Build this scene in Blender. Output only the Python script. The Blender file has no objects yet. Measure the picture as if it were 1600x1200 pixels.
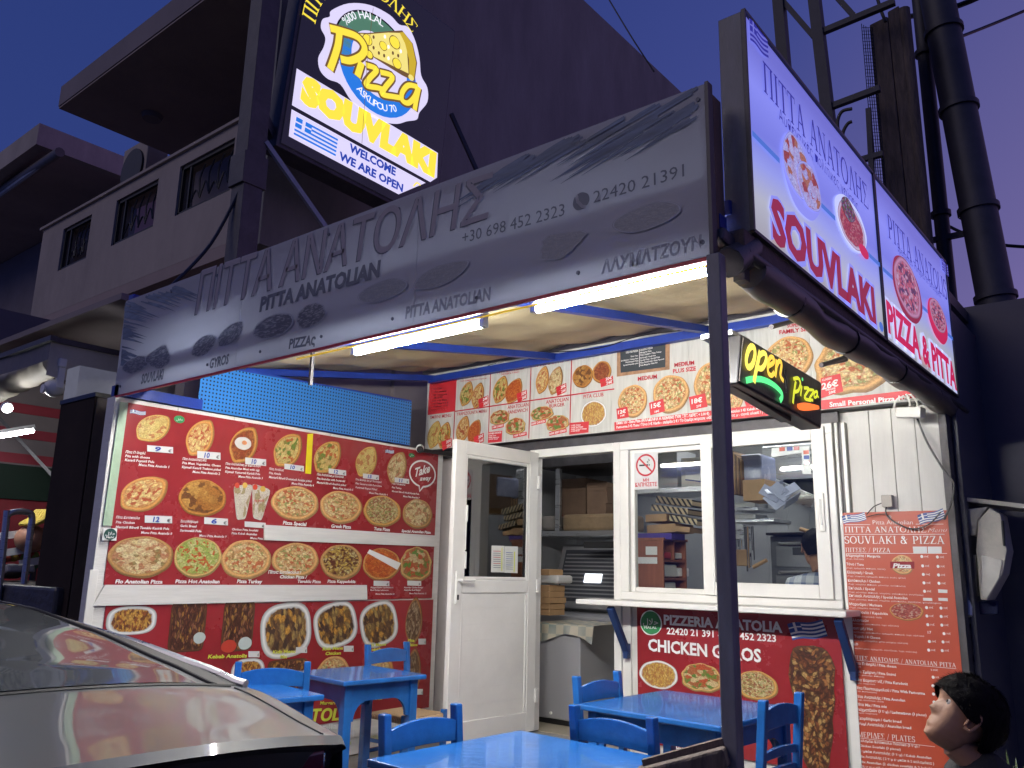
import bpy, math, random
import numpy as np
from mathutils import Vector, Matrix, Euler, noise
R = math.radians
random.seed(7)
S = bpy.context.scene
COL = S.collection

# ------------------------------------------------------------------ camera
FPX, H = 1295.0, 1.35
def cam_axes(yaw, pitch, roll):
    f = Vector((-math.sin(yaw)*math.cos(pitch), math.cos(yaw)*math.cos(pitch), math.sin(pitch)))
    r = Vector((math.cos(yaw), math.sin(yaw), 0)); u = r.cross(f)
    c, s = math.cos(roll), math.sin(roll)
    return c*r+s*u, -s*r+c*u, f
CR, CU, CF = cam_axes(R(39.32), R(12.64), R(1.25))
CP = Vector((0, 0, H))
cam = bpy.data.cameras.new('camera'); cam.sensor_width = 36; cam.lens = 36*FPX/1600
cam.clip_start = .05; cam.clip_end = 500
co = bpy.data.objects.new('camera', cam); COL.objects.link(co)
m = Matrix((CR, CU, -CF)).transposed().to_4x4(); m.translation = CP
co.matrix_world = m
S.camera = co
# ------------------------------------------------------------------ dusk sky and light
W = bpy.data.worlds.new('World'); S.world = W; W.use_nodes = True
nt = W.node_tree; nt.nodes.clear()
def wn(t, **k):
    n = nt.nodes.new(t)
    for a, b in k.items(): setattr(n, a, b)
    return n
out = wn('ShaderNodeOutputWorld'); bg = wn('ShaderNodeBackground'); nt.links.new(bg.outputs[0], out.inputs[0])
tc = wn('ShaderNodeTexCoord'); sp = wn('ShaderNodeSeparateXYZ'); nt.links.new(tc.outputs['Generated'], sp.inputs[0])
# glow of the set sun lies low to the north-east (+X +Y): purple there, deep blue away from it
dotn = wn('ShaderNodeVectorMath', operation='DOT_PRODUCT'); nt.links.new(tc.outputs['Generated'], dotn.inputs[0])
dotn.inputs[1].default_value = (.56, .80, -.20)
r1 = wn('ShaderNodeValToRGB'); nt.links.new(dotn.outputs['Value'], r1.inputs[0])
cr = r1.color_ramp; cr.elements[0].position = .0; cr.elements[0].color = (.020, .034, .140, 1)
cr.elements[1].position = .92; cr.elements[1].color = (.215, .135, .300, 1)
e = cr.elements.new(.35); e.color = (.038, .048, .182, 1)
e = cr.elements.new(.62); e.color = (.096, .082, .215, 1)
r2 = wn('ShaderNodeValToRGB'); nt.links.new(sp.outputs['Z'], r2.inputs[0])
c2 = r2.color_ramp; c2.elements[0].position = 0; c2.elements[0].color = (1.5, 1.35, 1.25, 1)
c2.elements[1].position = .75; c2.elements[1].color = (.70, .80, .88, 1)
e = c2.elements.new(.32); e.color = (1, 1, 1, 1)
mx = wn('ShaderNodeMix', data_type='RGBA', blend_type='MULTIPLY'); mx.inputs[0].default_value = 1
nt.links.new(r1.outputs[0], mx.inputs[6]); nt.links.new(r2.outputs[0], mx.inputs[7])
nt.links.new(mx.outputs[2], bg.inputs[0]); bg.inputs[1].default_value = 1.5
warm_fill = bpy.data.lights.new('warm_fill', 'SUN'); warm_fill.energy = .40; warm_fill.angle = R(40); warm_fill.color = (1, .86, .78)  # warm fill added for street lights behind the camera, not sunlight
so = bpy.data.objects.new('warm_fill', warm_fill); COL.objects.link(so)
so.rotation_euler = Euler((R(58), 0, R(-28)))
S.view_settings.view_transform = 'Standard'; S.view_settings.look = 'None'
S.view_settings.exposure = 0; S.view_settings.gamma = 1
S.render.engine = 'CYCLES'
S.cycles.max_bounces = 6; S.cycles.use_denoising = True
S.cycles.sample_clamp_indirect = 6
S.cycles.caustics_reflective = False; S.cycles.caustics_refractive = False

# ------------------------------------------------------------------ pixel -> place helpers
def ray(x, y):
    return (CF*FPX + CR*(x-800) - CU*(y-600)).normalized()
def P(x, y, ax, val):
    """the point where the sight line through a pixel of the 1600 px photo meets an axis plane"""
    d = ray(x, y); i = 'xyz'.index(ax)
    return CP + d*((val-CP[i])/d[i])
def Z(ox, oy, s):
    return lambda x, y: (ox+x/s, oy+y/s)

# ------------------------------------------------------------------ materials
def nodes(name):
    m = bpy.data.materials.new(name); m.use_nodes = True
    n = m.node_tree; b = n.nodes['Principled BSDF']
    return m, n, b
def N(n, t, **k):
    o = n.nodes.new(t)
    for a, b in k.items():
        if a.startswith('i_'): o.inputs[a[2:]].default_value = b
        else: setattr(o, a, b)
    return o
def col4(c): return (c[0], c[1], c[2], 1)
def mat(name, c, rough=.5, metal=0, var=.12, scale=6, bump=.0, bscale=60, spec=.5, coat=0, dirt=0, emit=None, es=0, stretch=(1, 1, 1), crough=.15):
    m, n, b = nodes(name)
    tc = N(n, 'ShaderNodeTexCoord'); mp = N(n, 'ShaderNodeMapping'); mp.inputs['Scale'].default_value = stretch
    n.links.new(tc.outputs['Object'], mp.inputs[0])
    nz = N(n, 'ShaderNodeTexNoise', i_Scale=scale, i_Detail=6, i_Roughness=.65); n.links.new(mp.outputs[0], nz.inputs['Vector'])
    rp = N(n, 'ShaderNodeValToRGB'); n.links.new(nz.outputs['Fac'], rp.inputs[0])
    rp.color_ramp.elements[0].position = .3; rp.color_ramp.elements[1].position = .7
    rp.color_ramp.elements[0].color = col4([max(0, x*(1-var)) for x in c])
    rp.color_ramp.elements[1].color = col4([min(1, x*(1+var)) for x in c])
    last = rp.outputs[0]
    if dirt:
        n2 = N(n, 'ShaderNodeTexNoise', i_Scale=scale*.37, i_Detail=8, i_Roughness=.75); n.links.new(mp.outputs[0], n2.inputs['Vector'])
        r2 = N(n, 'ShaderNodeValToRGB'); n.links.new(n2.outputs['Fac'], r2.inputs[0])
        r2.color_ramp.elements[0].position = .48; r2.color_ramp.elements[1].position = .72
        mm = N(n, 'ShaderNodeMath', operation='MULTIPLY'); mm.inputs[1].default_value = dirt; n.links.new(r2.outputs[0], mm.inputs[0])
        mi = N(n, 'ShaderNodeMix', data_type='RGBA'); n.links.new(mm.outputs[0], mi.inputs[0]); n.links.new(last, mi.inputs[6])
        mi.inputs[7].default_value = col4([x*.35+.02 for x in c]); last = mi.outputs[2]
    n.links.new(last, b.inputs['Base Color'])
    rr = N(n, 'ShaderNodeMapRange'); rr.inputs['To Min'].default_value = max(.03, rough-.08); rr.inputs['To Max'].default_value = min(1, rough+.10)
    n.links.new(nz.outputs['Fac'], rr.inputs[0]); n.links.new(rr.outputs[0], b.inputs['Roughness'])
    b.inputs['Metallic'].default_value = metal; b.inputs['Specular IOR Level'].default_value = spec
    b.inputs['Coat Weight'].default_value = coat; b.inputs['Coat Roughness'].default_value = crough
    if bump:
        nb = N(n, 'ShaderNodeTexNoise', i_Scale=bscale, i_Detail=4); n.links.new(mp.outputs[0], nb.inputs['Vector'])
        bp = N(n, 'ShaderNodeBump', i_Strength=bump, i_Distance=.01); n.links.new(nb.outputs['Fac'], bp.inputs['Height'])
        n.links.new(bp.outputs[0], b.inputs['Normal'])
    if emit:
        b.inputs['Emission Color'].default_value = col4(emit); b.inputs['Emission Strength'].default_value = es
    return m
def glow(name, c, s):
    m, n, b = nodes(name)
    b.inputs['Base Color'].default_value = col4([x*.5 for x in c]); b.inputs['Emission Color'].default_value = col4(c)
    b.inputs['Emission Strength'].default_value = s
    return m
def glass(name, tint=(.8, .85, .85), keep=.85, rough=.02):
    m, n, b = nodes(name); n.nodes.remove(b); o = n.nodes['Material Output']
    t = N(n, 'ShaderNodeBsdfTransparent', i_Color=col4(tint)); g = N(n, 'ShaderNodeBsdfGlossy', i_Roughness=rough)
    fr = N(n, 'ShaderNodeFresnel', i_IOR=1.5)
    ad = N(n, 'ShaderNodeMath', operation='ADD', use_clamp=True); ad.inputs[1].default_value = 1-keep-.04 if keep < .96 else 0
    n.links.new(fr.outputs[0], ad.inputs[0])
    mx = N(n, 'ShaderNodeMixShader'); n.links.new(ad.outputs[0], mx.inputs[0]); n.links.new(t.outputs[0], mx.inputs[1]); n.links.new(g.outputs[0], mx.inputs[2])
    n.links.new(mx.outputs[0], o.inputs[0])
    return m
def food(name, cols, crust=(.55, .26, .07), edge=.80, scale=5.0, st=(1, 1, 1), sauce=(.35, .04, .015), rim=None, spots=.5, emit=0):
    """printed food picture; UV is centred, |uv| = 1 at the outline"""
    m, n, b = nodes(name)
    uv = N(n, 'ShaderNodeTexCoord'); oi = N(n, 'ShaderNodeObjectInfo')
    ln = N(n, 'ShaderNodeVectorMath', operation='LENGTH'); sh = N(n, 'ShaderNodeVectorMath', operation='ADD'); sh.inputs[1].default_value = (.02, -.07, 0) if rim is None else (0, 0, 0); n.links.new(uv.outputs['UV'], sh.inputs[0]); n.links.new(sh.outputs[0], ln.inputs[0])
    cb = N(n, 'ShaderNodeVectorMath', operation='SCALE'); n.links.new(oi.outputs['Random'], cb.inputs['Scale']); cb.inputs[0].default_value = (37, 91, 53)
    ad = N(n, 'ShaderNodeVectorMath', operation='ADD'); n.links.new(uv.outputs['UV'], ad.inputs[0]); n.links.new(cb.outputs[0], ad.inputs[1])
    mp = N(n, 'ShaderNodeMapping'); mp.inputs['Scale'].default_value = st; n.links.new(ad.outputs[0], mp.inputs[0])
    wz = N(n, 'ShaderNodeTexNoise', i_Scale=3.0, i_Detail=3); n.links.new(mp.outputs[0], wz.inputs['Vector'])
    wa = N(n, 'ShaderNodeVectorMath', operation='MULTIPLY_ADD'); n.links.new(wz.outputs['Color'], wa.inputs[0]); wa.inputs[1].default_value = (.35, .35, .35)
    n.links.new(mp.outputs[0], wa.inputs[2])
    v = N(n, 'ShaderNodeTexVoronoi', i_Scale=scale); n.links.new(wa.outputs[0], v.inputs['Vector'])
    rp = N(n, 'ShaderNodeValToRGB'); rp.color_ramp.interpolation = 'CONSTANT'
    sx = N(n, 'ShaderNodeSeparateColor'); n.links.new(v.outputs['Color'], sx.inputs[0]); n.links.new(sx.outputs[0], rp.inputs[0])
    el = rp.color_ramp.elements
    for i, c in enumerate(cols):
        if i < 2: el[i].position = i/len(cols); el[i].color = col4(c)
        else: q = el.new(i/len(cols)); q.color = col4(c)
    f = N(n, 'ShaderNodeTexNoise', i_Scale=16, i_Detail=6, i_Roughness=.7); n.links.new(mp.outputs[0], f.inputs['Vector'])
    fr = N(n, 'ShaderNodeValToRGB'); n.links.new(f.outputs['Fac'], fr.inputs[0])
    fr.color_ramp.elements[0].position = .35; fr.color_ramp.elements[0].color = (.35, .28, .22, 1)
    fr.color_ramp.elements[1].position = .62; fr.color_ramp.elements[1].color = (1.15, 1.12, 1.0, 1)
    mu = N(n, 'ShaderNodeMix', data_type='RGBA', blend_type='MULTIPLY'); mu.inputs[0].default_value = .85
    n.links.new(rp.outputs[0], mu.inputs[6]); n.links.new(fr.outputs[0], mu.inputs[7])
    # gaps between the pieces show sauce
    dr = N(n, 'ShaderNodeMapRange'); dr.inputs['From Min'].default_value = .42; dr.inputs['From Max'].default_value = .62
    n.links.new(v.outputs['Distance'], dr.inputs[0])
    sa = N(n, 'ShaderNodeMath', operation='MULTIPLY'); sa.inputs[1].default_value = spots; n.links.new(dr.outputs[0], sa.inputs[0])
    ms = N(n, 'ShaderNodeMix', data_type='RGBA'); n.links.new(sa.outputs[0], ms.inputs[0]); n.links.new(mu.outputs[2], ms.inputs[6]); ms.inputs[7].default_value = col4(sauce)
    # crust ring
    wob = N(n, 'ShaderNodeMath', operation='MULTIPLY_ADD'); n.links.new(wz.outputs['Fac'], wob.inputs[0]); wob.inputs[1].default_value = .22
    n.links.new(ln.outputs['Value'], wob.inputs[2])
    cr = N(n, 'ShaderNodeMapRange'); cr.inputs['From Min'].default_value = edge+.08; cr.inputs['From Max'].default_value = edge+.13
    n.links.new(wob.outputs[0], cr.inputs[0])
    cc = N(n, 'ShaderNodeValToRGB'); n.links.new(ln.outputs['Value'], cc.inputs[0])
    rimc = rim or crust
    ce = cc.color_ramp.elements
    ce[0].position = edge; ce[0].color = col4([x*.75 for x in rimc]); ce[1].position = 1; ce[1].color = col4([x*.45 for x in rimc])
    q = ce.new(edge+(1-edge)*.45); q.color = col4([min(1, x*1.25) for x in rimc])
    cf = N(n, 'ShaderNodeMix', data_type='RGBA', blend_type='MULTIPLY'); cf.inputs[0].default_value = .5 if rim is None else .05
    n.links.new(cc.outputs[0], cf.inputs[6]); n.links.new(fr.outputs[0], cf.inputs[7])
    mc = N(n, 'ShaderNodeMix', data_type='RGBA'); n.links.new(cr.outputs[0], mc.inputs[0]); n.links.new(ms.outputs[2], mc.inputs[6]); n.links.new(cf.outputs[2], mc.inputs[7])
    n.links.new(mc.outputs[2], b.inputs['Base Color'])
    b.inputs['Roughness'].default_value = .38
    if emit:
        n.links.new(mc.outputs[2], b.inputs['Emission Color']); b.inputs['Emission Strength'].default_value = emit
    return m

# ------------------------------------------------------------------ mesh helpers
class MB:
    def __init__(s): s.v = []; s.f = []; s.uv = {}
    def add(s, vs, fs, uvs=None):
        o = len(s.v); s.v += [tuple(x) for x in vs]
        for i, f in enumerate(fs):
            if uvs: s.uv[len(s.f)] = [uvs[j] for j in f]
            s.f.append(tuple(o+j for j in f))
        return s
    def box(s, x0, y0, z0, x1, y1, z1):
        x0, x1 = sorted((x0, x1)); y0, y1 = sorted((y0, y1)); z0, z1 = sorted((z0, z1))
        return s.add([(x0,y0,z0),(x1,y0,z0),(x1,y1,z0),(x0,y1,z0),(x0,y0,z1),(x1,y0,z1),(x1,y1,z1),(x0,y1,z1)],
              [(0,3,2,1),(4,5,6,7),(0,1,5,4),(1,2,6,5),(2,3,7,6),(3,0,4,7)])
    def obox(s, c, u, v, w):
        """box from centre and three half vectors"""
        c, u, v, w = map(Vector, (c, u, v, w))
        vs = [c+a*u+b*v+d*w for d in (-1, 1) for a, b in ((-1,-1),(1,-1),(1,1),(-1,1))]
        fs = [(0,3,2,1),(4,5,6,7),(0,1,5,4),(1,2,6,5),(2,3,7,6),(3,0,4,7)]
        if u.cross(v).dot(w) < 0: fs = [f[::-1] for f in fs]
        return s.add(vs, fs)
    def bar(s, a, b, w, h=None, up=(0, 0, 1)):
        """rectangular bar from a to b"""
        a, b = Vector(a), Vector(b); d = b-a; h = h or w
        up = Vector(up)
        if abs(d.normalized().dot(up)) > .98: up = Vector((0, 1, 0))
        u = d.cross(up).normalized(); v = u.cross(d).normalized()
        return s.obox((a+b)/2, d/2, u*w/2, v*h/2)
    def tube(s, pts, r, n=10, cap=True, r2=None):
        pts = [Vector(p) for p in pts]; k = len(pts); rings = []
        prev = None
        for i, p in enumerate(pts):
            d = (pts[min(i+1, k-1)]-pts[max(i-1, 0)]).normalized()
            if prev is None:
                up = Vector((0, 0, 1)) if abs(d.z) < .9 else Vector((0, 1, 0)); u = d.cross(up).normalized()
            else: u = (prev-d*prev.dot(d)).normalized()
            prev = u; w = d.cross(u)
            rr = r[i] if isinstance(r, (list, tuple)) else r
            rings.append([p+(u*math.cos(2*math.pi*j/n)+w*math.sin(2*math.pi*j/n))*rr for j in range(n)])
        vs = [q for g in rings for q in g]; fs = []
        for i in range(k-1):
            for j in range(n):
                a = i*n+j; b = i*n+(j+1) % n; fs.append((a, b, b+n, a+n))
        if cap: fs.append(tuple(range(n))[::-1]); fs.append(tuple((k-1)*n+j for j in range(n)))
        return s.add(vs, fs)
    def prism(s, poly, O, U, V, Wv):
        """polygon (u,v) in frame O,U,V extruded by vector Wv"""
        O, U, V, Wv = map(Vector, (O, U, V, Wv)); n = len(poly)
        a = [O+U*p[0]+V*p[1] for p in poly]; b = [q+Wv for q in a]
        fs = [tuple(range(n))[::-1], tuple(range(n, 2*n))]+[(i, (i+1) % n, n+(i+1) % n, n+i) for i in range(n)]
        ar = sum(poly[i][0]*poly[(i+1) % n][1]-poly[(i+1) % n][0]*poly[i][1] for i in range(n))
        if ar*U.cross(V).dot(Wv) < 0: fs = [f[::-1] for f in fs]
        return s.add(a+b, fs)
    def build(s, name, m, parent=None, smooth=False, bevel=0, local=False, label=None):
        me = bpy.data.meshes.new(name); me.from_pydata(s.v, [], s.f)
        if s.uv:
            ul = me.uv_layers.new(name='UVMap')
            for pi, pl in enumerate(me.polygons):
                us = s.uv.get(pi)
                if us:
                    for k, li in enumerate(pl.loop_indices): ul.data[li].uv = us[k]
        if m: me.materials.append(m)
        if smooth:
            me.polygons.foreach_set('use_smooth', [True]*len(me.polygons))
            try: me.set_sharp_from_angle(angle=R(40))
            except Exception: pass
        me.update()
        o = bpy.data.objects.new(name, me); COL.objects.link(o)
        if bevel:
            bv = o.modifiers.new('bevel', 'BEVEL'); bv.width = bevel; bv.segments = 2; bv.limit_method = 'ANGLE'
        if parent is not None: par(o, parent, local)
        if label: o['label'] = label
        return o
def par(o, p, local=False):
    o.parent = p
    if not local:
        mw = Matrix.Identity(4); q = p
        while q is not None:
            mw = (q.matrix_parent_inverse @ q.matrix_basis if q.parent else q.matrix_basis) @ mw
            q = q.parent
        o.matrix_parent_inverse = mw.inverted()
def tag(o, label, cat, group=None):
    o['label'] = label; o['category'] = cat
    if group: o['group'] = group
    return o
def thing(name, label, cat, loc=(0, 0, 0), rz=0, group=None):
    o = bpy.data.objects.new(name, None); COL.objects.link(o); o.empty_display_size = .1
    o.location = loc; o.rotation_euler = (0, 0, rz)
    return tag(o, label, cat, group)
def struct(o): o['kind'] = 'structure'; return o
def copy_tree(o, parent=None):
    c = o.copy(); COL.objects.link(c)
    if parent is not None: c.parent = parent; c.matrix_parent_inverse = o.matrix_parent_inverse.copy()
    for ch in list(o.children): copy_tree(ch, c)
    return c
def B(name, m, b, parent=None, bevel=0, label=None):
    return MB().box(*b).build(name, m, parent, bevel=bevel, label=label)

# ------------------------------------------------------------------ lettering
_tc = bpy.data.curves.new('letters', 'FONT'); _to = bpy.data.objects.new('letters', _tc); _cache = {}
def tmesh(s, bold=0, shear=0, res=2, space=1):
    k = (s, bold, shear, res, space)
    if k not in _cache:
        _tc.body = s; _tc.offset = bold; _tc.shear = shear; _tc.resolution_u = res; _tc.space_character = space
        me = bpy.data.meshes.new_from_object(_to)
        vs = [(v.co.x, v.co.y) for v in me.vertices]; fs = [tuple(p.vertices) for p in me.polygons]
        bpy.data.meshes.remove(me); _cache[k] = (vs, fs)
    return _cache[k]
CAP = .682
def ribbon(pts, w, taper=None):
    """flat stroke through 2D points"""
    vs = []; fs = []; n = len(pts)
    for i, p in enumerate(pts):
        a = pts[max(0, i-1)]; b = pts[min(n-1, i+1)]; dx, dy = b[0]-a[0], b[1]-a[1]; L = math.hypot(dx, dy) or 1
        ww = (w[i] if isinstance(w, (list, tuple)) else w)/2
        vs += [(p[0]-dy/L*ww, p[1]+dx/L*ww), (p[0]+dy/L*ww, p[1]-dx/L*ww)]
    for i in range(n-1): fs.append((2*i+1, 2*i+3, 2*i+2, 2*i))
    return vs, fs
def spline(pts, k=8, closed=False):
    out = []; n = len(pts)
    seg = n if closed else n-1
    for i in range(seg):
        g = lambda j: pts[j % n] if closed else pts[max(0, min(n-1, j))]
        p0, p1, p2, p3 = g(i-1), g(i), g(i+1), g(i+2)
        for t in range(k):
            t /= k
            out.append(tuple(.5*((2*p1[c])+(-p0[c]+p2[c])*t+(2*p0[c]-5*p1[c]+4*p2[c]-p3[c])*t*t+(-p0[c]+3*p1[c]-3*p2[c]+p3[c])*t**3) for c in range(len(p1))))
    if not closed: out.append(tuple(pts[-1]))
    return out
# serif capitals drawn as strokes: (x0,y0,x1,y1,width); cell height 1
T_, t_ = .15, .065
def _v(x, a=0, b=1, w=T_): return [(x, a, x, b, w)]
def _s(x, y, L=.34): return [(x-L/2, y+(.02 if y < .5 else -.02), x+L/2, y+(.02 if y < .5 else -.02), .045)]
GL = {
 'Π': (.98, _v(.2)+_v(.78)+[(.05,.97,.93,.97,.06)]+_s(.2,0)+_s(.78,0)),
 'Ι': (.44, _v(.22)+_s(.22,0)+_s(.22,1)),
 'Τ': (.82, _v(.41)+[(.03,.965,.79,.965,.06),(.05,.95,.05,.78,.04),(.77,.95,.77,.78,.04)]+_s(.41,0)),
 'Α': (.94, [(.16,0,.46,1,.07),(.47,1,.80,0,T_),(.27,.34,.70,.34,.055)]+_s(.15,0,.28)+_s(.79,0,.3)),
 'Ν': (1.0, _v(.17,w=.07)+_v(.83,w=.07)+[(.17,.98,.83,.02,T_)]+_s(.17,0,.28)+_s(.12,1,.24)+_s(.83,1,.3)),
 'Λ': (.92, [(.15,0,.46,1,.07),(.46,1,.79,0,T_)]+_s(.15,0,.28)+_s(.78,0,.3)),
 'Η': (1.02, _v(.2)+_v(.82)+[(.2,.5,.82,.5,.06)]+_s(.2,0)+_s(.82,0)+_s(.2,1)+_s(.82,1)),
 'Σ': (.84, [(.08,.965,.76,.965,.06),(.08,.035,.78,.035,.06),(.12,.95,.45,.5,T_),(.45,.5,.10,.05,.06),(.75,.95,.75,.78,.04),(.78,.04,.78,.24,.04)]),
 'Ε': (.80, _v(.2)+[(.08,.97,.72,.97,.055),(.08,.03,.74,.03,.055),(.2,.5,.6,.5,.055),(.7,.95,.7,.78,.04),(.73,.04,.73,.24,.04),(.6,.6,.6,.4,.04)]),
 'L': (.78, _v(.2)+[(.08,.03,.72,.03,.055),(.71,.04,.71,.26,.04)]+_s(.2,1)),
 'K': (.96, _v(.2)+[(.24,.42,.78,.97,.06),(.36,.52,.82,.02,T_)]+_s(.2,0)+_s(.2,1)+_s(.78,1,.28)+_s(.84,0,.28)),
 'V': (.94, [(.14,1,.47,0,T_),(.48,0,.80,1,.07)]+_s(.14,1,.3)+_s(.8,1,.28)),
 'Z': (.82, [(.08,.965,.74,.965,.06),(.06,.035,.76,.035,.06),(.68,.96,.14,.04,T_),(.09,.95,.09,.78,.04),(.76,.04,.76,.24,.04)]),
 'Μ': (1.15, [(.2,0,.2,1,.07),(.95,0,.95,1,T_),(.22,.98,.57,.05,T_),(.57,.05,.93,.98,.06)]+_s(.2,0,.28)+_s(.95,0)),
 'Δ': (.94, [(.12,.03,.46,1,.07),(.47,1,.82,.03,T_),(.06,.035,.88,.035,.06)]),
 '/': (.5, [(.05,-.05,.45,1.05,.06)]),
 ' ': (.42, []),
}
def _arc(cx, cy, rx, ry, a0, a1, w0=T_, n=14):
    pts = [(cx+rx*math.cos(R(a0+(a1-a0)*i/n)), cy+ry*math.sin(R(a0+(a1-a0)*i/n))) for i in range(n+1)]
    ws = [.055+(w0-.055)*abs(math.cos(R(a0+(a1-a0)*i/n))) for i in range(n+1)]
    return pts, ws
CURV = {'O': (1.0, [], [(.5,.5,.42,.47,0,360)]), 'Ο': (1.0, [], [(.5,.5,.42,.47,0,360)]),
 'P': (.80, _v(.2)+_s(.2,0)+[(.08,.975,.42,.975,.05),(.2,.47,.42,.47,.05)], [(.40,.722,.30,.252,-90,90)]),
 'Ρ': (.80, _v(.2)+_s(.2,0)+[(.08,.975,.42,.975,.05),(.2,.47,.42,.47,.05)], [(.40,.722,.30,.252,-90,90)]),
 'U': (.98, [(.2,.3,.2,1,T_),(.8,.3,.8,1,.07)]+_s(.2,1)+_s(.8,1,.28), [(.5,.32,.30,.30,180,360)]),
 'S': (.72, [(.62,.95,.62,.74,.04),(.08,.05,.08,.28,.04)], [(.36,.735,.25,.235,20,270),(.36,.26,.26,.235,-160,90)]),
 '&': (1.05, [(.24,.90,.80,.02,T_),(.5,.32,.92,.62,.05)], [(.40,.80,.17,.18,-60,230),(.38,.25,.28,.235,100,350)]),
 '3': (.7, [], [(.33,.735,.25,.235,-90,150),(.33,.26,.27,.235,-150,90)])}
LAT = {'I': 'Ι', 'T': 'Τ', 'A': 'Α', 'N': 'Ν', 'H': 'Η', 'E': 'Ε', 'M': 'Μ'}
def serif_mesh(s):
    k = ('serif', s)
    if k in _cache: return _cache[k]
    V = []; F = []; x = 0
    def put(vs, fs):
        o = len(V); z = len(F)*6e-6; V.extend((p[0]+x, p[1], z) for p in vs); F.extend(tuple(o+i for i in f) for f in fs)
    for ch in s:
        ch = LAT.get(ch, ch)
        if ch in GL: w, st = GL[ch]; arcs = []
        elif ch in CURV: w, st, arcs = CURV[ch]
        else: w, st, arcs = GL['Ι'][0], GL['Ι'][1], []
        for a, b, c, d, ww in st: put(*ribbon([(a, b), (c, d)], ww))
        for a in arcs: p, ws = _arc(*a); put(*ribbon(p, ws))
        x += w+.05
    _cache[k] = (V, F); return _cache[k]

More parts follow.
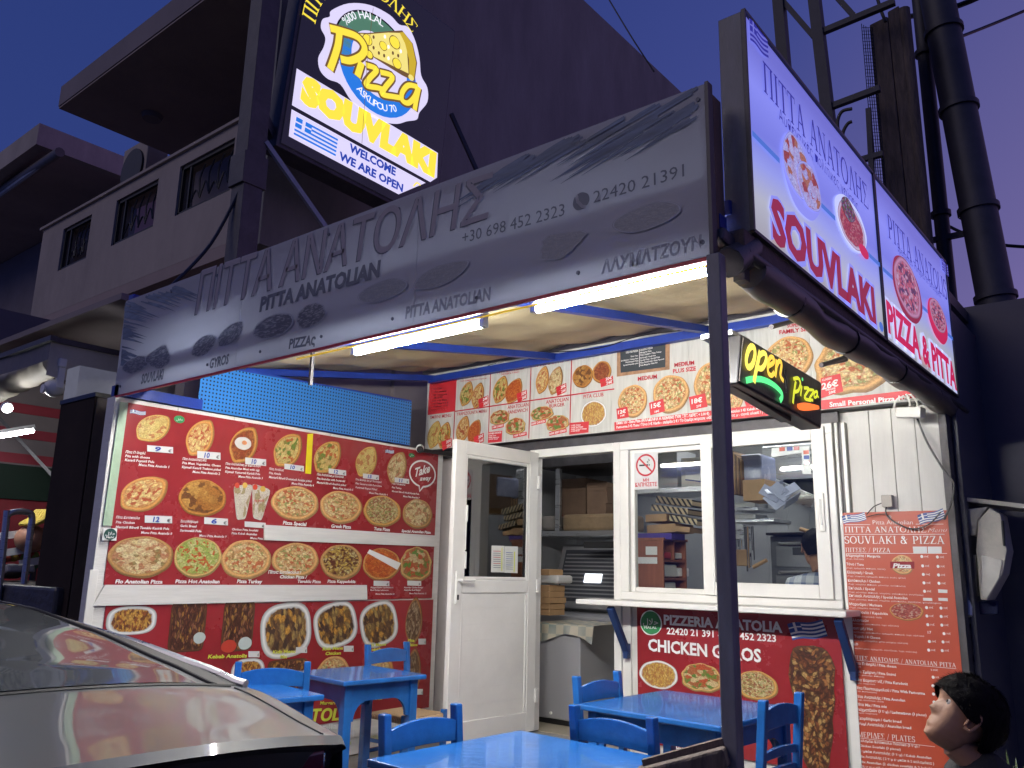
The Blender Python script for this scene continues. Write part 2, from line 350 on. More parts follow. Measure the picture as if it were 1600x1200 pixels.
class Board:
    """a flat printed or lit face: origin O, axis U to the right, V up, N towards the viewer; takes places as photo pixels"""
    def __init__(s, O, U, V, root):
        s.O, s.U, s.V = Vector(O), Vector(U).normalized(), Vector(V).normalized(); s.N = s.U.cross(s.V).normalized()
        s.root = root; s.txt = {}; s.k = 0
    def uv(s, p):
        d = ray(*p); t = (s.O-CP).dot(s.N)/d.dot(s.N); q = CP+d*t-s.O
        # oblique frame safe because U,V orthogonal
        return (q.dot(s.U), q.dot(s.V))
    def at(s, u, v, n=0): return s.O+s.U*u+s.V*v+s.N*n
    def quad(s, ps, m, name, n=.002, t=.0015, label=None, px=True):
        """thin sheet with its outline at the given pixels (counter-clockwise or not)"""
        q = [s.uv(p) for p in ps] if px else ps
        return MB().prism(q, s.at(0, 0, n-t), s.U, s.V, s.N*t).build(name, m, s.root, label=label)
    def rect(s, p0, p1, m, name, n=.002, t=.0015, label=None):
        a, b = s.uv(p0), s.uv(p1)
        return s.quad([(a[0], a[1]), (b[0], a[1]), (b[0], b[1]), (a[0], b[1])], m, name, n, t, label, px=False)
    def flat(s, vs, fs, m, n, key=None):
        mb = s.txt.setdefault((key or m.name, m.name), (MB(), m))[0]
        mb.add([s.at(v[0], v[1], n+(v[2] if len(v) > 2 else 0)) for v in vs], fs)
    def T(s, text, p0, p1, h, m, bold=.012, shear=0, n=.004, font='sans', res=2, key=None, space=1, h2=None):
        """text with its baseline running from pixel p0 to pixel p1, capitals h pixels tall"""
        a, b = s.uv(p0), s.uv(p1); c = s.uv((p0[0], p0[1]-h))
        hh = abs(c[1]-a[1])
        if font == 'serif': vs, fs = serif_mesh(text); cap = 1
        else: vs, fs = tmesh(text, bold, shear, res, space); cap = CAP
        if not vs: return
        x0 = min(v[0] for v in vs); x1 = max(v[0] for v in vs)
        L = math.hypot(b[0]-a[0], b[1]-a[1]); ex = ((b[0]-a[0])/L, (b[1]-a[1])/L)
        kx = L/(x1-x0); ky = hh/cap
        if h2: c2_ = s.uv((p1[0], p1[1]-h2)); g2 = abs(c2_[1]-b[1])/hh-1
        else: g2 = 0
        pts = [(a[0]+ex[0]*(v[0]-x0)*kx, a[1]+ex[1]*(v[0]-x0)*kx+v[1]*ky*(1+g2*(v[0]-x0)/(x1-x0)), v[2] if len(v) > 2 else 0) for v in vs]
        s.flat(pts, fs, m, n, key)
    def arc(s, text, c, r, a0, a1, h, m, bold=.01, n=.004, font='sans', inward=False, key=None):
        """letters set round a circle in board metres, c in board metres, angles in degrees"""
        ws = []
        for ch in text:
            q, _f = serif_mesh(ch) if font == 'serif' else tmesh(ch, 0)
            ws.append((max(v[0] for v in q)-min(v[0] for v in q) if q else .35)+(.12 if font == 'serif' else .10))
        tot = sum(ws); run = 0
        for i, ch in enumerate(text):
            mid = run+ws[i]/2; run += ws[i]
            if ch == ' ': continue
            a = R(a0+(a1-a0)*mid/tot)
            vs, fs = serif_mesh(ch) if font == 'serif' else tmesh(ch, bold)
            cap = 1 if font == 'serif' else CAP
            if not vs: continue
            xm = (min(v[0] for v in vs)+max(v[0] for v in vs))/2; sc = h/cap
            th = a+math.pi/2 if inward else a-math.pi/2
            ct, st = math.cos(th), math.sin(th); ox, oy = c[0]+r*math.cos(a), c[1]+r*math.sin(a)
            s.flat([(ox+((v[0]-xm)*ct-v[1]*st)*sc, oy+((v[0]-xm)*st+v[1]*ct)*sc) for v in vs], fs, m, n, key)
    def line(s, pts, w, m, n=.003, key=None, px=True):
        q = [s.uv(p) for p in pts] if px else pts
        vs, fs = ribbon(q, w); s.flat(vs, fs, m, n, key)
    def pic(s, c, w, h, m, name='food_picture', tilt=0, shape='round', n=.0045, px=True, label=None):
        """picture patch: centre pixel, pixel width and height, outline by shape"""
        if px:
            cu = s.uv(c); a = s.uv((c[0]-w/2, c[1])); b = s.uv((c[0]+w/2, c[1])); rx = abs(b[0]-a[0])/2
            a = s.uv((c[0], c[1]-h/2)); b = s.uv((c[0], c[1]+h/2)); ry = abs(a[1]-b[1])/2
        else: cu, rx, ry = c, w/2, h/2
        k = 40; ring = []
        s.k += 1; ph = s.k*1.7; n += (s.k % 7)*.00016
        for i in range(k):
            a = 2*math.pi*i/k
            x, y = math.cos(a), math.sin(a)
            if shape == 'round': rr = 1+.015*math.sin(3*a+ph)+.012*math.sin(7*a+ph*2)
            elif shape == 'pide':   # boat loaf: long axis with a pinched tail
                rr = 1; y = y*(.80-.10*x)*(1-.12*abs(x)**3); x = x*1.10-(.10*max(0, (abs(math.cos(a))-.93)/.07) if x < 0 else -.05*max(0, (abs(math.cos(a))-.93)/.07))
            elif shape == 'plate': # soft square dish
                p = 2.9; rr = 1/(abs(x)**p+abs(y)**p)**(1/p)
            elif shape == 'tray': p = 9; rr = 1/(abs(x)**p+abs(y)**p)**(1/p)
            elif shape == 'wrap': rr = 1/(abs(x)**9+abs(y)**9)**(1/9); x *= (1+.38*y*rr)
            elif shape == 'boat': rr = 1; x = math.copysign(abs(x)**1.4, x)
            elif shape == 'bun': rr = 1 if y > 0 else 1/(abs(x)**3+abs(y)**3)**(1/3); rr *= 1+.03*math.sin(9*a)
            elif shape == 'doner': rr = 1/(abs(x)**4+abs(y)**4)**(1/4); x *= (.76+.24*y*rr)*(1+.05*math.sin(11*y*rr+a))
            ring.append((x*rr, y*rr))
        ct, st = math.cos(R(tilt)), math.sin(R(tilt)); pts = [(0, 0)]; uv = [(0, 0)]; fs = []
        for q, f in enumerate((.5, 1)):
            for i, (x, y) in enumerate(ring):
                X, Y = x*rx*f, y*ry*f
                # rotate the outline inside its box
                X, Y = (x*ct-y*st)*rx*f, (x*st+y*ct)*ry*f
                pts.append((X, Y)); a = 2*math.pi*i/k; uv.append((math.cos(a)*f, math.sin(a)*f))
        for i in range(k):
            j = (i+1) % k; fs.append((0, 1+i, 1+j)); fs.append((1+i, 1+k+i, 1+k+j, 1+j))
        return MB().add([s.at(cu[0]+p[0], cu[1]+p[1], n) for p in pts], fs, uv).build(name, m, s.root, label=label)
    def flag(s, p0, p1, h, mb_, mw, n=.004, wave=.15, tiltv=0):
        """waving striped flag with a cross in its canton; p0 left bottom, p1 right bottom pixels"""
        a, b = s.uv(p0), s.uv(p1); c = s.uv((p0[0], p0[1]-h)); hh = abs(c[1]-a[1]); L = math.hypot(b[0]-a[0], b[1]-a[1])
        ex = ((b[0]-a[0])/L, (b[1]-a[1])/L)
        f = lambda u, v: (a[0]+ex[0]*u*L+tiltv*v*hh, a[1]+ex[1]*u*L+v*hh+wave*hh*math.sin(u*7))
        def rect(u0, v0, u1, v1, m, nn):
            k = max(1, int(10*(u1-u0))); vs = []; fs = []
            for i in range(k+1):
                u = u0+(u1-u0)*i/k; vs += [f(u, v0), f(u, v1)]
            for i in range(k): fs.append((2*i, 2*i+2, 2*i+3, 2*i+1))
            s.flat(vs, fs, m, nn, 'flag')
        rect(0, 0, 1, 1, mw, n)
        for i in range(0, 9, 2): rect(0 if i < 4 else .37, i/9, 1, (i+1)/9, mb_, n+.001)
        rect(0, 4/9, .37, 1, mb_, n+.0015)
        rect(.15, 4/9, .22, 1, mw, n+.002); rect(0, .68, .37, .76, mw, n+.0025)
    def done(s, name='lettering'):
        for (key, mn), (mb, m) in s.txt.items():
            o = mb.build('flag_print' if key == 'flag' else name, m, s.root)
            if len(mb.f) > 60: o['kind'] = 'stuff'
        s.txt = {}
# ================================================================== materials of the place
XL, YB, YF, FL = -5.0, 5.3, 2.3, .17      # poster wall, shop front, fascia, shop floor
M = {}
M['asphalt'] = mat('asphalt', (.05, .05, .052), .85, var=.3, scale=30, bump=.5, bscale=180)
M['paving'] = mat('paving', (.19, .18, .17), .7, var=.25, scale=9, bump=.35, bscale=70, dirt=.5)
M['kerb'] = mat('kerb', (.30, .29, .27), .75, var=.2, bump=.3)
M['blue'] = mat('blue_gloss_paint', (.016, .115, .38), .22, var=.22, scale=9, dirt=.22, bump=.16, bscale=30, coat=.5, crough=.06, stretch=(1, 1, 1))
M['bluef'] = mat('blue_frame_paint', (.015, .045, .30), .4, var=.2, bump=.15)
M['darkblue'] = mat('dark_blue_bracket_paint', (.01, .035, .13), .4, var=.2)
M['white'] = mat('white_pvc', (.76, .75, .71), .32, var=.05, scale=3, bump=.03, dirt=.10)
M['whitew'] = mat('white_wall_panel', (.66, .65, .61), .5, var=.07, scale=3, bump=.06, stretch=(4, 4, .6), dirt=.12)
M['pinkw'] = mat('pale_wall_plaster', (.62, .57, .55), .6, var=.06, scale=3, bump=.1, dirt=.15)
M['wboard'] = mat('white_painted_board', (.70, .69, .66), .55, var=.07, scale=9, stretch=(1, .4, 6), bump=.25, bscale=40, dirt=.15)
M['dark'] = mat('dark_grey_steel', (.075, .07, .075), .45, var=.3, scale=8, bump=.12, metal=.3, dirt=.3)
M['postp'] = mat('grey_post_paint', (.21, .20, .205), .45, var=.2, scale=7, bump=.1, stretch=(3, 3, .7), dirt=.3)
M['black'] = mat('black_plastic', (.012, .012, .014), .35, var=.3)
M['rubber'] = mat('rubber', (.008, .008, .009), .6)
M['chrome'] = mat('brushed_steel', (.55, .56, .57), .28, metal=.9, var=.1, scale=4, stretch=(1, 1, 12), bump=.05)
M['galv'] = mat('galvanised_pipe', (.38, .38, .37), .45, metal=.6, var=.2)
M['tarp'] = mat('yellowish_tarpaulin', (.54, .45, .27), .55, var=.1, scale=2.5, bump=.35, bscale=5, dirt=.25)
M['strip'] = mat('tarp_light_strip', (.85, .62, .03), .4, emit=(1, .62, .05), es=.35)  # glowing yellow stands in for lit tarpaulin showing through the gap
M['fascia'] = mat('fascia_print_ground', (.44, .43, .44), .42, var=.05, scale=1.5, bump=.04)
_n = M['fascia'].node_tree; _b = _n.nodes['Principled BSDF']; _o = _n.nodes['Material Output']
_t = N(_n, 'ShaderNodeBsdfTranslucent', i_Color=(.80, .86, 1, 1)); _m = N(_n, 'ShaderNodeMixShader'); _m.inputs[0].default_value = .28
_n.links.new(_b.outputs[0], _m.inputs[1]); _n.links.new(_t.outputs[0], _m.inputs[2]); _n.links.new(_m.outputs[0], _o.inputs[0])
M['fgrey'] = mat('fascia_shape_grey', (.27, .27, .31), .45, var=.15, scale=4)
M['fdark'] = mat('fascia_dark_print', (.12, .13, .165), .45)
M['fred'] = mat('fascia_red_letters', (.36, .31, .34), .45, var=.1)
M['fblue'] = mat('fascia_brush_strokes', (.13, .17, .25), .5, var=.5, scale=5, stretch=(1, 1, 6))
M['red'] = mat('red_poster_print', (.29, .024, .030), .26, var=.16, scale=1.6, coat=.35, crough=.12, bump=.03, bscale=3)
M['redb'] = mat('bright_red_print', (.62, .035, .045), .35, var=.06)
M['orange'] = mat('orange_red_menu_print', (.47, .075, .035), .4, var=.06, scale=2)
M['wtxt'] = mat('white_print', (.80, .80, .78), .4, var=.03)
M['ytxt'] = mat('yellow_green_print', (.66, .68, .07), .4, var=.03)
M['rtxt'] = mat('red_print', (.50, .02, .035), .4, var=.03)
M['ktxt'] = mat('black_print', (.02, .02, .025), .4)
M['btxt'] = mat('blue_ink', (.02, .06, .35), .4)
M['green'] = mat('green_print', (.03, .22, .07), .4)
M['greenstrip'] = mat('pale_green_tape', (.37, .50, .36), .35, var=.1, scale=12, bump=.35, bscale=20)
M['flagb'] = mat('flag_blue', (.03, .07, .28), .45)
M['skin'] = mat('skin', (.33, .17, .10), .5, var=.08, scale=14, bump=.05, bscale=90)
M['hair'] = mat('black_hair', (.005, .004, .004), .62, var=.4, scale=60, stretch=(1, 1, 8), bump=.4, bscale=160, spec=.12)
M['tshirt'] = mat('black_cotton', (.02, .02, .022), .8, var=.3, bump=.3, bscale=200)
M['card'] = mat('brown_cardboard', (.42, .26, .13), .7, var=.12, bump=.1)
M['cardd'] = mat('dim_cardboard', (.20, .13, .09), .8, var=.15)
M['brown'] = mat('brown_laminate', (.30, .10, .045), .4, var=.15, scale=4, stretch=(6, 6, .6))
M['tile'] = mat('grey_wall_tile', (.42, .43, .45), .3, var=.05)
M['fridge'] = mat('silver_fridge', (.42, .42, .44), .3, metal=.3, var=.04, scale=1)
M['fridged'] = mat('grey_freezer_lining', (.085, .09, .11), .35, var=.08)
M['plast'] = glass('clear_plastic_bag', (.75, .8, .95), .55, .15)
M['glass'] = glass('window_glass', (.93, .95, .94), .97)
M['doorglass'] = glass('door_glass', (.80, .86, .86), .72, .03)
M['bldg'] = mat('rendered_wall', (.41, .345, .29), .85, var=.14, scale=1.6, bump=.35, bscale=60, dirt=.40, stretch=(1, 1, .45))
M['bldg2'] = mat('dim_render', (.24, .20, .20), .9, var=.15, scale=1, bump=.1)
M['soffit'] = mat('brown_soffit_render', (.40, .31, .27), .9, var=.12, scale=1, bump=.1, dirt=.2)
M['iron'] = mat('black_wrought_iron', (.012, .012, .015), .5)
M['metalwall'] = mat('dark_metal_cladding', (.10, .095, .115), .5, var=.15, scale=1.5, metal=.2, bump=.08, bscale=4, dirt=.2)
M['duct'] = mat('sooty_duct_metal', (.05, .048, .062), .55, var=.35, scale=3, metal=.2, bump=.25, bscale=12, dirt=.5)
M['trunkw'] = mat('weathered_timber', (.10, .075, .065), .85, var=.45, scale=7, stretch=(4, 4, .7), bump=.9, bscale=18, dirt=.5)
M['beige'] = mat('aged_beige_plastic', (.46, .43, .38), .6, var=.1, scale=5, bump=.1, dirt=.6)
M['rush'] = None
# rush seat: woven straw
m_, n_, b_ = nodes('woven_rush')
tcn = N(n_, 'ShaderNodeTexCoord'); wv = N(n_, 'ShaderNodeTexWave', i_Scale=22, i_Distortion=2.5); n_.links.new(tcn.outputs['Object'], wv.inputs['Vector'])
rp_ = N(n_, 'ShaderNodeValToRGB'); n_.links.new(wv.outputs['Fac'], rp_.inputs[0])
rp_.color_ramp.elements[0].color = (.16, .09, .045, 1); rp_.color_ramp.elements[1].color = (.52, .36, .20, 1)
n_.links.new(rp_.outputs[0], b_.inputs['Base Color']); bpn = N(n_, 'ShaderNodeBump', i_Strength=.7, i_Distance=.006)
n_.links.new(wv.outputs['Fac'], bpn.inputs['Height']); n_.links.new(bpn.outputs[0], b_.inputs['Normal']); b_.inputs['Roughness'].default_value = .75
M['rush'] = m_
# perforated blue sheet: dot holes in the print scale of a few millimetres
m_, n_, b_ = nodes('perforated_blue_sheet')
tcn = N(n_, 'ShaderNodeTexCoord'); mp_ = N(n_, 'ShaderNodeMapping'); mp_.inputs['Scale'].default_value = (38, 38, 38)
n_.links.new(tcn.outputs['Object'], mp_.inputs[0])
fr_ = N(n_, 'ShaderNodeVectorMath', operation='FRACTION'); n_.links.new(mp_.outputs[0], fr_.inputs[0])
su_ = N(n_, 'ShaderNodeVectorMath', operation='SUBTRACT'); su_.inputs[1].default_value = (.5, .5, .5); n_.links.new(fr_.outputs[0], su_.inputs[0])
mu_ = N(n_, 'ShaderNodeVectorMath', operation='MULTIPLY'); mu_.inputs[1].default_value = (0, 1, 1); n_.links.new(su_.outputs[0], mu_.inputs[0])
ln_ = N(n_, 'ShaderNodeVectorMath', operation='LENGTH'); n_.links.new(mu_.outputs[0], ln_.inputs[0])
lt_ = N(n_, 'ShaderNodeMath', operation='LESS_THAN'); lt_.inputs[1].default_value = .24; n_.links.new(ln_.outputs['Value'], lt_.inputs[0])
mi_ = N(n_, 'ShaderNodeMix', data_type='RGBA'); n_.links.new(lt_.outputs[0], mi_.inputs[0])
mi_.inputs[6].default_value = (.035, .20, .56, 1); mi_.inputs[7].default_value = (.004, .008, .02, 1)
n_.links.new(mi_.outputs[2], b_.inputs['Base Color']); b_.inputs['Roughness'].default_value = .34
M['perf'] = m_
# pale timber boards printed on the overhead menu
m_, n_, b_ = nodes('whitewashed_board_print')
tcn = N(n_, 'ShaderNodeTexCoord'); mp_ = N(n_, 'ShaderNodeMapping'); mp_.inputs['Scale'].default_value = (5, 5, .5); n_.links.new(tcn.outputs['Object'], mp_.inputs[0])
nz_ = N(n_, 'ShaderNodeTexNoise', i_Scale=5, i_Detail=6, i_Distortion=1.2); n_.links.new(mp_.outputs[0], nz_.inputs['Vector'])
rp_ = N(n_, 'ShaderNodeValToRGB'); n_.links.new(nz_.outputs['Fac'], rp_.inputs[0]); rp_.color_ramp.elements[0].position = .3; rp_.color_ramp.elements[1].position = .7
rp_.color_ramp.elements[0].color = (.50, .50, .46, 1); rp_.color_ramp.elements[1].color = (.64, .64, .60, 1)
n_.links.new(rp_.outputs[0], b_.inputs['Base Color']); b_.inputs['Roughness'].default_value = .4
M['wprint'] = m_

# ================================================================== ground
struct(B('road', M['asphalt'], (-60, -40, -.5, 60, 1.75, -.12)))
pv = MB(); pv.box(-60, 1.90, -.5, 60, 40, -.012); sub = pv.build('pavement_bed', M['paving']); struct(sub)
kb = bpy.data.objects.new('kerb', None)
k_ = MB().box(-.49, 0, -.4, .49, .15, -.004).build('kerb_stone', M['kerb'], bevel=.01)
k_.location = (0, 1.75, 0); kr = bpy.data.objects.new('kerb', None); COL.objects.link(kr); kr['kind'] = 'structure'; k_.parent = kr
for i in range(-9, 10):
    if i: c = k_.copy(); COL.objects.link(c); c.location = (i*1.0, 1.75, 0)
pr = bpy.data.objects.new('pavement', None); COL.objects.link(pr); pr['kind'] = 'structure'
s0 = MB().box(-.194, -.194, -.05, .194, .194, 0).build('paving_slab', M['paving'], bevel=.006)
s0.parent = pr; first = True
for i in range(17):
    for j in range(9):
        if YF-.3+.4*j > 5.15: continue
        o = s0 if first else s0.copy()
        if not first: COL.objects.link(o)
        first = False
        o.location = (-4.75+.4*i, 2.1+.4*j, random.uniform(-.002, .002)); o.rotation_euler = (random.uniform(-.004, .004), random.uniform(-.004, .004), 0)

# ================================================================== shop building
shop = thing('pizza_shop', 'single storey pizza shop with white front, hatch window and open kitchen door', 'building', (-3, YB, 0))
th = .10
Wm = M['whitew']
M['sidew'] = mat('shaded_side_render', (.25, .245, .215), .9, var=.22, scale=1.3, bump=.35, bscale=30, dirt=.5, stretch=(1, 1, .3))  # darker copy of the wall render: the side's shade is put into its colour
DX0, DX1 = -4.05, -3.29          # door opening
WX0, WX1 = -3.29, -1.70          # hatch window
# front wall pieces around the openings (front face on YB)
B('wall', M['pinkw'], (-5.35, YB, FL, DX0-.06, YB+th, 2.37), shop)
B('wall', Wm, (WX0, YB, 0, WX1, YB+th, 1.13), shop)
def clad(x0, x1, z0, z1, y, n):
    w = (x1-x0)/n
    for i in range(n):
        B('wall_panel', Wm, (x0+i*w+.0015, y-.012, z0, x0+(i+1)*w-.0015, y+.03, z1), shop, bevel=.003)
B('wall', Wm, (WX1, YB+.031, 0, -1.09, YB+th, 3.1), shop)
clad(WX1+.09, -1.09, 0.02, 2.36, YB, 4)
B('wall', Wm, (-5.35, YB, 2.37, -1.09, YB+th, 3.10), shop)
# grey beam over the openings and corner trim
B('lintel', M['dark'], (-5.3, YB-.03, 2.30, -1.66, YB-.001, 2.395), shop)
B('lintel', M['dark'], (-4.1, YB-.055, 2.395, -1.66, YB-.001, 2.43), shop)
B('corner_trim', M['dark'], (-1.09, YB-.02, 0, -1.05, YB+.1, 3.1), shop)
B('step', M['kerb'], (-4.6, YB-.28, 0, -3.2, YB+.05, FL-.005), shop, bevel=.01)
B('step', M['paving'], (-5.0, YB-.12, -.01, -1.1, YB-.002, .06), shop)
# inner shell
IY = 7.6
B('floor', mat('beige_floor_tile', (.42, .37, .28), .35, var=.1, scale=3, dirt=.3), (-5.35, YB+.05, FL-.15, -1.09, IY, FL), shop)
B('back_wall', M['tile'], (-5.35, IY, 0, -1.09, IY+.1, 3.1), shop)
B('side_wall', M['tile'], (-5.35, YB+th, 0, -5.27, IY, 3.1), shop)
B('side_wall', M['tile'], (-1.17, YB+th, 0, -1.09, IY, 3.1), shop)
B('ceiling', M['tile'], (-5.27, YB+th, 2.75, -1.17, IY, 2.8), shop)
B('roof', M['dark'], (-5.4, YB-.02, 3.10, -1.05, IY+.15, 3.18), shop)
# wall tile joints: tiles as pieces on the visible back wall, thin relief
tile0 = MB().box(-.098, -.006, -.098, .098, 0, .098).build('wall_tile', M['tile'], None)
tile0.parent = shop; tile0.matrix_parent_inverse = Matrix.Translation(-shop.location)
first = True
for i in range(10):
    for j in range(9):
        o = tile0 if first else tile0.copy()
        if not first: COL.objects.link(o)
        first = False; o.location = (-3.2+.2*i, IY-.001, .9+.2*j)
# door frame and hatch frame
fr = M['white']; fy0, fy1 = YB-.035, YB+.06
for b in [(DX0-.06, fy0, FL, DX0, fy1, 2.30), (DX1-.03, fy0, FL, DX1+.03, fy1, 2.30), (DX0, fy0, 2.235, DX1-.03, fy1, 2.30)]:
    B('door_frame', fr, b, shop, bevel=.006)
wf = B('window_frame', fr, (WX0+.03, fy0, 2.235, WX1, fy1, 2.30), shop, bevel=.006)
for b in [(WX0+.03, fy0, 1.16, WX1, fy1, 1.215), (WX0+.03, fy0, 1.215, WX0+.10, fy1, 2.235), (WX1-.045, fy0, 1.215, WX1, fy1, 2.235), (WX1+.01, fy0+.01, 1.16, WX1+.03, fy1, 2.30), (WX1+.05, fy0+.015, 1.16, WX1+.075, fy1, 2.30)]:
    B('window_frame', fr, b, shop, bevel=.005)
B('window_frame', M['dark'], (WX1+.03, fy0+.03, 1.16, WX1+.05, fy1, 2.30), shop)
# fixed left light and sliding right sash
def sash(x0, x1, z0, z1, y, w, gm, pull=False):
    s = bpy.data.objects.new('sash', None)
    f = MB(); f.box(x0, y, z0, x0+w, y+.045, z1); f.box(x1-w, y, z0, x1, y+.045, z1); f.box(x0+w, y, z0, x1-w, y+.045, z0+w); f.box(x0+w, y, z1-w, x1-w, y+.045, z1)
    o = f.build('sash', fr, shop, bevel=.005)
    g = B('pane', gm, (x0+w-.004, y+.02, z0+w-.004, x1-w+.004, y+.026, z1-w+.004), o)
    return o
s1 = sash(-3.19, -2.56, 1.215, 2.235, YB-.005, .035, M['glass'])
s2 = sash(-2.60, -1.745, 1.215, 2.28, YB-.055, .085, M['glass'])
hx = -1.745-.042
B('handle', M['white'], (hx-.02, YB-.066, 1.62, hx+.02, YB-.0555, 1.86), s2, bevel=.004)
B('handle', M['galv'], (hx-.007, YB-.069, 1.66, hx+.007, YB-.0665, 1.82), s2, bevel=.002)
# card stickers on the sliding pane
bs = Board((-2.4, YB-.037, 1.2), (1, 0, 0), (0, 0, 1), s2)
zb = Z(980, 660, 4.444)
bs.quad([zb(1003, 180), zb(1265, 165), zb(1265, 200), zb(1003, 243)], mat('pale_sticker', (.62, .68, .66), .4), 'sticker', .002)
bs.quad([zb(1213, 205), zb(1268, 200), zb(1280, 358), zb(1220, 358)], mat('pale_sticker', (.62, .68, .66), .4), 'sticker', .0045)
for i, (x, y) in enumerate([(1078, 187), (1130, 184), (1178, 180), (1245, 208), (1247, 243), (1250, 280)]):
    bs.rect(zb(x-20, y-12), zb(x+20, y+12), [M['orange'], M['flagb'], M['red']][i % 3], 'sticker', .007)
# no smoking notice in the left light
ns = Board((-3.1, YB+.005, 1.2), (1, 0, 0), (0, 0, 1), None)
nsr = thing('no_smoking_sign', 'white no smoking notice with red ring in the left hatch pane', 'sign', tuple(P(1010, 735, 'y', YB-.002)))
ns = Board((-3.1, YB-.004, 1.2), (1, 0, 0), (0, 0, 1), nsr)
ns.quad([zb(50, 215), zb(213, 203), zb(217, 458), zb(52, 468)], mat('notice_white', (.60, .60, .60), .4), 'panel', .002)
cu = ns.uv(zb(130, 297)); ru = abs(ns.uv(zb(198, 297))[0]-cu[0])
ring = [(cu[0]+ru*math.cos(R(a))*.93, cu[1]+ru*math.sin(R(a))*.93) for a in range(0, 361, 12)]
ns.line(ring, ru*.17, M['rtxt'], .004, px=False); ns.line([(cu[0]-ru*.62, cu[1]+ru*.62), (cu[0]+ru*.62, cu[1]-ru*.62)], ru*.16, M['rtxt'], .005, px=False)
ns.line([(cu[0]-ru*.66, cu[1]), (cu[0]+ru*.25, cu[1])], ru*.15, M['ktxt'], .0045, px=False)
ns.line([(cu[0]+ru*.32, cu[1]), (cu[0]+ru*.42, cu[1])], ru*.15, M['ktxt'], .0045, px=False)
ns.line(spline([(cu[0]+ru*.3, cu[1]+ru*.15), (cu[0]+ru*.15, cu[1]+ru*.3), (cu[0]+ru*.4, cu[1]+ru*.4), (cu[0]+ru*.25, cu[1]+ru*.55)]), ru*.05, M['ktxt'], .0045, px=False)
ns.T('ΜΗ', zb(112, 412), zb(153, 410), 4.6, M['rtxt'], bold=.03); ns.T('ΚΑΠΝΙΖΕΤΕ', zb(57, 447), zb(208, 441), 5.6, M['rtxt'], bold=.03)
ns.txt and None
for k in list(ns.txt): pass
ns.done()
# counter shelf with brackets
cs = B('counter_shelf', M['white'], (-3.47, 5.0, 1.125, -1.60, YB-.036, 1.16), shop, bevel=.006)
for x in (-3.21, -1.66):
    a = MB(); a.bar((x, 5.045, 1.11), (x, 5.262, .80), .035, .05, up=(1, 0, 0)); a.box(x-.018, 5.235, .76, x+.018, 5.288, .86); a.build('bracket', M['darkblue'], shop, bevel=.004)
B('corner_trim', M['white'], (-3.255, YB-.02, 0, -3.19, YB-.002, 1.12), shop)
B('corner_trim', M['white'], (WX1-.005, YB-.03, 0, WX1+.045, YB-.013, 1.12), shop)

# ---- the open door leaf, hinged at its right edge, swung out towards the street
dh = P(838, 712, 'y', YB-.03); HX = -4.055
leaf_a = math.atan2(-1, -.085)    # direction from hinge to free edge
LW = .89
dd = Vector((math.cos(leaf_a), math.sin(leaf_a), 0)); dn = Vector((-dd.y, dd.x, 0))
if dn.x < 0: dn = -dn           # the side seen from the camera faces +X
D0 = Vector((HX+.045, YB-.045, FL+.012))
DH = 2.27-FL-.012
def dbox(name, u0, u1, v0, v1, n0, n1, m, parent, bevel=.005):
    c = D0+dd*(u0+u1)/2+Vector((0, 0, (v0+v1)/2))+dn*(n0+n1)/2
    return MB().obox(c, dd*(u1-u0)/2, dn*(n1-n0)/2, (0, 0, (v1-v0)/2)).build(name, m, parent, bevel=bevel)
door = dbox('door', 0, .10, 0, DH, -.045, 0, M['white'], shop)
for u0, u1, v0, v1 in [(LW-.10, LW, 0, DH), (.10, LW-.10, 0, .14), (.10, LW-.10, DH-.10, DH), (.10, LW-.10, 1.0, 1.09)]:
    dbox('door_frame', u0, u1, v0, v1, -.045, 0, M['white'], door)
for v0, v1 in ((.14, 1.0),):
    n = 8; hgt = (v1-v0)/n
    dbox('panel', .10, LW-.10, v0, v1, -.035, -.0135, M['white'], door, 0)
    for i in range(n): dbox('panel_slat', .10, LW-.10, v0+i*hgt+.0008, v0+(i+1)*hgt-.0008, -.0134, -.012, M['white'], door, .0007)
for u0, u1, v0, v1 in [(.10, .125, 1.09, DH-.10), (LW-.125, LW-.10, 1.09, DH-.10), (.125, LW-.125, 1.09, 1.115), (.125, LW-.125, DH-.125, DH-.10), (.10, .122, .14, 1.0), (LW-.122, LW-.10, .14, 1.0)]:
    dbox('glazing_bead', u0, u1, v0, v1, -.03, -.003, M['white'], door, .006)
dbox('pane', .12, LW-.12, 1.11, DH-.12, -.026, -.020, M['doorglass'], door, 0)
dbox('pane', .12, .14, 1.11, DH-.12, -.020, -.012, M['black'], door, 0)
hb = MB(); u_ = LW-.05
c0 = D0+dd*u_+Vector((0, 0, 1.04-.0)); hb.obox(c0+dn*.008, dd*.016, dn*.008, (0, 0, .11)); hb.tube([c0+dn*.01+Vector((0, 0, .05)), c0+dn*.055+Vector((0, 0, .05)), c0+dn*.058+Vector((0, 0, .052))-dd*.12], .010, 8)
hb.build('handle', M['white'], door, smooth=True)
dbox('keyhole', u_-.008, u_+.008, .955, .99, 0.016, .018, M['black'], door, 0)
for v in (1.17, 1.5):
    dbox('espagnolette', u_-.07-.008, u_-.07+.008, v, v+.12, -.003, .012, M['white'], door)
dbox('espagnolette', u_-.074, u_-.066, 1.3, 1.5, -.003, .006, M['white'], door)
for v in (.2, 1.0, 1.8): dbox('hinge', -.018, .012, v, v+.10, -.03, .01, M['white'], door)
lb = Board(D0+dn*.0-dd*0, -dd, (0, 0, 1), door)
zd = Z(690, 670, 5)
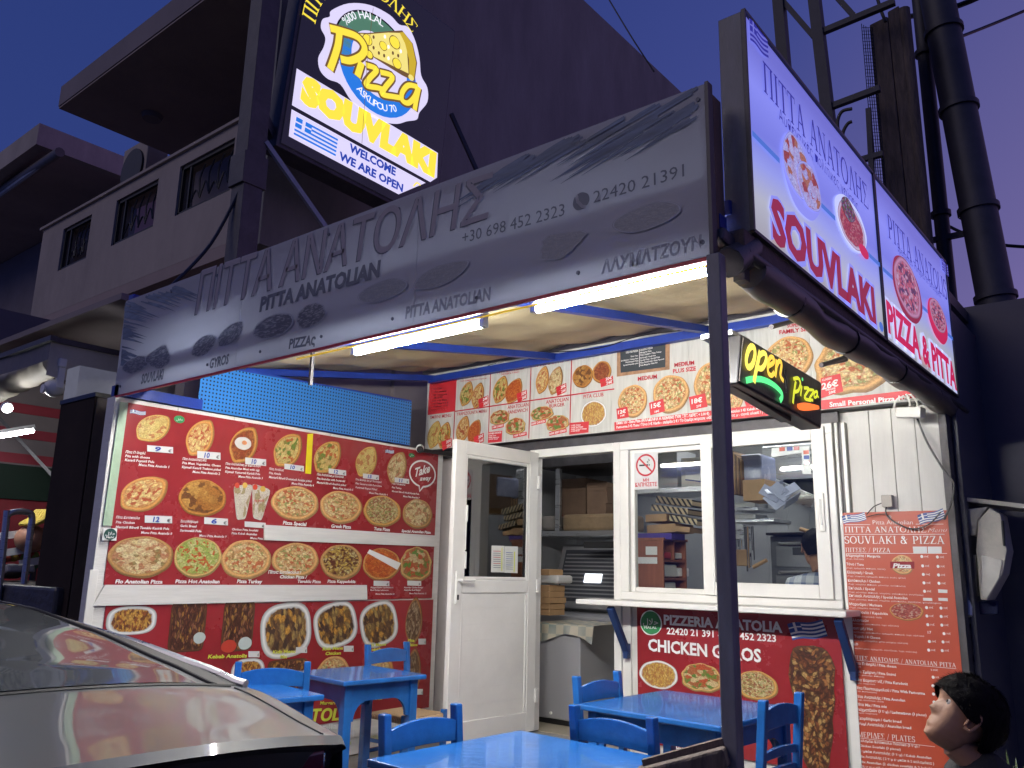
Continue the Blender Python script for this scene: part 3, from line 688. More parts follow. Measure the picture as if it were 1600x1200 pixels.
for pts in ([zd(402, 912), zd(500, 915), zd(497, 1122), zd(397, 1120)], [zd(503, 917), zd(607, 920), zd(604, 1128), zd(500, 1124)]):
    lb.quad(pts, mat('leaflet', (.68, .70, .66), .5), 'leaflet', -.014)
for i in range(9):
    y = 955+i*16
    lb.line([zd(412, y), zd(470, y+2)], .004, M['fdark'] if i % 3 else M['rtxt'], -.011, key='leaf')
    lb.line([zd(512, y+12), zd(565, y+14)], .004, M['fdark'] if i % 3 else M['btxt'], -.011, key='leafb')
lb.line([zd(480, 930), zd(478, 1110)], .008, M['ytxt'], -.011); lb.line([zd(578, 960), zd(575, 1118)], .01, M['ytxt'], -.011)
lb.done('leaflet_print')

# ================================================================== poster wall on the left and what hangs on it
pw = thing('poster_wall', 'white framed boarded screen wall carrying the red photo menus left of the door', 'wall', (XL, 3.7, 0))
B('wall', M['wboard'], (XL-.10, 2.30, 0, XL-.012, 5.18, 2.33), pw)
for i in range(7):
    B('board', M['wboard'], (XL-.012, 2.30+.412*i, .12, XL, 2.30+.412*(i+1)-.004, 2.33), pw, bevel=.002)
B('trim', M['white'], (XL+.001, 2.275, .1, XL+.02, 2.325, 1.30), pw, bevel=.003)
B('trim', M['bluef'], (XL-.06, 2.30, 2.335, XL+.03, 2.86, 2.40), pw)
rb = Board((XL+.004, 3.7, 1.5), (0, 1, 0), (0, 0, 1), pw)
z1 = Z(140, 600, 5.3333); z2 = Z(410, 640, 5.3333); z3 = Z(140, 780, 5.3333); z4 = Z(410, 820, 5.3333); z5 = Z(300, 900, 3.8095)
up = thing('photo_menu_poster', 'large red poster of pitas and pizzas with handwritten euro price tags, upper left wall', 'poster', (XL, 3.7, 1.8))
ub = Board((XL+.006, 3.7, 1.5), (0, 1, 0), (0, 0, 1), up)
ub.quad([z3(115, 713), z4(870, 505), z4(870, 624), z4(1410, 611), z2(1465, 370), z1(315, 155)], M['red'], 'panel', .003, .003)
ub.quad([z1(250, 150), z1(318, 158), z1(180, 1180), z1(105, 1178)], M['greenstrip'], 'tape', .0075)
CH = [(.62, .50, .18), (.70, .58, .24), (.58, .40, .12), (.42, .12, .04), (.60, .50, .20)]
F = {}
F['cheese'] = food('food_cheese', [(.62, .50, .18), (.70, .58, .24), (.66, .54, .20), (.50, .22, .08), (.62, .50, .18)], crust=(.60, .36, .10), scale=3.5, edge=.86, spots=.15)
F['egg'] = food('food_meat_egg', [(.22, .06, .025), (.28, .09, .03), (.20, .05, .02), (.34, .13, .05)], crust=(.55, .27, .07), scale=7, edge=.80, spots=.3)
F['mix'] = food('food_mixed_topping', [(.70, .57, .25), (.42, .10, .04), (.76, .63, .30), (.62, .38, .15), (.74, .60, .28), (.70, .57, .25)], crust=(.58, .28, .08), scale=5.5, edge=.78)
F['veg'] = food('food_green_pepper', [(.62, .52, .20), (.66, .56, .24), (.16, .26, .05), (.64, .52, .2), (.5, .14, .04)], crust=(.58, .30, .08), scale=4.5, edge=.82, spots=.25)
F['bread'] = food('food_bread', [(.48, .24, .06), (.56, .32, .09), (.40, .17, .04), (.16, .06, .02)], crust=(.50, .22, .05), scale=3, edge=.86, spots=.3, sauce=(.20, .08, .02))
F['pizza'] = food('food_pizza', [(.74, .64, .33), (.55, .16, .06), (.78, .70, .42), (.34, .38, .14), (.76, .62, .32), (.72, .52, .24)], crust=(.66, .38, .15), scale=8.5, edge=.80, spots=.45)
F['hot'] = food('food_pizza_green', [(.45, .52, .16), (.56, .60, .24), (.32, .42, .10), (.55, .10, .03), (.6, .6, .3)], crust=(.60, .42, .16), scale=8, edge=.88, spots=.3, sauce=(.2, .25, .05))
F['tuna'] = food('food_pizza_tuna', [(.50, .52, .26), (.60, .60, .36), (.25, .30, .10), (.30, .15, .08), (.6, .5, .25)], crust=(.60, .34, .10), scale=11, edge=.84, spots=.4)
F['dark'] = food('food_pizza_dark', [(.55, .40, .10), (.12, .035, .02), (.60, .46, .14), (.62, .55, .3)], crust=(.52, .30, .12), scale=9, edge=.82, spots=.7, sauce=(.10, .02, .012))
F['pale'] = food('food_pizza_pale', [(.66, .58, .34), (.72, .65, .40), (.68, .60, .36), (.66, .56, .3), (.30, .24, .10), (.50, .26, .14)], crust=(.45, .25, .09), scale=5.5, edge=.84, spots=.3)
F['plate'] = food('food_white_plate', [(.60, .32, .06), (.66, .40, .10), (.30, .09, .03), (.16, .05, .02), (.62, .36, .08)], edge=.78, rim=(.62, .63, .62), scale=6, st=(2.6, .9, 1), spots=.5, sauce=(.12, .04, .02))
F['kids'] = food('food_pita_plate', [(.42, .30, .11), (.20, .12, .05), (.06, .035, .03), (.62, .34, .07), (.10, .05, .03)], edge=.80, rim=(.64, .65, .64), scale=4.5, st=(1.7, .8, 1), spots=.6, sauce=(.08, .04, .03))
F['kebab'] = food('food_kebab_tray', [(.10, .035, .022), (.16, .055, .03), (.28, .13, .08), (.08, .03, .02), (.40, .22, .06)], edge=.9, rim=(.10, .04, .02), scale=5, st=(2.4, 1.1, 1), spots=.7, sauce=(.03, .012, .01))
F['wrap'] = food('food_paper_wrap', [(.62, .60, .54), (.66, .64, .58), (.66, .64, .6), (.40, .35, .20)], edge=.95, rim=(.5, .5, .45), scale=2.2, spots=.1)
F['boat'] = food('food_brown_boat', [(.34, .26, .17), (.20, .12, .07), (.44, .36, .26), (.12, .07, .04)], crust=(.36, .18, .07), edge=.86, scale=7, spots=.5, sauce=(.1, .04, .02))
F['burger'] = food('food_burger', [(.50, .10, .04), (.12, .26, .05), (.62, .52, .3), (.40, .15, .06)], crust=(.60, .38, .14), edge=.86, scale=4, spots=.2)
F['lahma'] = food('food_lahmacun', [(.55, .14, .03), (.62, .20, .05), (.48, .10, .03)], crust=(.58, .30, .10), edge=.88, scale=9, spots=.3)
F['fries'] = food('food_fries', [(.68, .46, .12), (.62, .38, .09), (.50, .24, .08), (.7, .52, .18)], edge=.86, rim=(.7, .7, .68), scale=6, st=(3, 1, 1), spots=.6, sauce=(.3, .12, .04))
F['doner'] = food('food_doner_meat', [(.40, .22, .08), (.14, .045, .02), (.34, .15, .055), (.08, .025, .015), (.48, .32, .13), (.2, .07, .03)], edge=.97, rim=(.1, .04, .02), scale=7, st=(.8, 2.2, 1), spots=.85, sauce=(.035, .012, .008))
def pics(b, z, L, k=None):
    for x, y, w, h, m, *r in L:
        sc = (z(1, 0)[0]-z(0, 0)[0])
        b.pic(z(x, y), w*sc, h*sc, F[m], 'food_picture', r[1] if len(r) > 1 else 0, r[0] if r else 'round')
pics(ub, z1, [(535, 365, 300, 250, 'cheese', 'pide', 48), (925, 445, 270, 300, 'mix', 'pide', 62), (1288, 505, 270, 300, 'egg', 'pide', 62),
     (460, 912, 400, 330, 'mix', 'pide', 42), (940, 952, 400, 310, 'bread'), (1268, 985, 120, 290, 'wrap', 'wrap', 4), (1412, 990, 120, 280, 'wrap', 'wrap', -6)])
ub.pic(z1(1275, 495), 26, 20, mat('egg_white', (.62, .60, .56), .4), 'food_picture', 30, n=.0062)
ub.pic(z1(1285, 490), 8, 7, mat('egg_yolk', (.62, .25, .1), .4), 'food_picture', n=.0078)
pics(ub, z2, [(215, 335, 260, 290, 'veg', 'pide', 55), (545, 393, 250, 280, 'veg', 'pide', 55), (868, 430, 205, 250, 'cheese', 'pide', 62), (1122, 480, 190, 250, 'pale', 'pide', 66),
     (275, 783, 400, 290, 'pizza'), (655, 815, 355, 275, 'pizza'), (998, 848, 315, 260, 'tuna'), (1292, 872, 250, 250, 'pale')])
pics(ub, z3, [(432, 482, 550, 350, 'pale'), (902, 487, 400, 340, 'hot'), (1306, 505, 420, 330, 'pizza')])
pics(ub, z4, [(278, 295, 395, 290, 'pizza'), (658, 312, 350, 300, 'dark'), (992, 330, 315, 270, 'lahma'), (1280, 325, 260, 280, 'burger', 'bun')])
ub.quad([z4(890, 205), z4(1150, 320), z4(1120, 375), z4(870, 235)], M['wtxt'], 'food_picture', .006)
for x, y, w in ((1225, 845, 20), (1290, 845, 20), (1375, 860, 20), (1440, 875, 22)):
    ub.pic(z1(x, y), w/2.6, 9, mat('tomato_print', (.55, .06, .03), .4) if x % 2 else mat('chip_print', (.62, .40, .08), .4), 'food_picture', n=.0062)
for x, y in ((1275, 975), (1410, 985)):
    ub.T('Pita Anatolian', z1(x-40, y), z1(x+42, y-6), 4, M['rtxt'], n=.005)
w = M['wtxt']
def cap(b, z, x, y, lines, dx, dy, h, wd, m=w, bold=.02, last=None, slope=.075, **k):
    for i, (t, L) in enumerate(zip(lines, wd)):
        xx = x+dx*i
        if last is not None and i == len(lines)-1: xx = last
        yy = y+dy*i+ (slope*(xx-x) if last is not None and i == len(lines)-1 else 0)
        b.T(t, z(xx, yy), z(xx+L, yy+slope*L), h/5.333, m, bold=bold, shear=.15, res=1, **k)
cap(ub, z1, 297, 575, ['Πίτα Πεϊνιρλί', 'Pita with cheese', 'Kasarli Peynirli Pide', 'Menu Pitta Anatolis 1'], -3, 33, 20, [165, 205, 245, 255], last=405)
cap(ub, z1, 772, 632, ['Πίτα Ανατολίτικη ΜΙΞ', 'Pita Meat, Vegetables, Cheese', 'Kiymali Kasarli Trabzon pidesi', 'Menu Pitta Anatolis 2'], -3, 34, 19, [200, 320, 325, 228], last=855)
cap(ub, z1, 1130, 672, ['Πίτα Ανατολίτικη με Κιμά & Αυγό', 'Pita Anatolian Meat with egg', 'Kiymali Yumurtali Karisik Pide', 'Menu Pitta Anatolis 3'], -2, 33, 18, [292, 285, 292, 203], last=1237)
cap(ub, z2, 53, 502, ['Πίτα Αντάλια', 'Pita Attalia', 'Mantarli Biberli Domatesli Antalya pidesi', 'Menu Pitta Anatolis 4'], -1, 34, 18, [122, 100, 357, 185], last=240, slope=.10)
cap(ub, z2, 452, 548, ['Πίτα Ανατολίτικη με Σουτζούκι', 'Pita Anatolian with Soutzouki', 'Mantarli Biberli Anadolu pidesi', 'Menu Pitta Anatolis 5'], -1, 33, 17, [222, 235, 245, 168], last=586, slope=.10)
cap(ub, z2, 773, 588, ['Πίτα Καισαρείας με Παστουρμά', 'Pita Caesarea with Pastourma', 'Pastirmali Kayseri Pidesi', 'Menu Pitta Anatolis 6'], 0, 33, 15, [218, 218, 180, 155], last=886, slope=.11)
cap(ub, z2, 1076, 622, ['Πίτα Γαλοπούλα', 'Pita Turkey', 'Mantarli Biberli Hindili Karisik Pide', 'Menu Pitta Anatolis 7'], 0, 32, 14, [112, 80, 228, 137], last=1170, slope=.11)
cap(ub, z1, 217, 1120, ['Πίτα Κοτόπουλο', 'Pita Chicken', 'Mantarli Biberli Tavuklu Kasirik Pide', 'Menu Pitta Anatolis 8'], -2, 40, 20, [198, 157, 447, 260], last=425, slope=.035)
cap(ub, z1, 753, 1152, ['Σκορδόψωμο', 'Garlic Bread', 'Sarimsakli Pide', 'Menu Pitta Anatolis 9'], -2, 38, 19, [147, 137, 180, 228], last=910, slope=.04)
cap(ub, z3, 1182, 258, ['Chicken Pitta Souvlaki', 'Pitta Kebab Anatolian', 'Menu Pitta'], -2, 33, 17, [220, 212, 105], last=1335, slope=.05)
for t, a, b_, h in [('Pizza Special', z2(165, 955), z2(362, 970), 5.2), ('Greek Pizza', z2(568, 982), z2(733, 992), 4.8), ('Tuna Pizza', z2(925, 1004), z2(1058, 1013), 4.6), ('Special Anatolian Pizza', z2(1155, 1020), z2(1397, 1034), 3.9),
                    ('Flo Anatolian Pizza', z3(208, 700), z3(602, 702), 5.6), ('Pizza Hot Anatolian', z3(708, 698), z3(1077, 700), 5.4), ('Pizza Turkey', z3(1222, 697), z3(1433, 700), 5.2),
                    ('Πίτσα Κοτόπουλο /', z4(43, 405), z4(318, 408), 4.6), ('Chicken Pizza /', z4(140, 445), z4(367, 447), 4.5), ('Tavuklu Pizza', z4(287, 482), z4(482, 485), 4.5), ('Pizza Kappadokia', z4(537, 482), z4(770, 484), 4.5)]:
    ub.T(t, a, b_, h, w, bold=.035, shear=.12, n=.0072)
for t, x, y, L in [('Λαχματζούν / Lachmatzoun', 898, 528, 190), ('Beef Kebap Lahmacun', 898, 550, 150), ('Menu Pitta Anatolis 20', 940, 582, 158), ('Anatolian Chicken Burger', 1177, 528, 160), ('Anatolian Beef Burger', 1177, 549, 140), ('Menu Pitta Anatolis 21', 1222, 578, 140)]:
    ub.T(t, z4(x, y), z4(x+L, y), 2.4, w, bold=.02, res=1)
# price tags stuck on the poster, each with a handwritten figure
def tagq(b, z, x0, y0, x1, y1, price, sl=.06, eu=True, hh=None):
    b.quad([z(x0, y0), z(x1, y0+sl*(x1-x0)), z(x1, y1+sl*(x1-x0)), z(x0, y1)], mat('price_tag_paper', (.66, .66, .65), .5, var=.03) if 'tagp' not in M else M['tagp'], 'price_tag', .0085)
    s = z(1, 0)[0]-z(0, 0)[0]; w_ = x1-x0; h_ = y1-y0
    if price: b.T(price, z(x0+w_*.28, y1-h_*.16+sl*w_*.3), z(x0+w_*.52, y1-h_*.16+sl*w_*.5), h_*.66*s, M['btxt'], bold=.035, shear=.1, n=.0105)
    if eu: b.T('€', z(x1-w_*.2, y1-h_*.16+sl*w_*.9), z(x1-w_*.07, y1-h_*.16+sl*w_*.95), h_*.42*s, M['ktxt'], n=.0105)
M['tagp'] = mat('price_tag_paper', (.66, .66, .65), .5, var=.03)
tagq(ub, z1, 475, 510, 690, 562, '9', .08); tagq(ub, z1, 892, 558, 1085, 618, '10', .08); tagq(ub, z1, 1292, 612, 1465, 667, '10', .10)
tagq(ub, z2, 178, 450, 340, 495, '10', .13); tagq(ub, z2, 547, 490, 692, 532, '12', .13); tagq(ub, z2, 833, 532, 965, 572, '13', .12); tagq(ub, z2, 1097, 565, 1217, 605, '11', .12)
tagq(ub, z1, 455, 1095, 682, 1155, '12', .03); tagq(ub, z1, 950, 1110, 1147, 1165, '6', .07); tagq(ub, z1, 1287, 1145, 1462, 1190, '', .07)
tagq(ub, z4, 922, 465, 1052, 508, '', .03); tagq(ub, z4, 1202, 465, 1317, 505, '', .03)
ub.quad([z2(372, 205), z2(418, 200), z2(400, 537), z2(352, 532)], mat('yellow_tape', (.82, .66, .02), .4), 'tape', .007)
# take away bubble
cu = ub.uv(z2(1332, 535)); ru = abs(ub.uv(z2(1437, 535))[0]-cu[0]); rv = abs(ub.uv(z2(1332, 428))[1]-cu[1])
ub.line([(cu[0]+ru*math.cos(R(a)), cu[1]+rv*math.sin(R(a))) for a in range(-85, 262, 9)]+[(cu[0]-ru*.18, cu[1]-rv*1.38), (cu[0]+.09*ru, cu[1]-rv)], ru*.10, w, .005, px=False)
ub.T('Take', z2(1265, 560), z2(1392, 520), 13, w, bold=.03, shear=.25, n=.006); ub.T('away', z2(1308, 592), z2(1402, 588), 7, w, bold=.03, shear=.25, n=.006)
for z, x, y, r in ((z1, 745, 295, 45), (z2, 1240, 382, 26)):
    ub.pic(z(x, y), 2*r/5.33, 2*r*.7/5.33, M['green'], 'halal_mark', n=.0050); ub.T('ﻝﻼﺣ', z(x-r*.6, y+r*.2), z(x+r*.6, y+r*.25), 3, w, n=.0075, bold=0)
ub.flag(z1(332, 245), z1(462, 262), 6, M['flagb'], w, n=.005, wave=.12); ub.flag(z2(1020, 362), z2(1092, 366), 5, M['flagb'], w, n=.005, wave=.12)
# halal tile sticker on the frame
ub.quad([z3(105, 240), z3(218, 243), z3(210, 345), z3(93, 342)], M['wtxt'], 'sticker', .019); ub.pic(z3(158, 292), 20, 18, mat('dark_green_print', (.01, .06, .05), .4), 'halal_mark', n=.021)
ub.T('ﻝﻼﺣ', z3(118, 300), z3(195, 298), 5, w, n=.023, bold=0); ub.T('Halal', z3(125, 325), z3(185, 325), 3, w, n=.023)
ub.done()
# white boards covering old print
cb = thing('cover_board', 'long white painted board screwed under the pizza row of the red poster', 'board', (XL, 3.2, 1.1))
Board((XL+.006, 3.7, 1.5), (0, 1, 0), (0, 0, 1), cb).quad([z3(118, 713), z4(858, 502), z4(862, 622), z3(15, 888)], M['wboard'], 'board', .018, .012)
cb = thing('cover_board', 'narrower white board crossing the red poster below the upper pizzas', 'board', (XL, 4.6, 1.5))
Board((XL+.006, 3.7, 1.5), (0, 1, 0), (0, 0, 1), cb).quad([z2(5, 960), z2(1440, 1050), z2(1440, 1142), z2(5, 1087)], M['wboard'], 'board', .020, .012)
# lower poster
lp = thing('grill_menu_poster', 'red grill and kids menu poster low on the wall behind the blue chairs', 'poster', (XL, 3.7, .6))
lo = Board((XL+.006, 3.7, 1.5), (0, 1, 0), (0, 0, 1), lp)
y0 = P(165, 940, 'x', XL)[1]; yr = P(676, 934, 'x', XL)[1]
lo.quad([(y0-3.7, -1.25), (yr-3.7, -1.25), (yr-3.7, -.405), (y0-3.7, -.405)], M['red'], 'panel', .003, px=False)
pics(lo, z3, [(350, 1010, 420, 240, 'plate', 'plate'), (815, 1060, 300, 420, 'kebab', 'tray'), (1235, 1055, 260, 420, 'kebab', 'tray')])
for z, x, y, r in ((z3, 910, 1155, 50), (z3, 1290, 1200, 55)): lo.pic(z(x, y), 2*r/5.33, 2*r*.95/5.33, mat('dip_print', (.50, .58, .56), .4), 'food_picture', n=.0065)
lo.pic(z5(215, 418), 24, 20, mat('tomato_slice_print', (.50, .05, .03), .4), 'food_picture', n=.0065)
pics(lo, z5, [(560, 322, 300, 330, 'kids', 'plate', 8), (855, 290, 255, 275, 'kids', 'plate', 15), (1112, 285, 222, 270, 'kids', 'plate', 15), (1320, 265, 125, 250, 'boat', 'pide', 85),
     (330, 580, 200, 180, 'plate', 'plate'), (565, 590, 240, 190, 'kebab', 'tray'), (835, 600, 215, 245, 'pizza'), (1105, 600, 195, 260, 'mix', 'round'), (1315, 570, 115, 250, 'boat', 'pide', 85)])
for t, a, b_, h in [('Kebab Anatolis', z5(90, 490), z5(322, 484), 5.6), ('Kids Menu', z5(475, 462), z5(612, 456), 5.0), ('Mix', z5(520, 490), z5(563, 489), 5.0), ('Kids Menu', z5(773, 442), z5(895, 436), 4.7), ('Chicken', z5(790, 470), z5(882, 466), 4.7),
                    ('Kids Menu', z5(1030, 420), z5(1150, 414), 4.5), ('Kebab', z5(1045, 446), z5(1120, 442), 4.5), ('Pita', z5(1280, 392), z5(1320, 390), 4.2), ('Efesos', z5(1276, 418), z5(1338, 416), 4.2), ('Pizza', z5(790, 725), z5(852, 723), 4.7), ('Margarita', z5(757, 765), z5(870, 762), 4.7),
                    ('Pita', z5(1040, 705), z5(1080, 702), 4.2), ('Anatolia', z5(1020, 738), z5(1128, 735), 4.2), ('Samson', z5(1250, 710), z5(1322, 707), 4.2)]:
    lo.T(t, a, b_, h, M['ytxt'], bold=.03, shear=.1, n=.0082)
lo.T('ΑΝΑΤΟLIS', z5(480, 880), z5(940, 850), 18, M['ytxt'], bold=.04, shear=.15, n=.0065)
lo.T('Pitta Anatolia', z5(500, 925), z5(862, 908), 9, w, bold=.03, n=.0065)
lo.T('ﺎﻴﻟﻮﺿﺎﻧﻷا ﺎﺘﻴﺑ', z5(1000, 990), z5(1160, 985), 9, M['ytxt'], bold=0, n=.0065)
lo.T('22420 21391', z5(1060, 950), z5(1160, 946), 5, w, bold=.02, n=.0065)
lo.T('pizza burger menu', z5(700, 1015), z5(940, 1003), 7, M['ytxt'], bold=.03, n=.0065)
lo.flag(z5(1005, 825), z5(1065, 822), 14, M['ktxt'], w, wave=.05, n=.0065)
for x0, y0_, x1, y1 in ((332, 447, 397, 483), (615, 423, 680, 457), (900, 415, 957, 450), (1344, 373, 1388, 407), (1137, 683, 1185, 717), (1327, 672, 1370, 705)):
    tagq(lo, z5, x0, y0_, x1, y1, '', .0)
lo.done()
# ---- perforated blue sheet above the posters
bp_ = thing('perforated_panel', 'blue perforated metal sheet above the red poster, glare on its left half', 'panel', (XL, 3.8, 2.5))
pq = [(2.83, 2.335), (4.76, 2.345), (4.76, 2.71), (2.84, 2.64)]
MB().prism([(a, b) for a, b in pq], (XL+.012, 0, 0), (0, 1, 0), (0, 0, 1), (.004, 0, 0)).build('sheet', M['perf'], bp_)
for a, b in ((2.84, 4.75),): 
    MB().bar((XL+.006, 2.84, 2.645), (XL+.006, 4.76, 2.715), .01, .02).build('edge_frame', M['bluef'], bp_)
    MB().bar((XL+.006, 2.84, 2.345), (XL+.006, 4.76, 2.35), .01, .02).build('edge_frame', M['bluef'], bp_)
# ================================================================== overhead menu banner on the shop front
YM = 5.16
mb_root = thing('overhead_menu', 'long whitewashed plank print menu banner above door and hatch with red section lines', 'menu board', (-3.2, YM, 2.7))
zt = P(800, 570, 'y', YM)[2]; xl = P(669, 650, 'y', YM)[0]
bz0, bz1 = P(667, 702, 'y', YM)[2], P(671, 596, 'y', YM)[2]
bz0 = (bz0+P(1230, 648, 'y', YM)[2])/2
B('banner_box', M['dark'], (xl+.01, YM+.014, bz0+.005, -1.13, YB-.013, bz1+.02), mb_root)
n_ = 19; wd = (-1.13-xl)/n_
for i in range(n_):
    B('board', M['wprint'], (xl+i*wd, YM, bz0, xl+(i+1)*wd-.002, YM+.012, bz1+.03), mb_root)
ob = Board((-3.2, YM, 2.7), (1, 0, 0), (0, 0, 1), mb_root)
z6 = Z(650, 540, 5.3333); z7 = Z(930, 480, 5.3333); z8 = Z(1130, 470, 4.2865)
rt = M['rtxt']
ob.quad([z6(100, 580), z6(328, 548), z6(342, 265), z6(117, 300)], M['redb'], 'panel', .004)
for a, b in [((625, 215), (605, 800)), ((962, 155), (942, 775)), ((1300, 95), (1283, 740)), ((325, 550), (312, 842))]:
    ob.line([z6(*a), z6(*b)], .009, rt, .0042)
ob.line([z6(325, 549), z6(950, 460)], .010, rt, .0045, key='h1'); ob.line([z6(950, 460), z7(162, 682)], .010, rt, .0045, key='h1')
def O(t, z, x0, y0, x1, y1, h, m=rt, **k):
    ob.T(t, z(x0, y0), z(x1, y1), h/5.333, m, **k)
O('DRINKS', z6, 132, 333, 230, 316, 24, w)
for i, t in enumerate(['2.50€ Cola', '2.50€ Lemonade', '2.50€ Orangeade', '2.50€ Sprite', '3.00€ Soda Water', '1.00€ Water 0.5 lt', '2.00€ Water 1.5 lt', '4.00€ Cola 1.5 lt']):
    O(t, z6, 135-i*2, 372+i*25, [215, 260, 262, 225, 265, 270, 268, 255][i], 362+i*24, 15, w, res=1, bold=.02)
O('KAISARIA MENU', z6, 375, 282, 594, 248, 26); O('PASTOURMADES & SOUTZOUKI', z6, 372, 303, 592, 278, 10, res=1)
O('ANTALYA MENU', z6, 680, 236, 903, 196, 28); O('CHICKEN & TURKEY', z6, 708, 248, 865, 226, 12, res=1)
O('MIDDLE EAST MENU', z6, 975, 182, 1280, 130, 30); O('ADANA MENU', z6, 1375, 110, 1600, 70, 32)
ob.T('MENU', z7(25, 408), z7(125, 390), 6, rt) if False else None
O('SMIRNI MENU', z6, 120, 613, 295, 594, 26); O('TRAPEZOUNTA MENU', z6, 342, 585, 593, 556, 24)
O('ANATOLIAN', z6, 765, 530, 940, 505, 28); O('SANDWICH', z6, 768, 572, 932, 549, 28)
O('ANATOLIAN', z6, 1085, 488, 1273, 460, 30); O('BURGER', z6, 1113, 520, 1240, 503, 28); O('PITA CLUB', z6, 1398, 443, 1565, 422, 30)
O('MEDIUM', z7, 357, 615, 517, 593, 32, bold=.03); O('MEDIUM', z7, 662, 500, 828, 478, 32, bold=.03); O('PLUS SIZE', z7, 650, 552, 842, 527, 32, bold=.03)
ob.T('FAMILY SIZE', z8(378, 225), z8(600, 198), 6, rt, bold=.03); ob.T('SUPER', z8(430, 180), z8(520, 170), 5, rt, bold=.03)
PC = lambda L, z: pics(ob, z, L)
PC([(425, 400, 130, 185, 'veg', 'pide', 65), (520, 415, 125, 190, 'mix', 'pide', 70), (708, 365, 145, 205, 'veg', 'pide', 65), (820, 375, 165, 190, 'lahma', 'pide', 60),
    (1058, 285, 130, 205, 'mix', 'pide', 68), (1168, 290, 145, 210, 'pale', 'pide', 66), (1392, 258, 170, 190, 'bread'), (157, 740, 135, 205, 'cheese', 'pide', 68), (240, 745, 130, 195, 'veg', 'pide', 68),
    (395, 695, 130, 200, 'mix', 'pide', 66), (490, 715, 130, 185, 'lahma', 'pide', 60), (700, 598, 160, 120, 'burger', 'bun'), (832, 672, 165, 140, 'burger', 'bun'), (1050, 565, 185, 115, 'burger', 'bun', 15), (1180, 645, 190, 130, 'burger', 'bun', 10),
    (1480, 568, 220, 225, 'fries')], z6)
PC([(58, 543, 160, 185, 'egg'), (315, 785, 245, 275, 'pizza'), (632, 725, 305, 320, 'pizza'), (985, 640, 330, 370, 'pizza')], z7)
pics(ob, z8, [(440, 385, 330, 290, 'pizza')])
fsl = bpy.data.objects
ob.pic(z8(860, 430), 118, 90, F['pizza'], 'food_picture', 0, 'bun')
ob.pic(z8(70, 660), 30, 40, F['pizza'], 'food_picture', 0)
def lab(z, q, lines, col=M['redb'], h=.5):
    ob.quad([z(*p) for p in q], col, 'price_label', .0065)
    for (t, a, b, hh) in lines: ob.T(t, z(*a), z(*b), hh/5.333, w, n=.0085, bold=.03)
for x, y, a, b in ((523, 447, '24€', '30€'), (843, 400, '22€', '28€'), (1172, 345, '20€', '24€'), (217, 800, '20€', '25€'), (485, 760, '20€', '24€')):
    lab(z6, [(x, y+2), (x+83, y-32), (x+85, y+5), (x+3, y+42)], [(a, (x+40, y+17), (x+80, y), 22)])
    lab(z6, [(x+3, y+44), (x+86, y+10), (x+87, y+42), (x+8, y+80)] if False else [(x+4, y+43), (x+85, y+8), (x+84, y+40), (x+10, y+76)], [(b, (x+44, y+52), (x+82, y+35), 20)])
lab(z7, [(42, 605), (150, 572), (152, 602), (45, 636)], [('20€', (92, 613), (143, 598), 22)]); lab(z7, [(48, 638), (153, 605), (155, 635), (52, 668)], [('24€', (97, 648), (147, 632), 22)])
lab(z7, [(180, 848), (270, 828), (285, 918), (188, 935)], [('12€', (195, 893), (260, 880), 28), ('14€', (215, 915), (250, 907), 14)])
lab(z7, [(452, 798), (570, 763), (585, 868), (463, 903)], [('15€', (470, 846), (552, 828), 36), ('18€', (500, 882), (538, 873), 16)])
lab(z7, [(783, 750), (920, 718), (940, 830), (800, 860)], [('18€', (808, 808), (897, 790), 38), ('21€', (848, 838), (888, 828), 18)])
lab(z7, [(1245, 780), (1370, 745), (1385, 800), (1262, 828)], [('22€', (1300, 800), (1352, 788), 20)])
lab(z8, [(655, 520), (785, 488), (806, 608), (655, 655)], [('26€', (663, 597), (775, 570), 50), ('CLASSIC', (665, 540), (732, 525), 16), ('DELUXE', (690, 605), (755, 592), 14), ('29€', (710, 628), (757, 615), 20)])
lab(z6, [(635, 672), (735, 650), (735, 680), (638, 702)], [('7.00€ CHEESE', (642, 692), (730, 672), 14)]); lab(z6, [(812, 742), (925, 718), (927, 748), (815, 772)], [('7.00€ TURKEY', (820, 762), (920, 740), 14)])
lab(z6, [(962, 642), (1085, 612), (1087, 642), (966, 670)], [('8.00€ CHICKEN', (968, 663), (1080, 637), 16)]); lab(z6, [(1113, 722), (1257, 690), (1259, 722), (1116, 754)], [('8.00€ BEEF KEBAB', (1118, 746), (1252, 715), 16)])
lab(z6, [(606, 722), (722, 710), (718, 800), (603, 812)], [('OTHER CHOICES', (610, 742), (716, 730), 12)]+[(t, (612, 758+i*14), (612+c, 754+i*14), 9) for i, (t, c) in enumerate((('7.50€ Tuna', 60), ('8.00€ Pastourma', 85), ('8.00€ Beef', 75)))])
lab(z6, [(1287, 645), (1445, 632), (1440, 725), (1282, 742)], [(t, (1297, 672+i*16), (1297+c, 666+i*16), 10) for i, (t, c) in enumerate((('11.00€ Chicken', 80), ('12.00€ Beef Kebab', 100), ('12.00€ Turkey & Cheese', 130), ('13.00€ Mixed', 70)))])
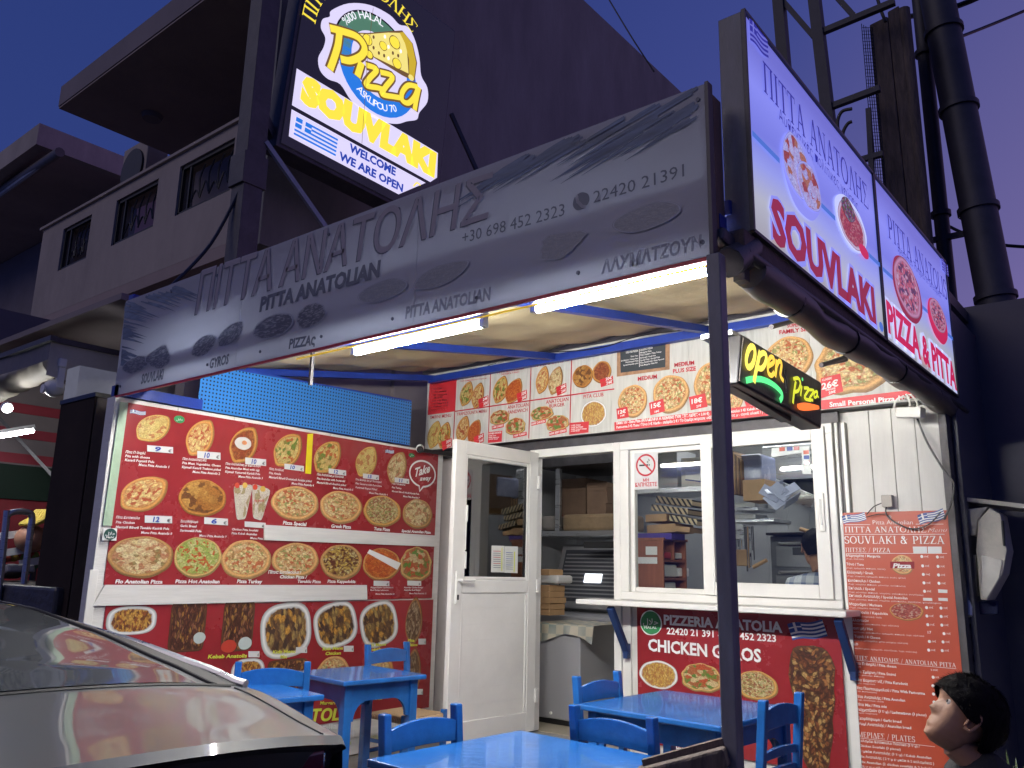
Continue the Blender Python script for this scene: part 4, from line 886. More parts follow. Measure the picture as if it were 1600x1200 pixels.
# chalk board print
ob.quad([z7(185, 350), z7(625, 268), z7(622, 520), z7(183, 580)], mat('printed_timber_frame', (.36, .20, .11), .5, var=.35, scale=20), 'frame_print', .005)
ob.quad([z7(213, 372), z7(590, 295), z7(588, 500), z7(216, 548)], mat('chalkboard_print', (.035, .045, .055), .45), 'chalkboard_print', .0075)
ob.line([z7(374, 352), z7(374, 500)], .004, w, .0095, key='chalk')
for t, x0, y0, x1, y1, h in [('DELUXE PIZZA', 262, 388, 364, 371, 15), ('CLASSIC PIZZA', 380, 368, 485, 346, 15), ('Τόνο / Tuna', 300, 420, 362, 410, 11), ('Κοτόπουλο / Chicken Pizza', 222, 455, 364, 433, 11), ('Παστουρμά Pizza', 258, 468, 366, 452, 11), ('Special Anatolian pizza', 240, 492, 366, 472, 11),
                          ('Margarita Pizza', 382, 388, 475, 371, 12), ('Pizza Ζαμπόν / Pizza Turkey', 382, 408, 557, 378, 12), ('Ελληνική / Greek Pizza', 382, 432, 510, 408, 12), ('Special Pizza / Special Pizza', 382, 452, 545, 422, 12), ('Pizza Λουκάνικο / Pizza Peperoni', 382, 472, 580, 438, 12), ('Pizza Margarita / Pizza Hot', 382, 493, 525, 468, 12)]:
    O(t, z7, x0, y0, x1, y1, h, w, n=.0095, res=1, bold=.02)
# red price strips
q0 = z7(162, 958); q1 = z8(658, 668)
ob.quad([z7(162, 960), z7(1560, 790), z7(1560, 893), z7(165, 1030)], M['redb'], 'strip_print', .0055)
ob.quad([z8(655, 668), z8(1330, 590), z8(1330, 645), z8(660, 730)], M['redb'], 'strip_print', .0055)
O('Επιπλέον - Extra Pizza (ΦΙΛΑΔΕΛΦΙΑ Η ΛΙΩΜΕΝΟ ΤΥΡΙ ΣΤΙΣ ΑΚΡΕΣ + 3.00 €)', z7, 182, 978, 955, 898, 21, w, n=.008, res=1, bold=.03); O('κοτόπουλο 3 €/ Kebab Anatolis 3 €', z7, 1080, 890, 1475, 838, 20, w, n=.008, res=1, bold=.03)
O('Pastourma 3 € /Tuna / Τόνο 3 € /Garlic - σκόρδο 2 € / Το ζυμάρι παρασκευάζεται από', z7, 182, 1012, 1080, 918, 20, w, n=.008, res=1, bold=.03); O('μας με αγνά υλικά ! ) .', z7, 1125, 915, 1418, 883, 19, w, n=.008, res=1, bold=.03)
ob.T('Small Personal Pizza 10€', z8(715, 712), z8(1262, 663), 7.2, w, n=.008, bold=.03)
ob.done()

# ================================================================== canopy
can = thing('canopy', 'blue steel canopy frame with yellowish tarpaulin roof over the pavement tables', 'canopy', (-3, 2.4, 0))
CT, CZ, CF_ = 3.02, 3.0, 2.55
def sheet(name, nx, ny, f, m, parent, smooth=True):
    vs = [f(i/nx, j/ny) for j in range(ny+1) for i in range(nx+1)]
    fs = [(j*(nx+1)+i, j*(nx+1)+i+1, (j+1)*(nx+1)+i+1, (j+1)*(nx+1)+i) for j in range(ny) for i in range(nx)]
    return MB().add(vs, fs).build(name, m, parent, smooth=smooth)
# pockets of tarpaulin sag between the rafters
xs = [-5.1, -3.75, -2.45, -1.10]
for a, b in zip(xs[:-1], xs[1:]):
    def f(u, v, a=a, b=b):
        x = a+(b-a)*u; y = 2.46+(5.15-2.46)*v
        sag = .045*math.sin(math.pi*u)*math.sin(math.pi*v)+.012*math.sin(19*u+3*v)+.01*math.sin(23*v)
        return (x, y, CF_+.035+(CT-CF_+.02)*v-sag)
    sheet('roof_tarpaulin', 14, 20, f, M['tarp'], can)
bf = M['bluef']
for x in xs: MB().bar((x, 2.44, CF_), (x, 5.13, CZ), .05, .05).build('rafter', bf, can, bevel=.003)
MB().bar((-5.12, 2.40, CF_-.07), (-1.08, 2.40, CF_-.07), .05, .05).build('beam', bf, can, bevel=.003)
MB().bar((-5.0, 2.47, 2.41), (-1.12, 2.47, 2.41), .03, .035).build('beam', bf, can, bevel=.003)
MB().bar((-5.12, 5.10, CZ-.02), (-1.08, 5.10, CZ-.02), .05, .06).build('beam', bf, can, bevel=.003)
B('tarp_light_line', M['strip'], (-3.35, 2.400, 2.342, -1.12, 2.407, 2.348), can)
# posts
for x, y, s in ((-1.066, 2.30, .046),):
    B('post', M['postp'], (x-s/2, y-s/2, 0, x+s/2, y+s/2, 2.33), can, bevel=.004)
MB().box(-5.08, 2.34, 0, -5.02, 2.42, 3.0).build('post', bf, can, bevel=.003)
MB().box(-1.1, 2.34, 0, -1.06, 2.36, 0.02).build('base_plate', M['dark'], can)
q = P(490, 575, 'y', 2.48); MB().box(q.x-.008, 2.46, CF_-.33, q.x+.008, 2.475, CF_-.1).build('hanger', M['dark'], can)
# splintered timber rail fixed to the post at the bottom of the picture
a, b = P(1035, 1206, 'y', 2.22), P(1138, 1180, 'y', 2.27)
tr = thing('timber_rail', 'splintered grey timber rail end against the foot of the canopy post', 'timber', (a.x, 2.25, .8))
MB().bar(a-(b-a)*.4, b, .09, .05).build('rail', M['trunkw'], tr, bevel=.008); MB().bar(a-(b-a)*.35+Vector((0, .02, .035)), b+Vector((-.02, .02, .03)), .03, .02).build('splinter', M['trunkw'], tr)


# ---- fluorescent lamps (lit)
M['tube'] = glow('fluorescent_tube', (1.0, .975, .93), 600)
def lamp(p0, p1, lab_):
    a, b = P(*p0, 'y', 2.56), P(*p1, 'y', 2.56); z = (a.z+b.z)/2
    t = thing('fluorescent_lamp', lab_, 'lamp', ((a.x+b.x)/2, 2.56, z), group='fluorescent tubes under the canopy')
    MB().tube([(a.x, 2.56, z), (b.x, 2.56, z)], .015, 12).build('tube', M['tube'], t, smooth=True)
    MB().box(a.x-.02, 2.535, z+.020, b.x+.02, 2.585, z+.06).build('housing', M['white'], t, bevel=.004)
    for x in (a.x-.012, b.x+.012): MB().box(x-.014, 2.542, z-.014, x+.014, 2.578, z+.021).build('end_cap', M['white'], t, bevel=.003)
    for x in (a.x+.15, b.x-.15): MB().bar((x, 2.56, z+.06), (x, 2.44, CF_-.06), .006).build('bracket', M['galv'], t)
lamp((557, 550), (752, 508), 'lit fluorescent lamp under the middle of the fascia, left of the pair')
lamp((840, 486), (1106, 421), 'lit fluorescent lamp ending beside the front post, right of the pair')

hl = thing('fluorescent_lamp', 'lit fluorescent lamp high behind the left end of the fascia board', 'lamp', (-4.15, 2.56, 2.6), group='fluorescent tubes under the canopy')
MB().tube([(-4.5, 2.56, 2.50), (-3.8, 2.56, 2.50)], .015, 12).build('tube', glow('dimmer_fluorescent_tube', (1.0, .975, .93), 330), hl, smooth=True)
MB().box(-4.53, 2.535, 2.52, -3.77, 2.585, 2.55).build('housing', M['white'], hl, bevel=.004)
# ---- fascia board
fa = thing('fascia_sign', 'long grey printed fascia board with faded red Greek shop name and phone numbers', 'sign', (-3, YF, 2.6))
fz0, fz1 = 2.335, 2.94
fb = Board((-3.05, YF, 2.6), (1, 0, 0), (0, 0, 1), fa)
seams = [-5.02, -3.72, -2.42, -1.085]
for a, b in zip(seams[:-1], seams[1:]): B('panel', M['fascia'], (a, YF, fz0, b-.0015, YF+.012, fz1), fa)
B('edge_trim', M['rtxt'], (-5.02, YF+.001, fz0-.012, -1.085, YF+.011, fz0-.001), fa)
B('edge_trim', M['dark'], (-1.084, YF-.004, fz0-.01, -1.072, YF+.03, fz1+.005), fa)
B('backing_frame', bf, (-5.0, YF+.013, fz1-.06, -1.1, YF+.05, fz1-.02), fa)
for i in range(9):
    y = YF; x = -4.95+i*.48
    for z in (fz1-.05, fz0+.05): MB().tube([(x, YF-.004, z), (x, YF+.001, z)], .008, 8).build('screw', M['fdark'], fa)
z9 = Z(180, 260, 3.3333); zc = Z(600, 180, 2.857)
# shaded red letters along a rising slant: shadow then face
fb.T('ΠΙΤΤΑ ΑΝΑΤΟΛΗΣ', (304, 493), (768, 340), 60, M['fdark'], bold=.008, shear=.12, n=.003, space=.95, h2=64)
fb.T('ΠΙΤΤΑ ΑΝΑΤΟΛΗΣ', (306, 491), (770, 338), 60, M['fred'], bold=.008, shear=.12, n=.0045, space=.95, h2=64)
fb.T('PITTA ANATOLIAN', (406, 487), (595, 431), 20, M['fdark'], bold=.05, shear=.1)
for t, a, b, h in [('SOUVLAKI', (221, 600), (256, 592), 14), ('GYROS', (328, 576), (358, 568), 14), ('PIZZAς', (452, 545), (494, 538), 14), ('PITTA ANATOLIAN', (634, 498), (768, 468), 17), ('ΛΑΧΜΑΤΖΟΥΝ', (940, 428), (1098, 388), 18)]:
    fb.T(t, a, b, h, M['fdark'] if a[0] < 600 else M['fgrey'], bold=.04, shear=.1)
fb.T('+30 698 452 2323', (723, 381), (883, 337), 17, M['fdark'], bold=.0); fb.T('22420 21391', (928, 318), (1070, 276), 18, M['fdark'], bold=.0)
fb.pic((909, 315), 26, 27, M['fdark'], 'phone_symbol'); 
fb.line([(902, 306), (904, 316), (911, 323), (918, 324)], .012, M['fascia'], .005)
# brush strokes at both ends
random.seed(3)
for i in range(46):
    y = random.choice((482, 500, 520, 545, 560))+random.uniform(-8, 9); x0 = 196-(y-478)*.07; L = random.uniform(8, 40)*(1.25-.006*(y-470))
    fb.line([(x0, y), (x0+L*.5, y+L*.10), (x0+L, y+L*.26)], [random.uniform(.008, .022), random.uniform(.006, .016), .001], M['fblue'], .003+i*.00003)
for i in range(26):
    x0 = random.uniform(200, 285); y = 470-(x0-200)*.33+random.uniform(1, 14); L = random.uniform(15, 50)
    fb.line([(x0, y), (x0+L*.5, y+L*.14), (x0+L, y+L*.34)], [random.uniform(.006, .018), .012, .001], M['fblue'], .0028+i*.00003)
for i in range(90):
    x0 = random.choice((830, 900, 905, 1000, 1050, 1090))+random.uniform(-25, 12); top = 120+(1102-x0)*.395
    y0 = top+random.uniform(12, 60 if x0 > 980 else 28); L = random.uniform(40, 130)
    if x0-L < 700: continue
    fb.line([(x0, y0), (x0-L*.5, y0+L*.30), (x0-L, y0+L*.62)], [random.uniform(.006, .018), .012, .001], M['fblue'], .0025+i*.00002)
# monochrome food drawings
fg = food('fascia_food_grey', [(.38, .39, .43), (.14, .14, .17), (.42, .43, .47), (.26, .26, .30)], crust=(.34, .35, .39), rim=(.40, .41, .45), edge=.93, scale=5, spots=.9, sauce=(.07, .07, .09), st=(1.0, 1.8, 1))
fg2 = food('fascia_food_faint', [(.42, .43, .47), (.34, .35, .39), (.42, .43, .47), (.38, .39, .43)], crust=(.41, .42, .46), rim=(.42, .43, .47), edge=.93, scale=5, spots=.6, sauce=(.26, .27, .31), st=(1.0, 2.0, 1))
for x, y, W_, h_, t, s, m in [(213, 570, 42, 26, -12, 'boat', fg), (250, 560, 42, 34, 30, 'doner', fg), (320, 540, 34, 38, 20, 'pide', fg), (362, 522, 42, 34, 50, 'pide', fg), (428, 510, 62, 36, -12, 'round', fg), (486, 493, 44, 36, 20, 'bun', fg),
                              (598, 455, 78, 34, -15, 'boat', fg2), (690, 430, 80, 40, 25, 'pide', fg2), (875, 385, 80, 40, -18, 'doner', fg2), (1010, 340, 110, 42, -20, 'boat', fg2)]:
    fb.pic((x, y), W_, h_, m, 'food_picture', t, s)
for _q in (M['fgrey'], M['fred'], M['fdark'], fg, fg2):
    _n = _q.node_tree; _b = _n.nodes['Principled BSDF']; _o = _n.nodes['Material Output']
    _t = N(_n, 'ShaderNodeBsdfTranslucent', i_Color=(.80, .86, 1, 1)); _m = N(_n, 'ShaderNodeMixShader'); _m.inputs[0].default_value = .16 if _q is not M['fdark'] else .05
    _n.links.new(_b.outputs[0], _m.inputs[1]); _n.links.new(_t.outputs[0], _m.inputs[2]); _n.links.new(_m.outputs[0], _o.inputs[0])
fb.done()

# ================================================================== lit billboards above the right edge
BX = -1.0
def lightbox_mat():
    m, n, b = nodes('backlit_blue_white_face')
    t = N(n, 'ShaderNodeTexCoord'); s = N(n, 'ShaderNodeSeparateXYZ'); n.links.new(t.outputs['Object'], s.inputs[0])
    nz = N(n, 'ShaderNodeTexNoise', i_Scale=.9, i_Detail=1); n.links.new(t.outputs['Object'], nz.inputs['Vector'])
    # uneven inner light put into the emission colour: blue above, dim white below
    mr = N(n, 'ShaderNodeMapRange'); mr.inputs['From Min'].default_value = 2.45; mr.inputs['From Max'].default_value = 3.3
    n.links.new(s.outputs['Z'], mr.inputs[0])
    ad = N(n, 'ShaderNodeMath', operation='MULTIPLY_ADD'); ad.inputs[1].default_value = .22; n.links.new(nz.outputs['Fac'], ad.inputs[0]); n.links.new(mr.outputs[0], ad.inputs[2])
    r = N(n, 'ShaderNodeValToRGB'); n.links.new(ad.outputs[0], r.inputs[0]); e = r.color_ramp.elements
    e[0].position = .08; e[0].color = (.36, .35, .36, 1); e[1].position = 1.1 if False else 1; e[1].color = (.15, .16, .66, 1)
    for p, c in ((.30, (.50, .52, .60, 1)), (.46, (.32, .37, .92, 1)), (.60, (.18, .21, .82, 1)), (.80, (.26, .29, 1.0, 1))):
        q = e.new(p); q.color = c
    n.links.new(r.outputs[0], b.inputs['Emission Color']); b.inputs['Emission Strength'].default_value = .8
    b.inputs['Base Color'].default_value = (.25, .25, .27, 1); b.inputs['Roughness'].default_value = .3
    return m
LB = lightbox_mat()
nv = glow('navy_backlit_print', (.025, .025, .30), .9); sky_ = glow('sky_blue_backlit_print', (.07, .17, .62), .9)
rdl = glow('crimson_backlit_print', (.30, .02, .06), .85); pk = glow('pink_red_backlit_print', (.62, .02, .10), .85); halo = glow('halo_backlit_print', (.27, .29, .88), .9); halo2 = glow('pale_halo_backlit', (.55, .60, .95), .95)
zr = Z(1080, 0, 3.0769); zs = Z(1100, 300, 3.2)
def bboard(lab_, yA, yB, z0A, z0B, z1A, z1B):
    r = thing('billboard', lab_, 'billboard', (BX, (yA+yB)/2, 2.9), group='lit billboards over the right side of the canopy')
    c = MB().prism([(yA, z0A), (yB, z0B), (yB, z1B), (yA, z1A)], (BX-.10, 0, 0), (0, 1, 0), (0, 0, 1), (.088, 0, 0)).build('case', M['postp'], r, bevel=.004)
    fc = MB().prism([(yA+.012, z0A+.012), (yB-.012, z0B+.012), (yB-.012, z1B-.012), (yA+.012, z1A-.012)], (BX-.0115, 0, 0), (0, 1, 0), (0, 0, 1), (.006, 0, 0)).build('lit_face', LB, r)
    e = M['dark']
    for a, b in (((yA, z0A), (yB, z0B)), ((yA, z1A), (yB, z1B))):
        MB().bar((BX-.005, a[0], a[1]), (BX-.005, b[0], b[1]), .014, .012).build('frame', e, r)
    for y, a, b in ((yA, z0A, z1A), (yB, z0B, z1B)): MB().bar((BX-.005, y, a), (BX-.005, y, b), .014, .012, up=(0, 1, 0)).build('frame', e, r)
    return Board((BX-.005, yA, 2.5), (0, 1, 0), (0, 0, 1), r)
A = [P(1165, 17, 'x', BX), P(1177, 358, 'x', BX), P(1368, 275, 'x', BX), P(1383, 529, 'x', BX), P(1480, 412, 'x', BX), P(1496, 618, 'x', BX)]
ym = (A[2].y+A[3].y)/2; yn = (A[0].y+A[1].y)/2; yf = (A[4].y+A[5].y)/2
b1 = bboard('lit blue and white souvlaki billboard with Greek flag, nearest the street', yn, ym-.008, A[1].z, A[3].z, A[0].z, A[2].z)
b2 = bboard('lit pizza and pitta billboard, smaller looking one farther from the street', ym+.008, yf, A[3].z, A[5].z, A[2].z, A[4].z)
b1.line([zr(288, 640), zr(420, 775)], .022, sky_, .004); b1.line([zr(620, 985), zr(688, 1052)], .022, sky_, .004, key='l2')
b1.line([zs(815, 310), zs(880, 370)], .022, sky_, .004, key='l3'); b2.line([zs(890, 385), zs(945, 435)], .022, sky_, .004); b2.line([zs(1085, 572), zs(1115, 600)], .022, sky_, .004, key='b'); b2.line([zs(1205, 700), zs(1245, 740)], .022, sky_, .004, key='c')
b1.T('ΠΙΤΤΑ ΑΝΑΤΟΛΗΣ', zr(345, 440), zr(848, 1012), 46, nv, font='serif')
b1.T('Αυθεντικές πολίτικες γεύσεις', zr(418, 575), zr(800, 1020), 17, nv, bold=-.01, shear=0)
b1.flag(zr(278, 195), zr(366, 285), 32, nv, LB, n=.004, wave=.06)
b1.T('SOUVLAKI', zs(328, 238), zs(862, 665), 66, halo, bold=.10, n=.004); b1.T('SOUVLAKI', zs(335, 232), zs(855, 655), 62, rdl, bold=.05, n=.006)
b2.T('PITTA ANATOLIS', zs(920, 228), zs(1213, 545), 34, nv, font='serif'); b2.T('Spécialités Turques et Grecques', zs(965, 295), zs(1180, 530), 12, nv, bold=-.01)
b2.T('PIZZA & PITTA', zs(912, 697), zs(1262, 992), 46, halo2, bold=.10, n=.004); b2.T('PIZZA & PITTA', zs(915, 694), zs(1259, 988), 43, pk, bold=.045, n=.006)
b2.flag(zs(1188, 390), zs(1220, 425), 16, nv, LB, n=.004, wave=.05)
fw = food('backlit_wrap_picture', [(.42, .44, .95), (.50, .52, 1), (.35, .06, .06), (.46, .48, .98), (.45, .18, .12)], edge=.92, rim=(.34, .36, .85), scale=3.0, spots=.25, emit=.8)
fe = food('backlit_meat_picture', [(.42, .05, .10), (.50, .08, .14), (.36, .03, .08), (.55, .2, .25)], edge=.84, rim=(.55, .42, .55), scale=10, spots=.3, emit=.75)
fp = food('backlit_pizza_picture', [(.62, .20, .40), (.66, .40, .62), (.08, .04, .15), (.58, .12, .22)], edge=.84, rim=(.5, .22, .35), scale=8, spots=.4, emit=.75)
b1.pic(zr(530, 860), 56, 112, halo, 'food_picture', 0, 'round', n=.004); b1.pic(zr(500, 800), 42, 92, fw, 'food_picture', 20, 'boat', n=.006); b1.pic(zr(560, 900), 36, 70, fw, 'food_picture', -20, 'boat', n=.007)
b1.pic(zr(765, 1080), 46, 72, halo2, 'food_picture', 0, 'round', n=.004); b1.pic(zr(765, 1090), 40, 62, fe, 'food_picture', 0, 'round', n=.006); b1.pic(zr(745, 1010), 20, 34, food('backlit_aubergine', [(.12, .03, .16), (.06, .16, .06), (.3, .3, .5)], edge=.95, rim=(.1, .04, .14), emit=.6), 'food_picture', 0, 'boat', n=.008)
b1.pic(zs(792, 300), 14, 18, pk, 'food_picture', 0, 'round', n=.007)
b2.pic(zs(1015, 490), 42, 86, food('backlit_plate_rim', [(.5, .08, .16)], edge=.99, emit=.7), 'food_picture', 0, 'round', n=.004) if False else None
b2.pic(zs(1015, 492), 42, 88, rdl, 'food_picture', 0, 'round', n=.004); b2.pic(zs(1013, 482), 38, 80, fp, 'food_picture', 0, 'round', n=.006)
b2.pic(zs(1166, 645), 28, 60, pk, 'food_picture', 0, 'round', n=.004); b2.pic(zs(1164, 620), 23, 44, fp, 'food_picture', 0, 'round', n=.006)
b1.pic(zs(882, 675), 6, 14, sky_, 'round_mark', 0, 'round', n=.004)
b1.done(); b2.done()
# support frame and rolled side curtain under the billboards
rc = thing('rolled_curtain', 'dark rolled plastic side curtain slung under the lit billboards', 'curtain roll', (BX, 4, 2.3))
M['roll'] = mat('rolled_grey_pvc', (.11, .09, .075), .42, var=.3, scale=5, bump=.5, bscale=9, stretch=(1, .5, 1))
ra, rb_ = P(1172, 425, 'x', BX-.06), P(1482, 640, 'x', BX-.06)
pts = []; rr = []
for i in range(25):
    t = i/24; p = ra.lerp(rb_, t); p.z -= .012*math.sin(math.pi*t*2)+.004*math.sin(31*t); p.x += .005*math.sin(17*t); pts.append(p); rr.append(.058+.005*math.sin(23*t)+.004*math.sin(50*t))
MB().tube(pts, rr, 16).build('roll', M['roll'], rc, smooth=True)
for t in (.12, .34, .6, .85):
    p = ra.lerp(rb_, t); p.z -= .012*math.sin(math.pi*t*2); d = (rb_-ra).normalized()
    MB().tube([p-d*.006, p+d*.006], .064, 14).build('strap', M['black'], rc)
pa, pb = P(1165, 395, 'x', BX-.02), P(1510, 642, 'x', BX-.02)
MB().tube([pa, pb], .019, 10).build('curtain_pole', M['dark'], rc, smooth=True)
rail = thing('billboard_support', 'rusty dark steel beam and tarpaulin hem carrying the two lit billboards', 'frame', (BX, 4, 2.4))
MB().bar((BX-.055, 2.40, A[1].z-.045), (BX-.055, yf, A[5].z-.045), .085, .075).build('beam', mat('rusty_steel', (.10, .065, .055), .7, var=.4, scale=14, bump=.3, dirt=.6), rail, bevel=.004)
for y in (2.5, 3.9, 5.2): MB().bar((BX-.07, y, 2.3), (BX-.07, y, 3.2), .04, up=(0, 1, 0)).build('upright', M['dark'], rail)
MB().box(-1.10, 2.36, 2.30, -1.085, 2.42, 2.93).build('wood_batten', M['cardd'], rail)
MB().bar((-1.08, 2.34, 2.42), (BX-.05, 2.52, 2.36), .05, .05).build('knuckle', M['dark'], rail, bevel=.01)
MB().tube([(BX-.05, 2.36, 2.32), (BX-.05, 2.52, 2.42)], .05, 10).build('knuckle', M['dark'], rail, smooth=True)
# ================================================================== open / pizza LED sign
X0 = -1.35
op = thing('open_pizza_sign', 'black LED sign reading open and Pizza in lit yellow with green and orange strokes', 'sign', (X0, 3.6, 2.2))
sb = Board((X0+.004, 3.1, 2.2), (0, 1, 0), (0, 0, 1), op)
c = [P(1158, 522, 'x', X0), P(1283, 597, 'x', X0), P(1283, 670, 'x', X0), P(1152, 598, 'x', X0)]
MB().prism([(q.y, q.z) for q in c], (X0-.10, 0, 0), (0, 1, 0), (0, 0, 1), (.10, 0, 0)).build('case', M['black'], op, bevel=.006)
M['ledface'] = mat('brushed_dark_acrylic', (.07, .062, .058), .35, var=.4, scale=14, stretch=(1, 1, .1), bump=.2, bscale=30)
g = .012
cc = [Vector(q) for q in c]; ce = sum(cc, Vector())/4
ins = [(q.y+(ce.y-q.y)*.025, q.z+(ce.z-q.z)*.10) for q in cc]
MB().prism(ins, (X0+.0005, 0, 0), (0, 1, 0), (0, 0, 1), (.004, 0, 0)).build('face', M['ledface'], op)
my = P(1226, 600, 'x', X0).y
B('seam', M['black'], (X0+.005, my-.004, c[3].z+.05, X0+.009, my+.004, c[0].z-.06), op)
led = glow('yellow_led', (1, .84, .14), 1.15); ledw = glow('yellow_orange_led', (1, .66, .08), 1.15); ledg = glow('green_led', (.12, .9, .28), 1.2); ledo = glow('orange_led', (1, .20, .04), 1.2); ledgd = glow('yellow_green_led', (.80, .84, .05), 1.05)
z10 = Z(1130, 470, 4.2865)
def stroke(pts, wd, m, key=None, n=.008, tp=False):
    q = spline([z10(*p) for p in pts], 6); k = len(q)
    ww = [wd*(.55+.45*math.sin(math.pi*(i+.5)/k)) for i in range(k)] if tp else wd
    ww = [x*.82 for x in ww] if isinstance(ww, list) else ww*.82
    sb.line(q, ww, m, n, key)
stroke([(178, 305), (158, 330), (143, 385), (145, 430), (163, 447), (185, 425), (200, 370), (197, 320), (178, 305)], .034, led, 'o')
stroke([(235, 340), (222, 400), (205, 480), (193, 548)], .034, led, 'p', .0085); stroke([(228, 370), (255, 350), (275, 370), (268, 420), (245, 455), (215, 450)], .030, led, 'p2', .009)
stroke([(290, 440), (325, 415), (325, 385), (305, 380), (288, 420), (290, 480), (312, 502), (330, 480)], .026, ledw, 'e')
stroke([(345, 395), (343, 450), (335, 510)], .028, ledw, 'n', .0085); stroke([(340, 450), (362, 405), (378, 430), (370, 500), (392, 540)], .026, ledw, 'n2', .009)
stroke([(140, 535), (190, 525), (255, 530), (320, 560), (370, 605), (383, 640), (368, 672)], .032, ledg, 'g', tp=False)
stroke([(475, 540), (465, 600), (455, 688)], .022, ledgd, 'P'); stroke([(458, 525), (490, 520), (505, 555), (492, 600), (468, 612)], .020, ledgd, 'P2', .0085)
stroke([(515, 570), (507, 638)], .018, ledgd, 'i'); stroke([(520, 518), (517, 535)], .018, ledg, 'idot', .0085)
stroke([(530, 585), (562, 592), (533, 650), (575, 668)], .018, ledgd, 'z'); stroke([(560, 597), (596, 605), (567, 655), (590, 668)], .016, ledgd, 'z2', .0085)
stroke([(615, 605), (598, 620), (600, 648), (615, 640), (618, 605), (618, 635), (628, 648)], .014, ledgd, 'a', .0085)
stroke([(485, 700), (500, 712), (550, 718), (632, 715)], .034, ledo, 'sw', tp=True); stroke([(485, 703), (540, 696), (630, 712)], .022, ledo, 'sw2', .0085, tp=True)
sb.done('led_lettering')
hg = MB(); 
for a, b in (((1205, 511), (1245, 500)), ((1283, 571), (1330, 555)), ((1283, 570), (1322, 562))):
    hg.tube([P(*a, 'x', X0-.05), P(*b, 'y', 4.6)], .012, 8)
hg.build('bracket_arm', M['dark'], op, smooth=True)
MB().bar(P(1138, 600, 'x', X0-.06), P(1228, 655, 'x', X0-.06), .05, .03).build('under_rail', M['black'], op, bevel=.004)
MB().box(X0-.17, c[0].y-.02, c[0].z-.0, X0-.03, c[0].y+.16, c[0].z+.02).build('perforated_bracket', M['galv'], op)

# ================================================================== pizzeria poster under the hatch
pz = thing('gyros_poster', 'red chicken gyros poster with halal seal and doner cone under the hatch shelf', 'poster', (-2.4, YB-.03, .6))
pb_ = Board((-2.4, YB-.016, .7), (1, 0, 0), (0, 0, 1), pz)
z4b = Z(980, 920, 4.2865)
xa, xb = P(996, 1000, 'y', YB-.016)[0], P(1314, 1000, 'y', YB-.016)[0]
pb_.quad([(xa+2.4, -.48), (xb+2.4, -.48), (xb+2.4, .41), (xa+2.4, .41)], M['red'], 'panel', .003, .003, px=False)
pb_.pic(z4b(161, 228), 34, 39, w, 'halal_mark', n=.0045); pb_.pic(z4b(161, 228), 31, 36, M['green'], 'halal_mark', n=.0062)
pb_.T('ﻝﻼﺣ', z4b(110, 238), z4b(212, 240), 9, w, bold=0, n=.0088); pb_.T('HALAL', z4b(120, 266), z4b(202, 268), 4, w, n=.0088)
shm = mat('grey_drop_shadow_print', (.18, .03, .03), .4)
for dx, mm, nn in ((.7, shm, .0045), (0, w, .0058)):
    pb_.T('PIZZERIA ANATOLIA', (z4b(248, 236)[0]+dx, z4b(248, 236)[1]+dx), (z4b(1043, 292)[0]+dx, z4b(1043, 292)[1]+dx), 14, mm, bold=.04, n=nn)
    pb_.T('CHICKEN GYROS', (z4b(143, 412)[0]+dx, z4b(143, 412)[1]+dx), (z4b(900, 490)[0]+dx, z4b(900, 490)[1]+dx), 17.5, mm, bold=.03, n=nn)
pb_.T('22420 21 391 - 698 452 2323', z4b(268, 302), z4b(1000, 355), 10, w, bold=.02, n=.0058)
pb_.flag(z4b(1110, 345), z4b(1345, 320), 25, M['flagb'], w, wave=.06, tiltv=-.3)
pics(pb_, z4b, [(212, 575, 258, 190, 'fries'), (500, 595, 270, 190, 'burger', 'bun'), (870, 650, 280, 200, 'tuna')])
pb_.pic(z4b(1250, 800), 82, 196, F['doner'], 'food_picture', 0, 'doner')
pb_.pic(z4b(1245, 405), 20, 12, F['doner'], 'food_picture', 0, 'round', n=.0045)
pb_.T('Halal Pizza', z4b(330, 1082), z4b(475, 1100), 7, w, bold=.04); pb_.T('اﺰﺘﻴﺑ ﻝﻼﺣ', z4b(490, 1100), z4b(600, 1115), 7, w, bold=0)
pb_.T('Halal Pizza', z4b(85, 1030), z4b(205, 1045), 7, w, bold=.04)
pb_.done()

# ================================================================== tall red menu at the right
rm = thing('wall_menu', 'tall orange red price menu with two Greek flags on the far right wall', 'menu board', (-1.4, YB-.03, 1))
rb = Board((-1.4, YB-.02, 1.2), (1, 0, 0), (0, 0, 1), rm)
za = Z(1300, 780, 5.3333); zb2 = Z(1300, 975, 5.3333)
a = rb.uv(za(70, 108)); b = rb.uv(za(960, 92))
rb.quad([(a[0], -1.05), (b[0], -1.05), (b[0], b[1]), (a[0], b[1])], M['orange'], 'panel', .003, .003, px=False)
Tm = lambda t, z, x0, y0, x1, y1, h, **k: rb.T(t, z(x0, y0), z(x1, y1), h/5.333, w, **k)
rb.flag(za(100, 207), za(290, 175), 12, M['flagb'], w, wave=.07, tiltv=-.2); rb.flag(za(735, 215), za(950, 160), 15, M['flagb'], w, wave=.07, tiltv=-.2)
rb.T('&', za(470, 160), za(500, 160), 5, w, font='serif'); Tm('Pitta Anatolian', za, 342, 210, 676, 210, 34, bold=-.01)
Tm('ΠΙΤΤΑ ΑΝΑΤΟΛΗΣ', za, 110, 276, 787, 277, 46, font='serif'); Tm('Menu', za, 800, 278, 962, 270, 34, bold=-.02, shear=.4)
Tm('SOUVLAKI & PIZZA', za, 108, 370, 940, 373, 62, font='serif'); Tm('ΠΙΤΣΕΣ / PIZZA', za, 116, 440, 488, 444, 36, font='serif')
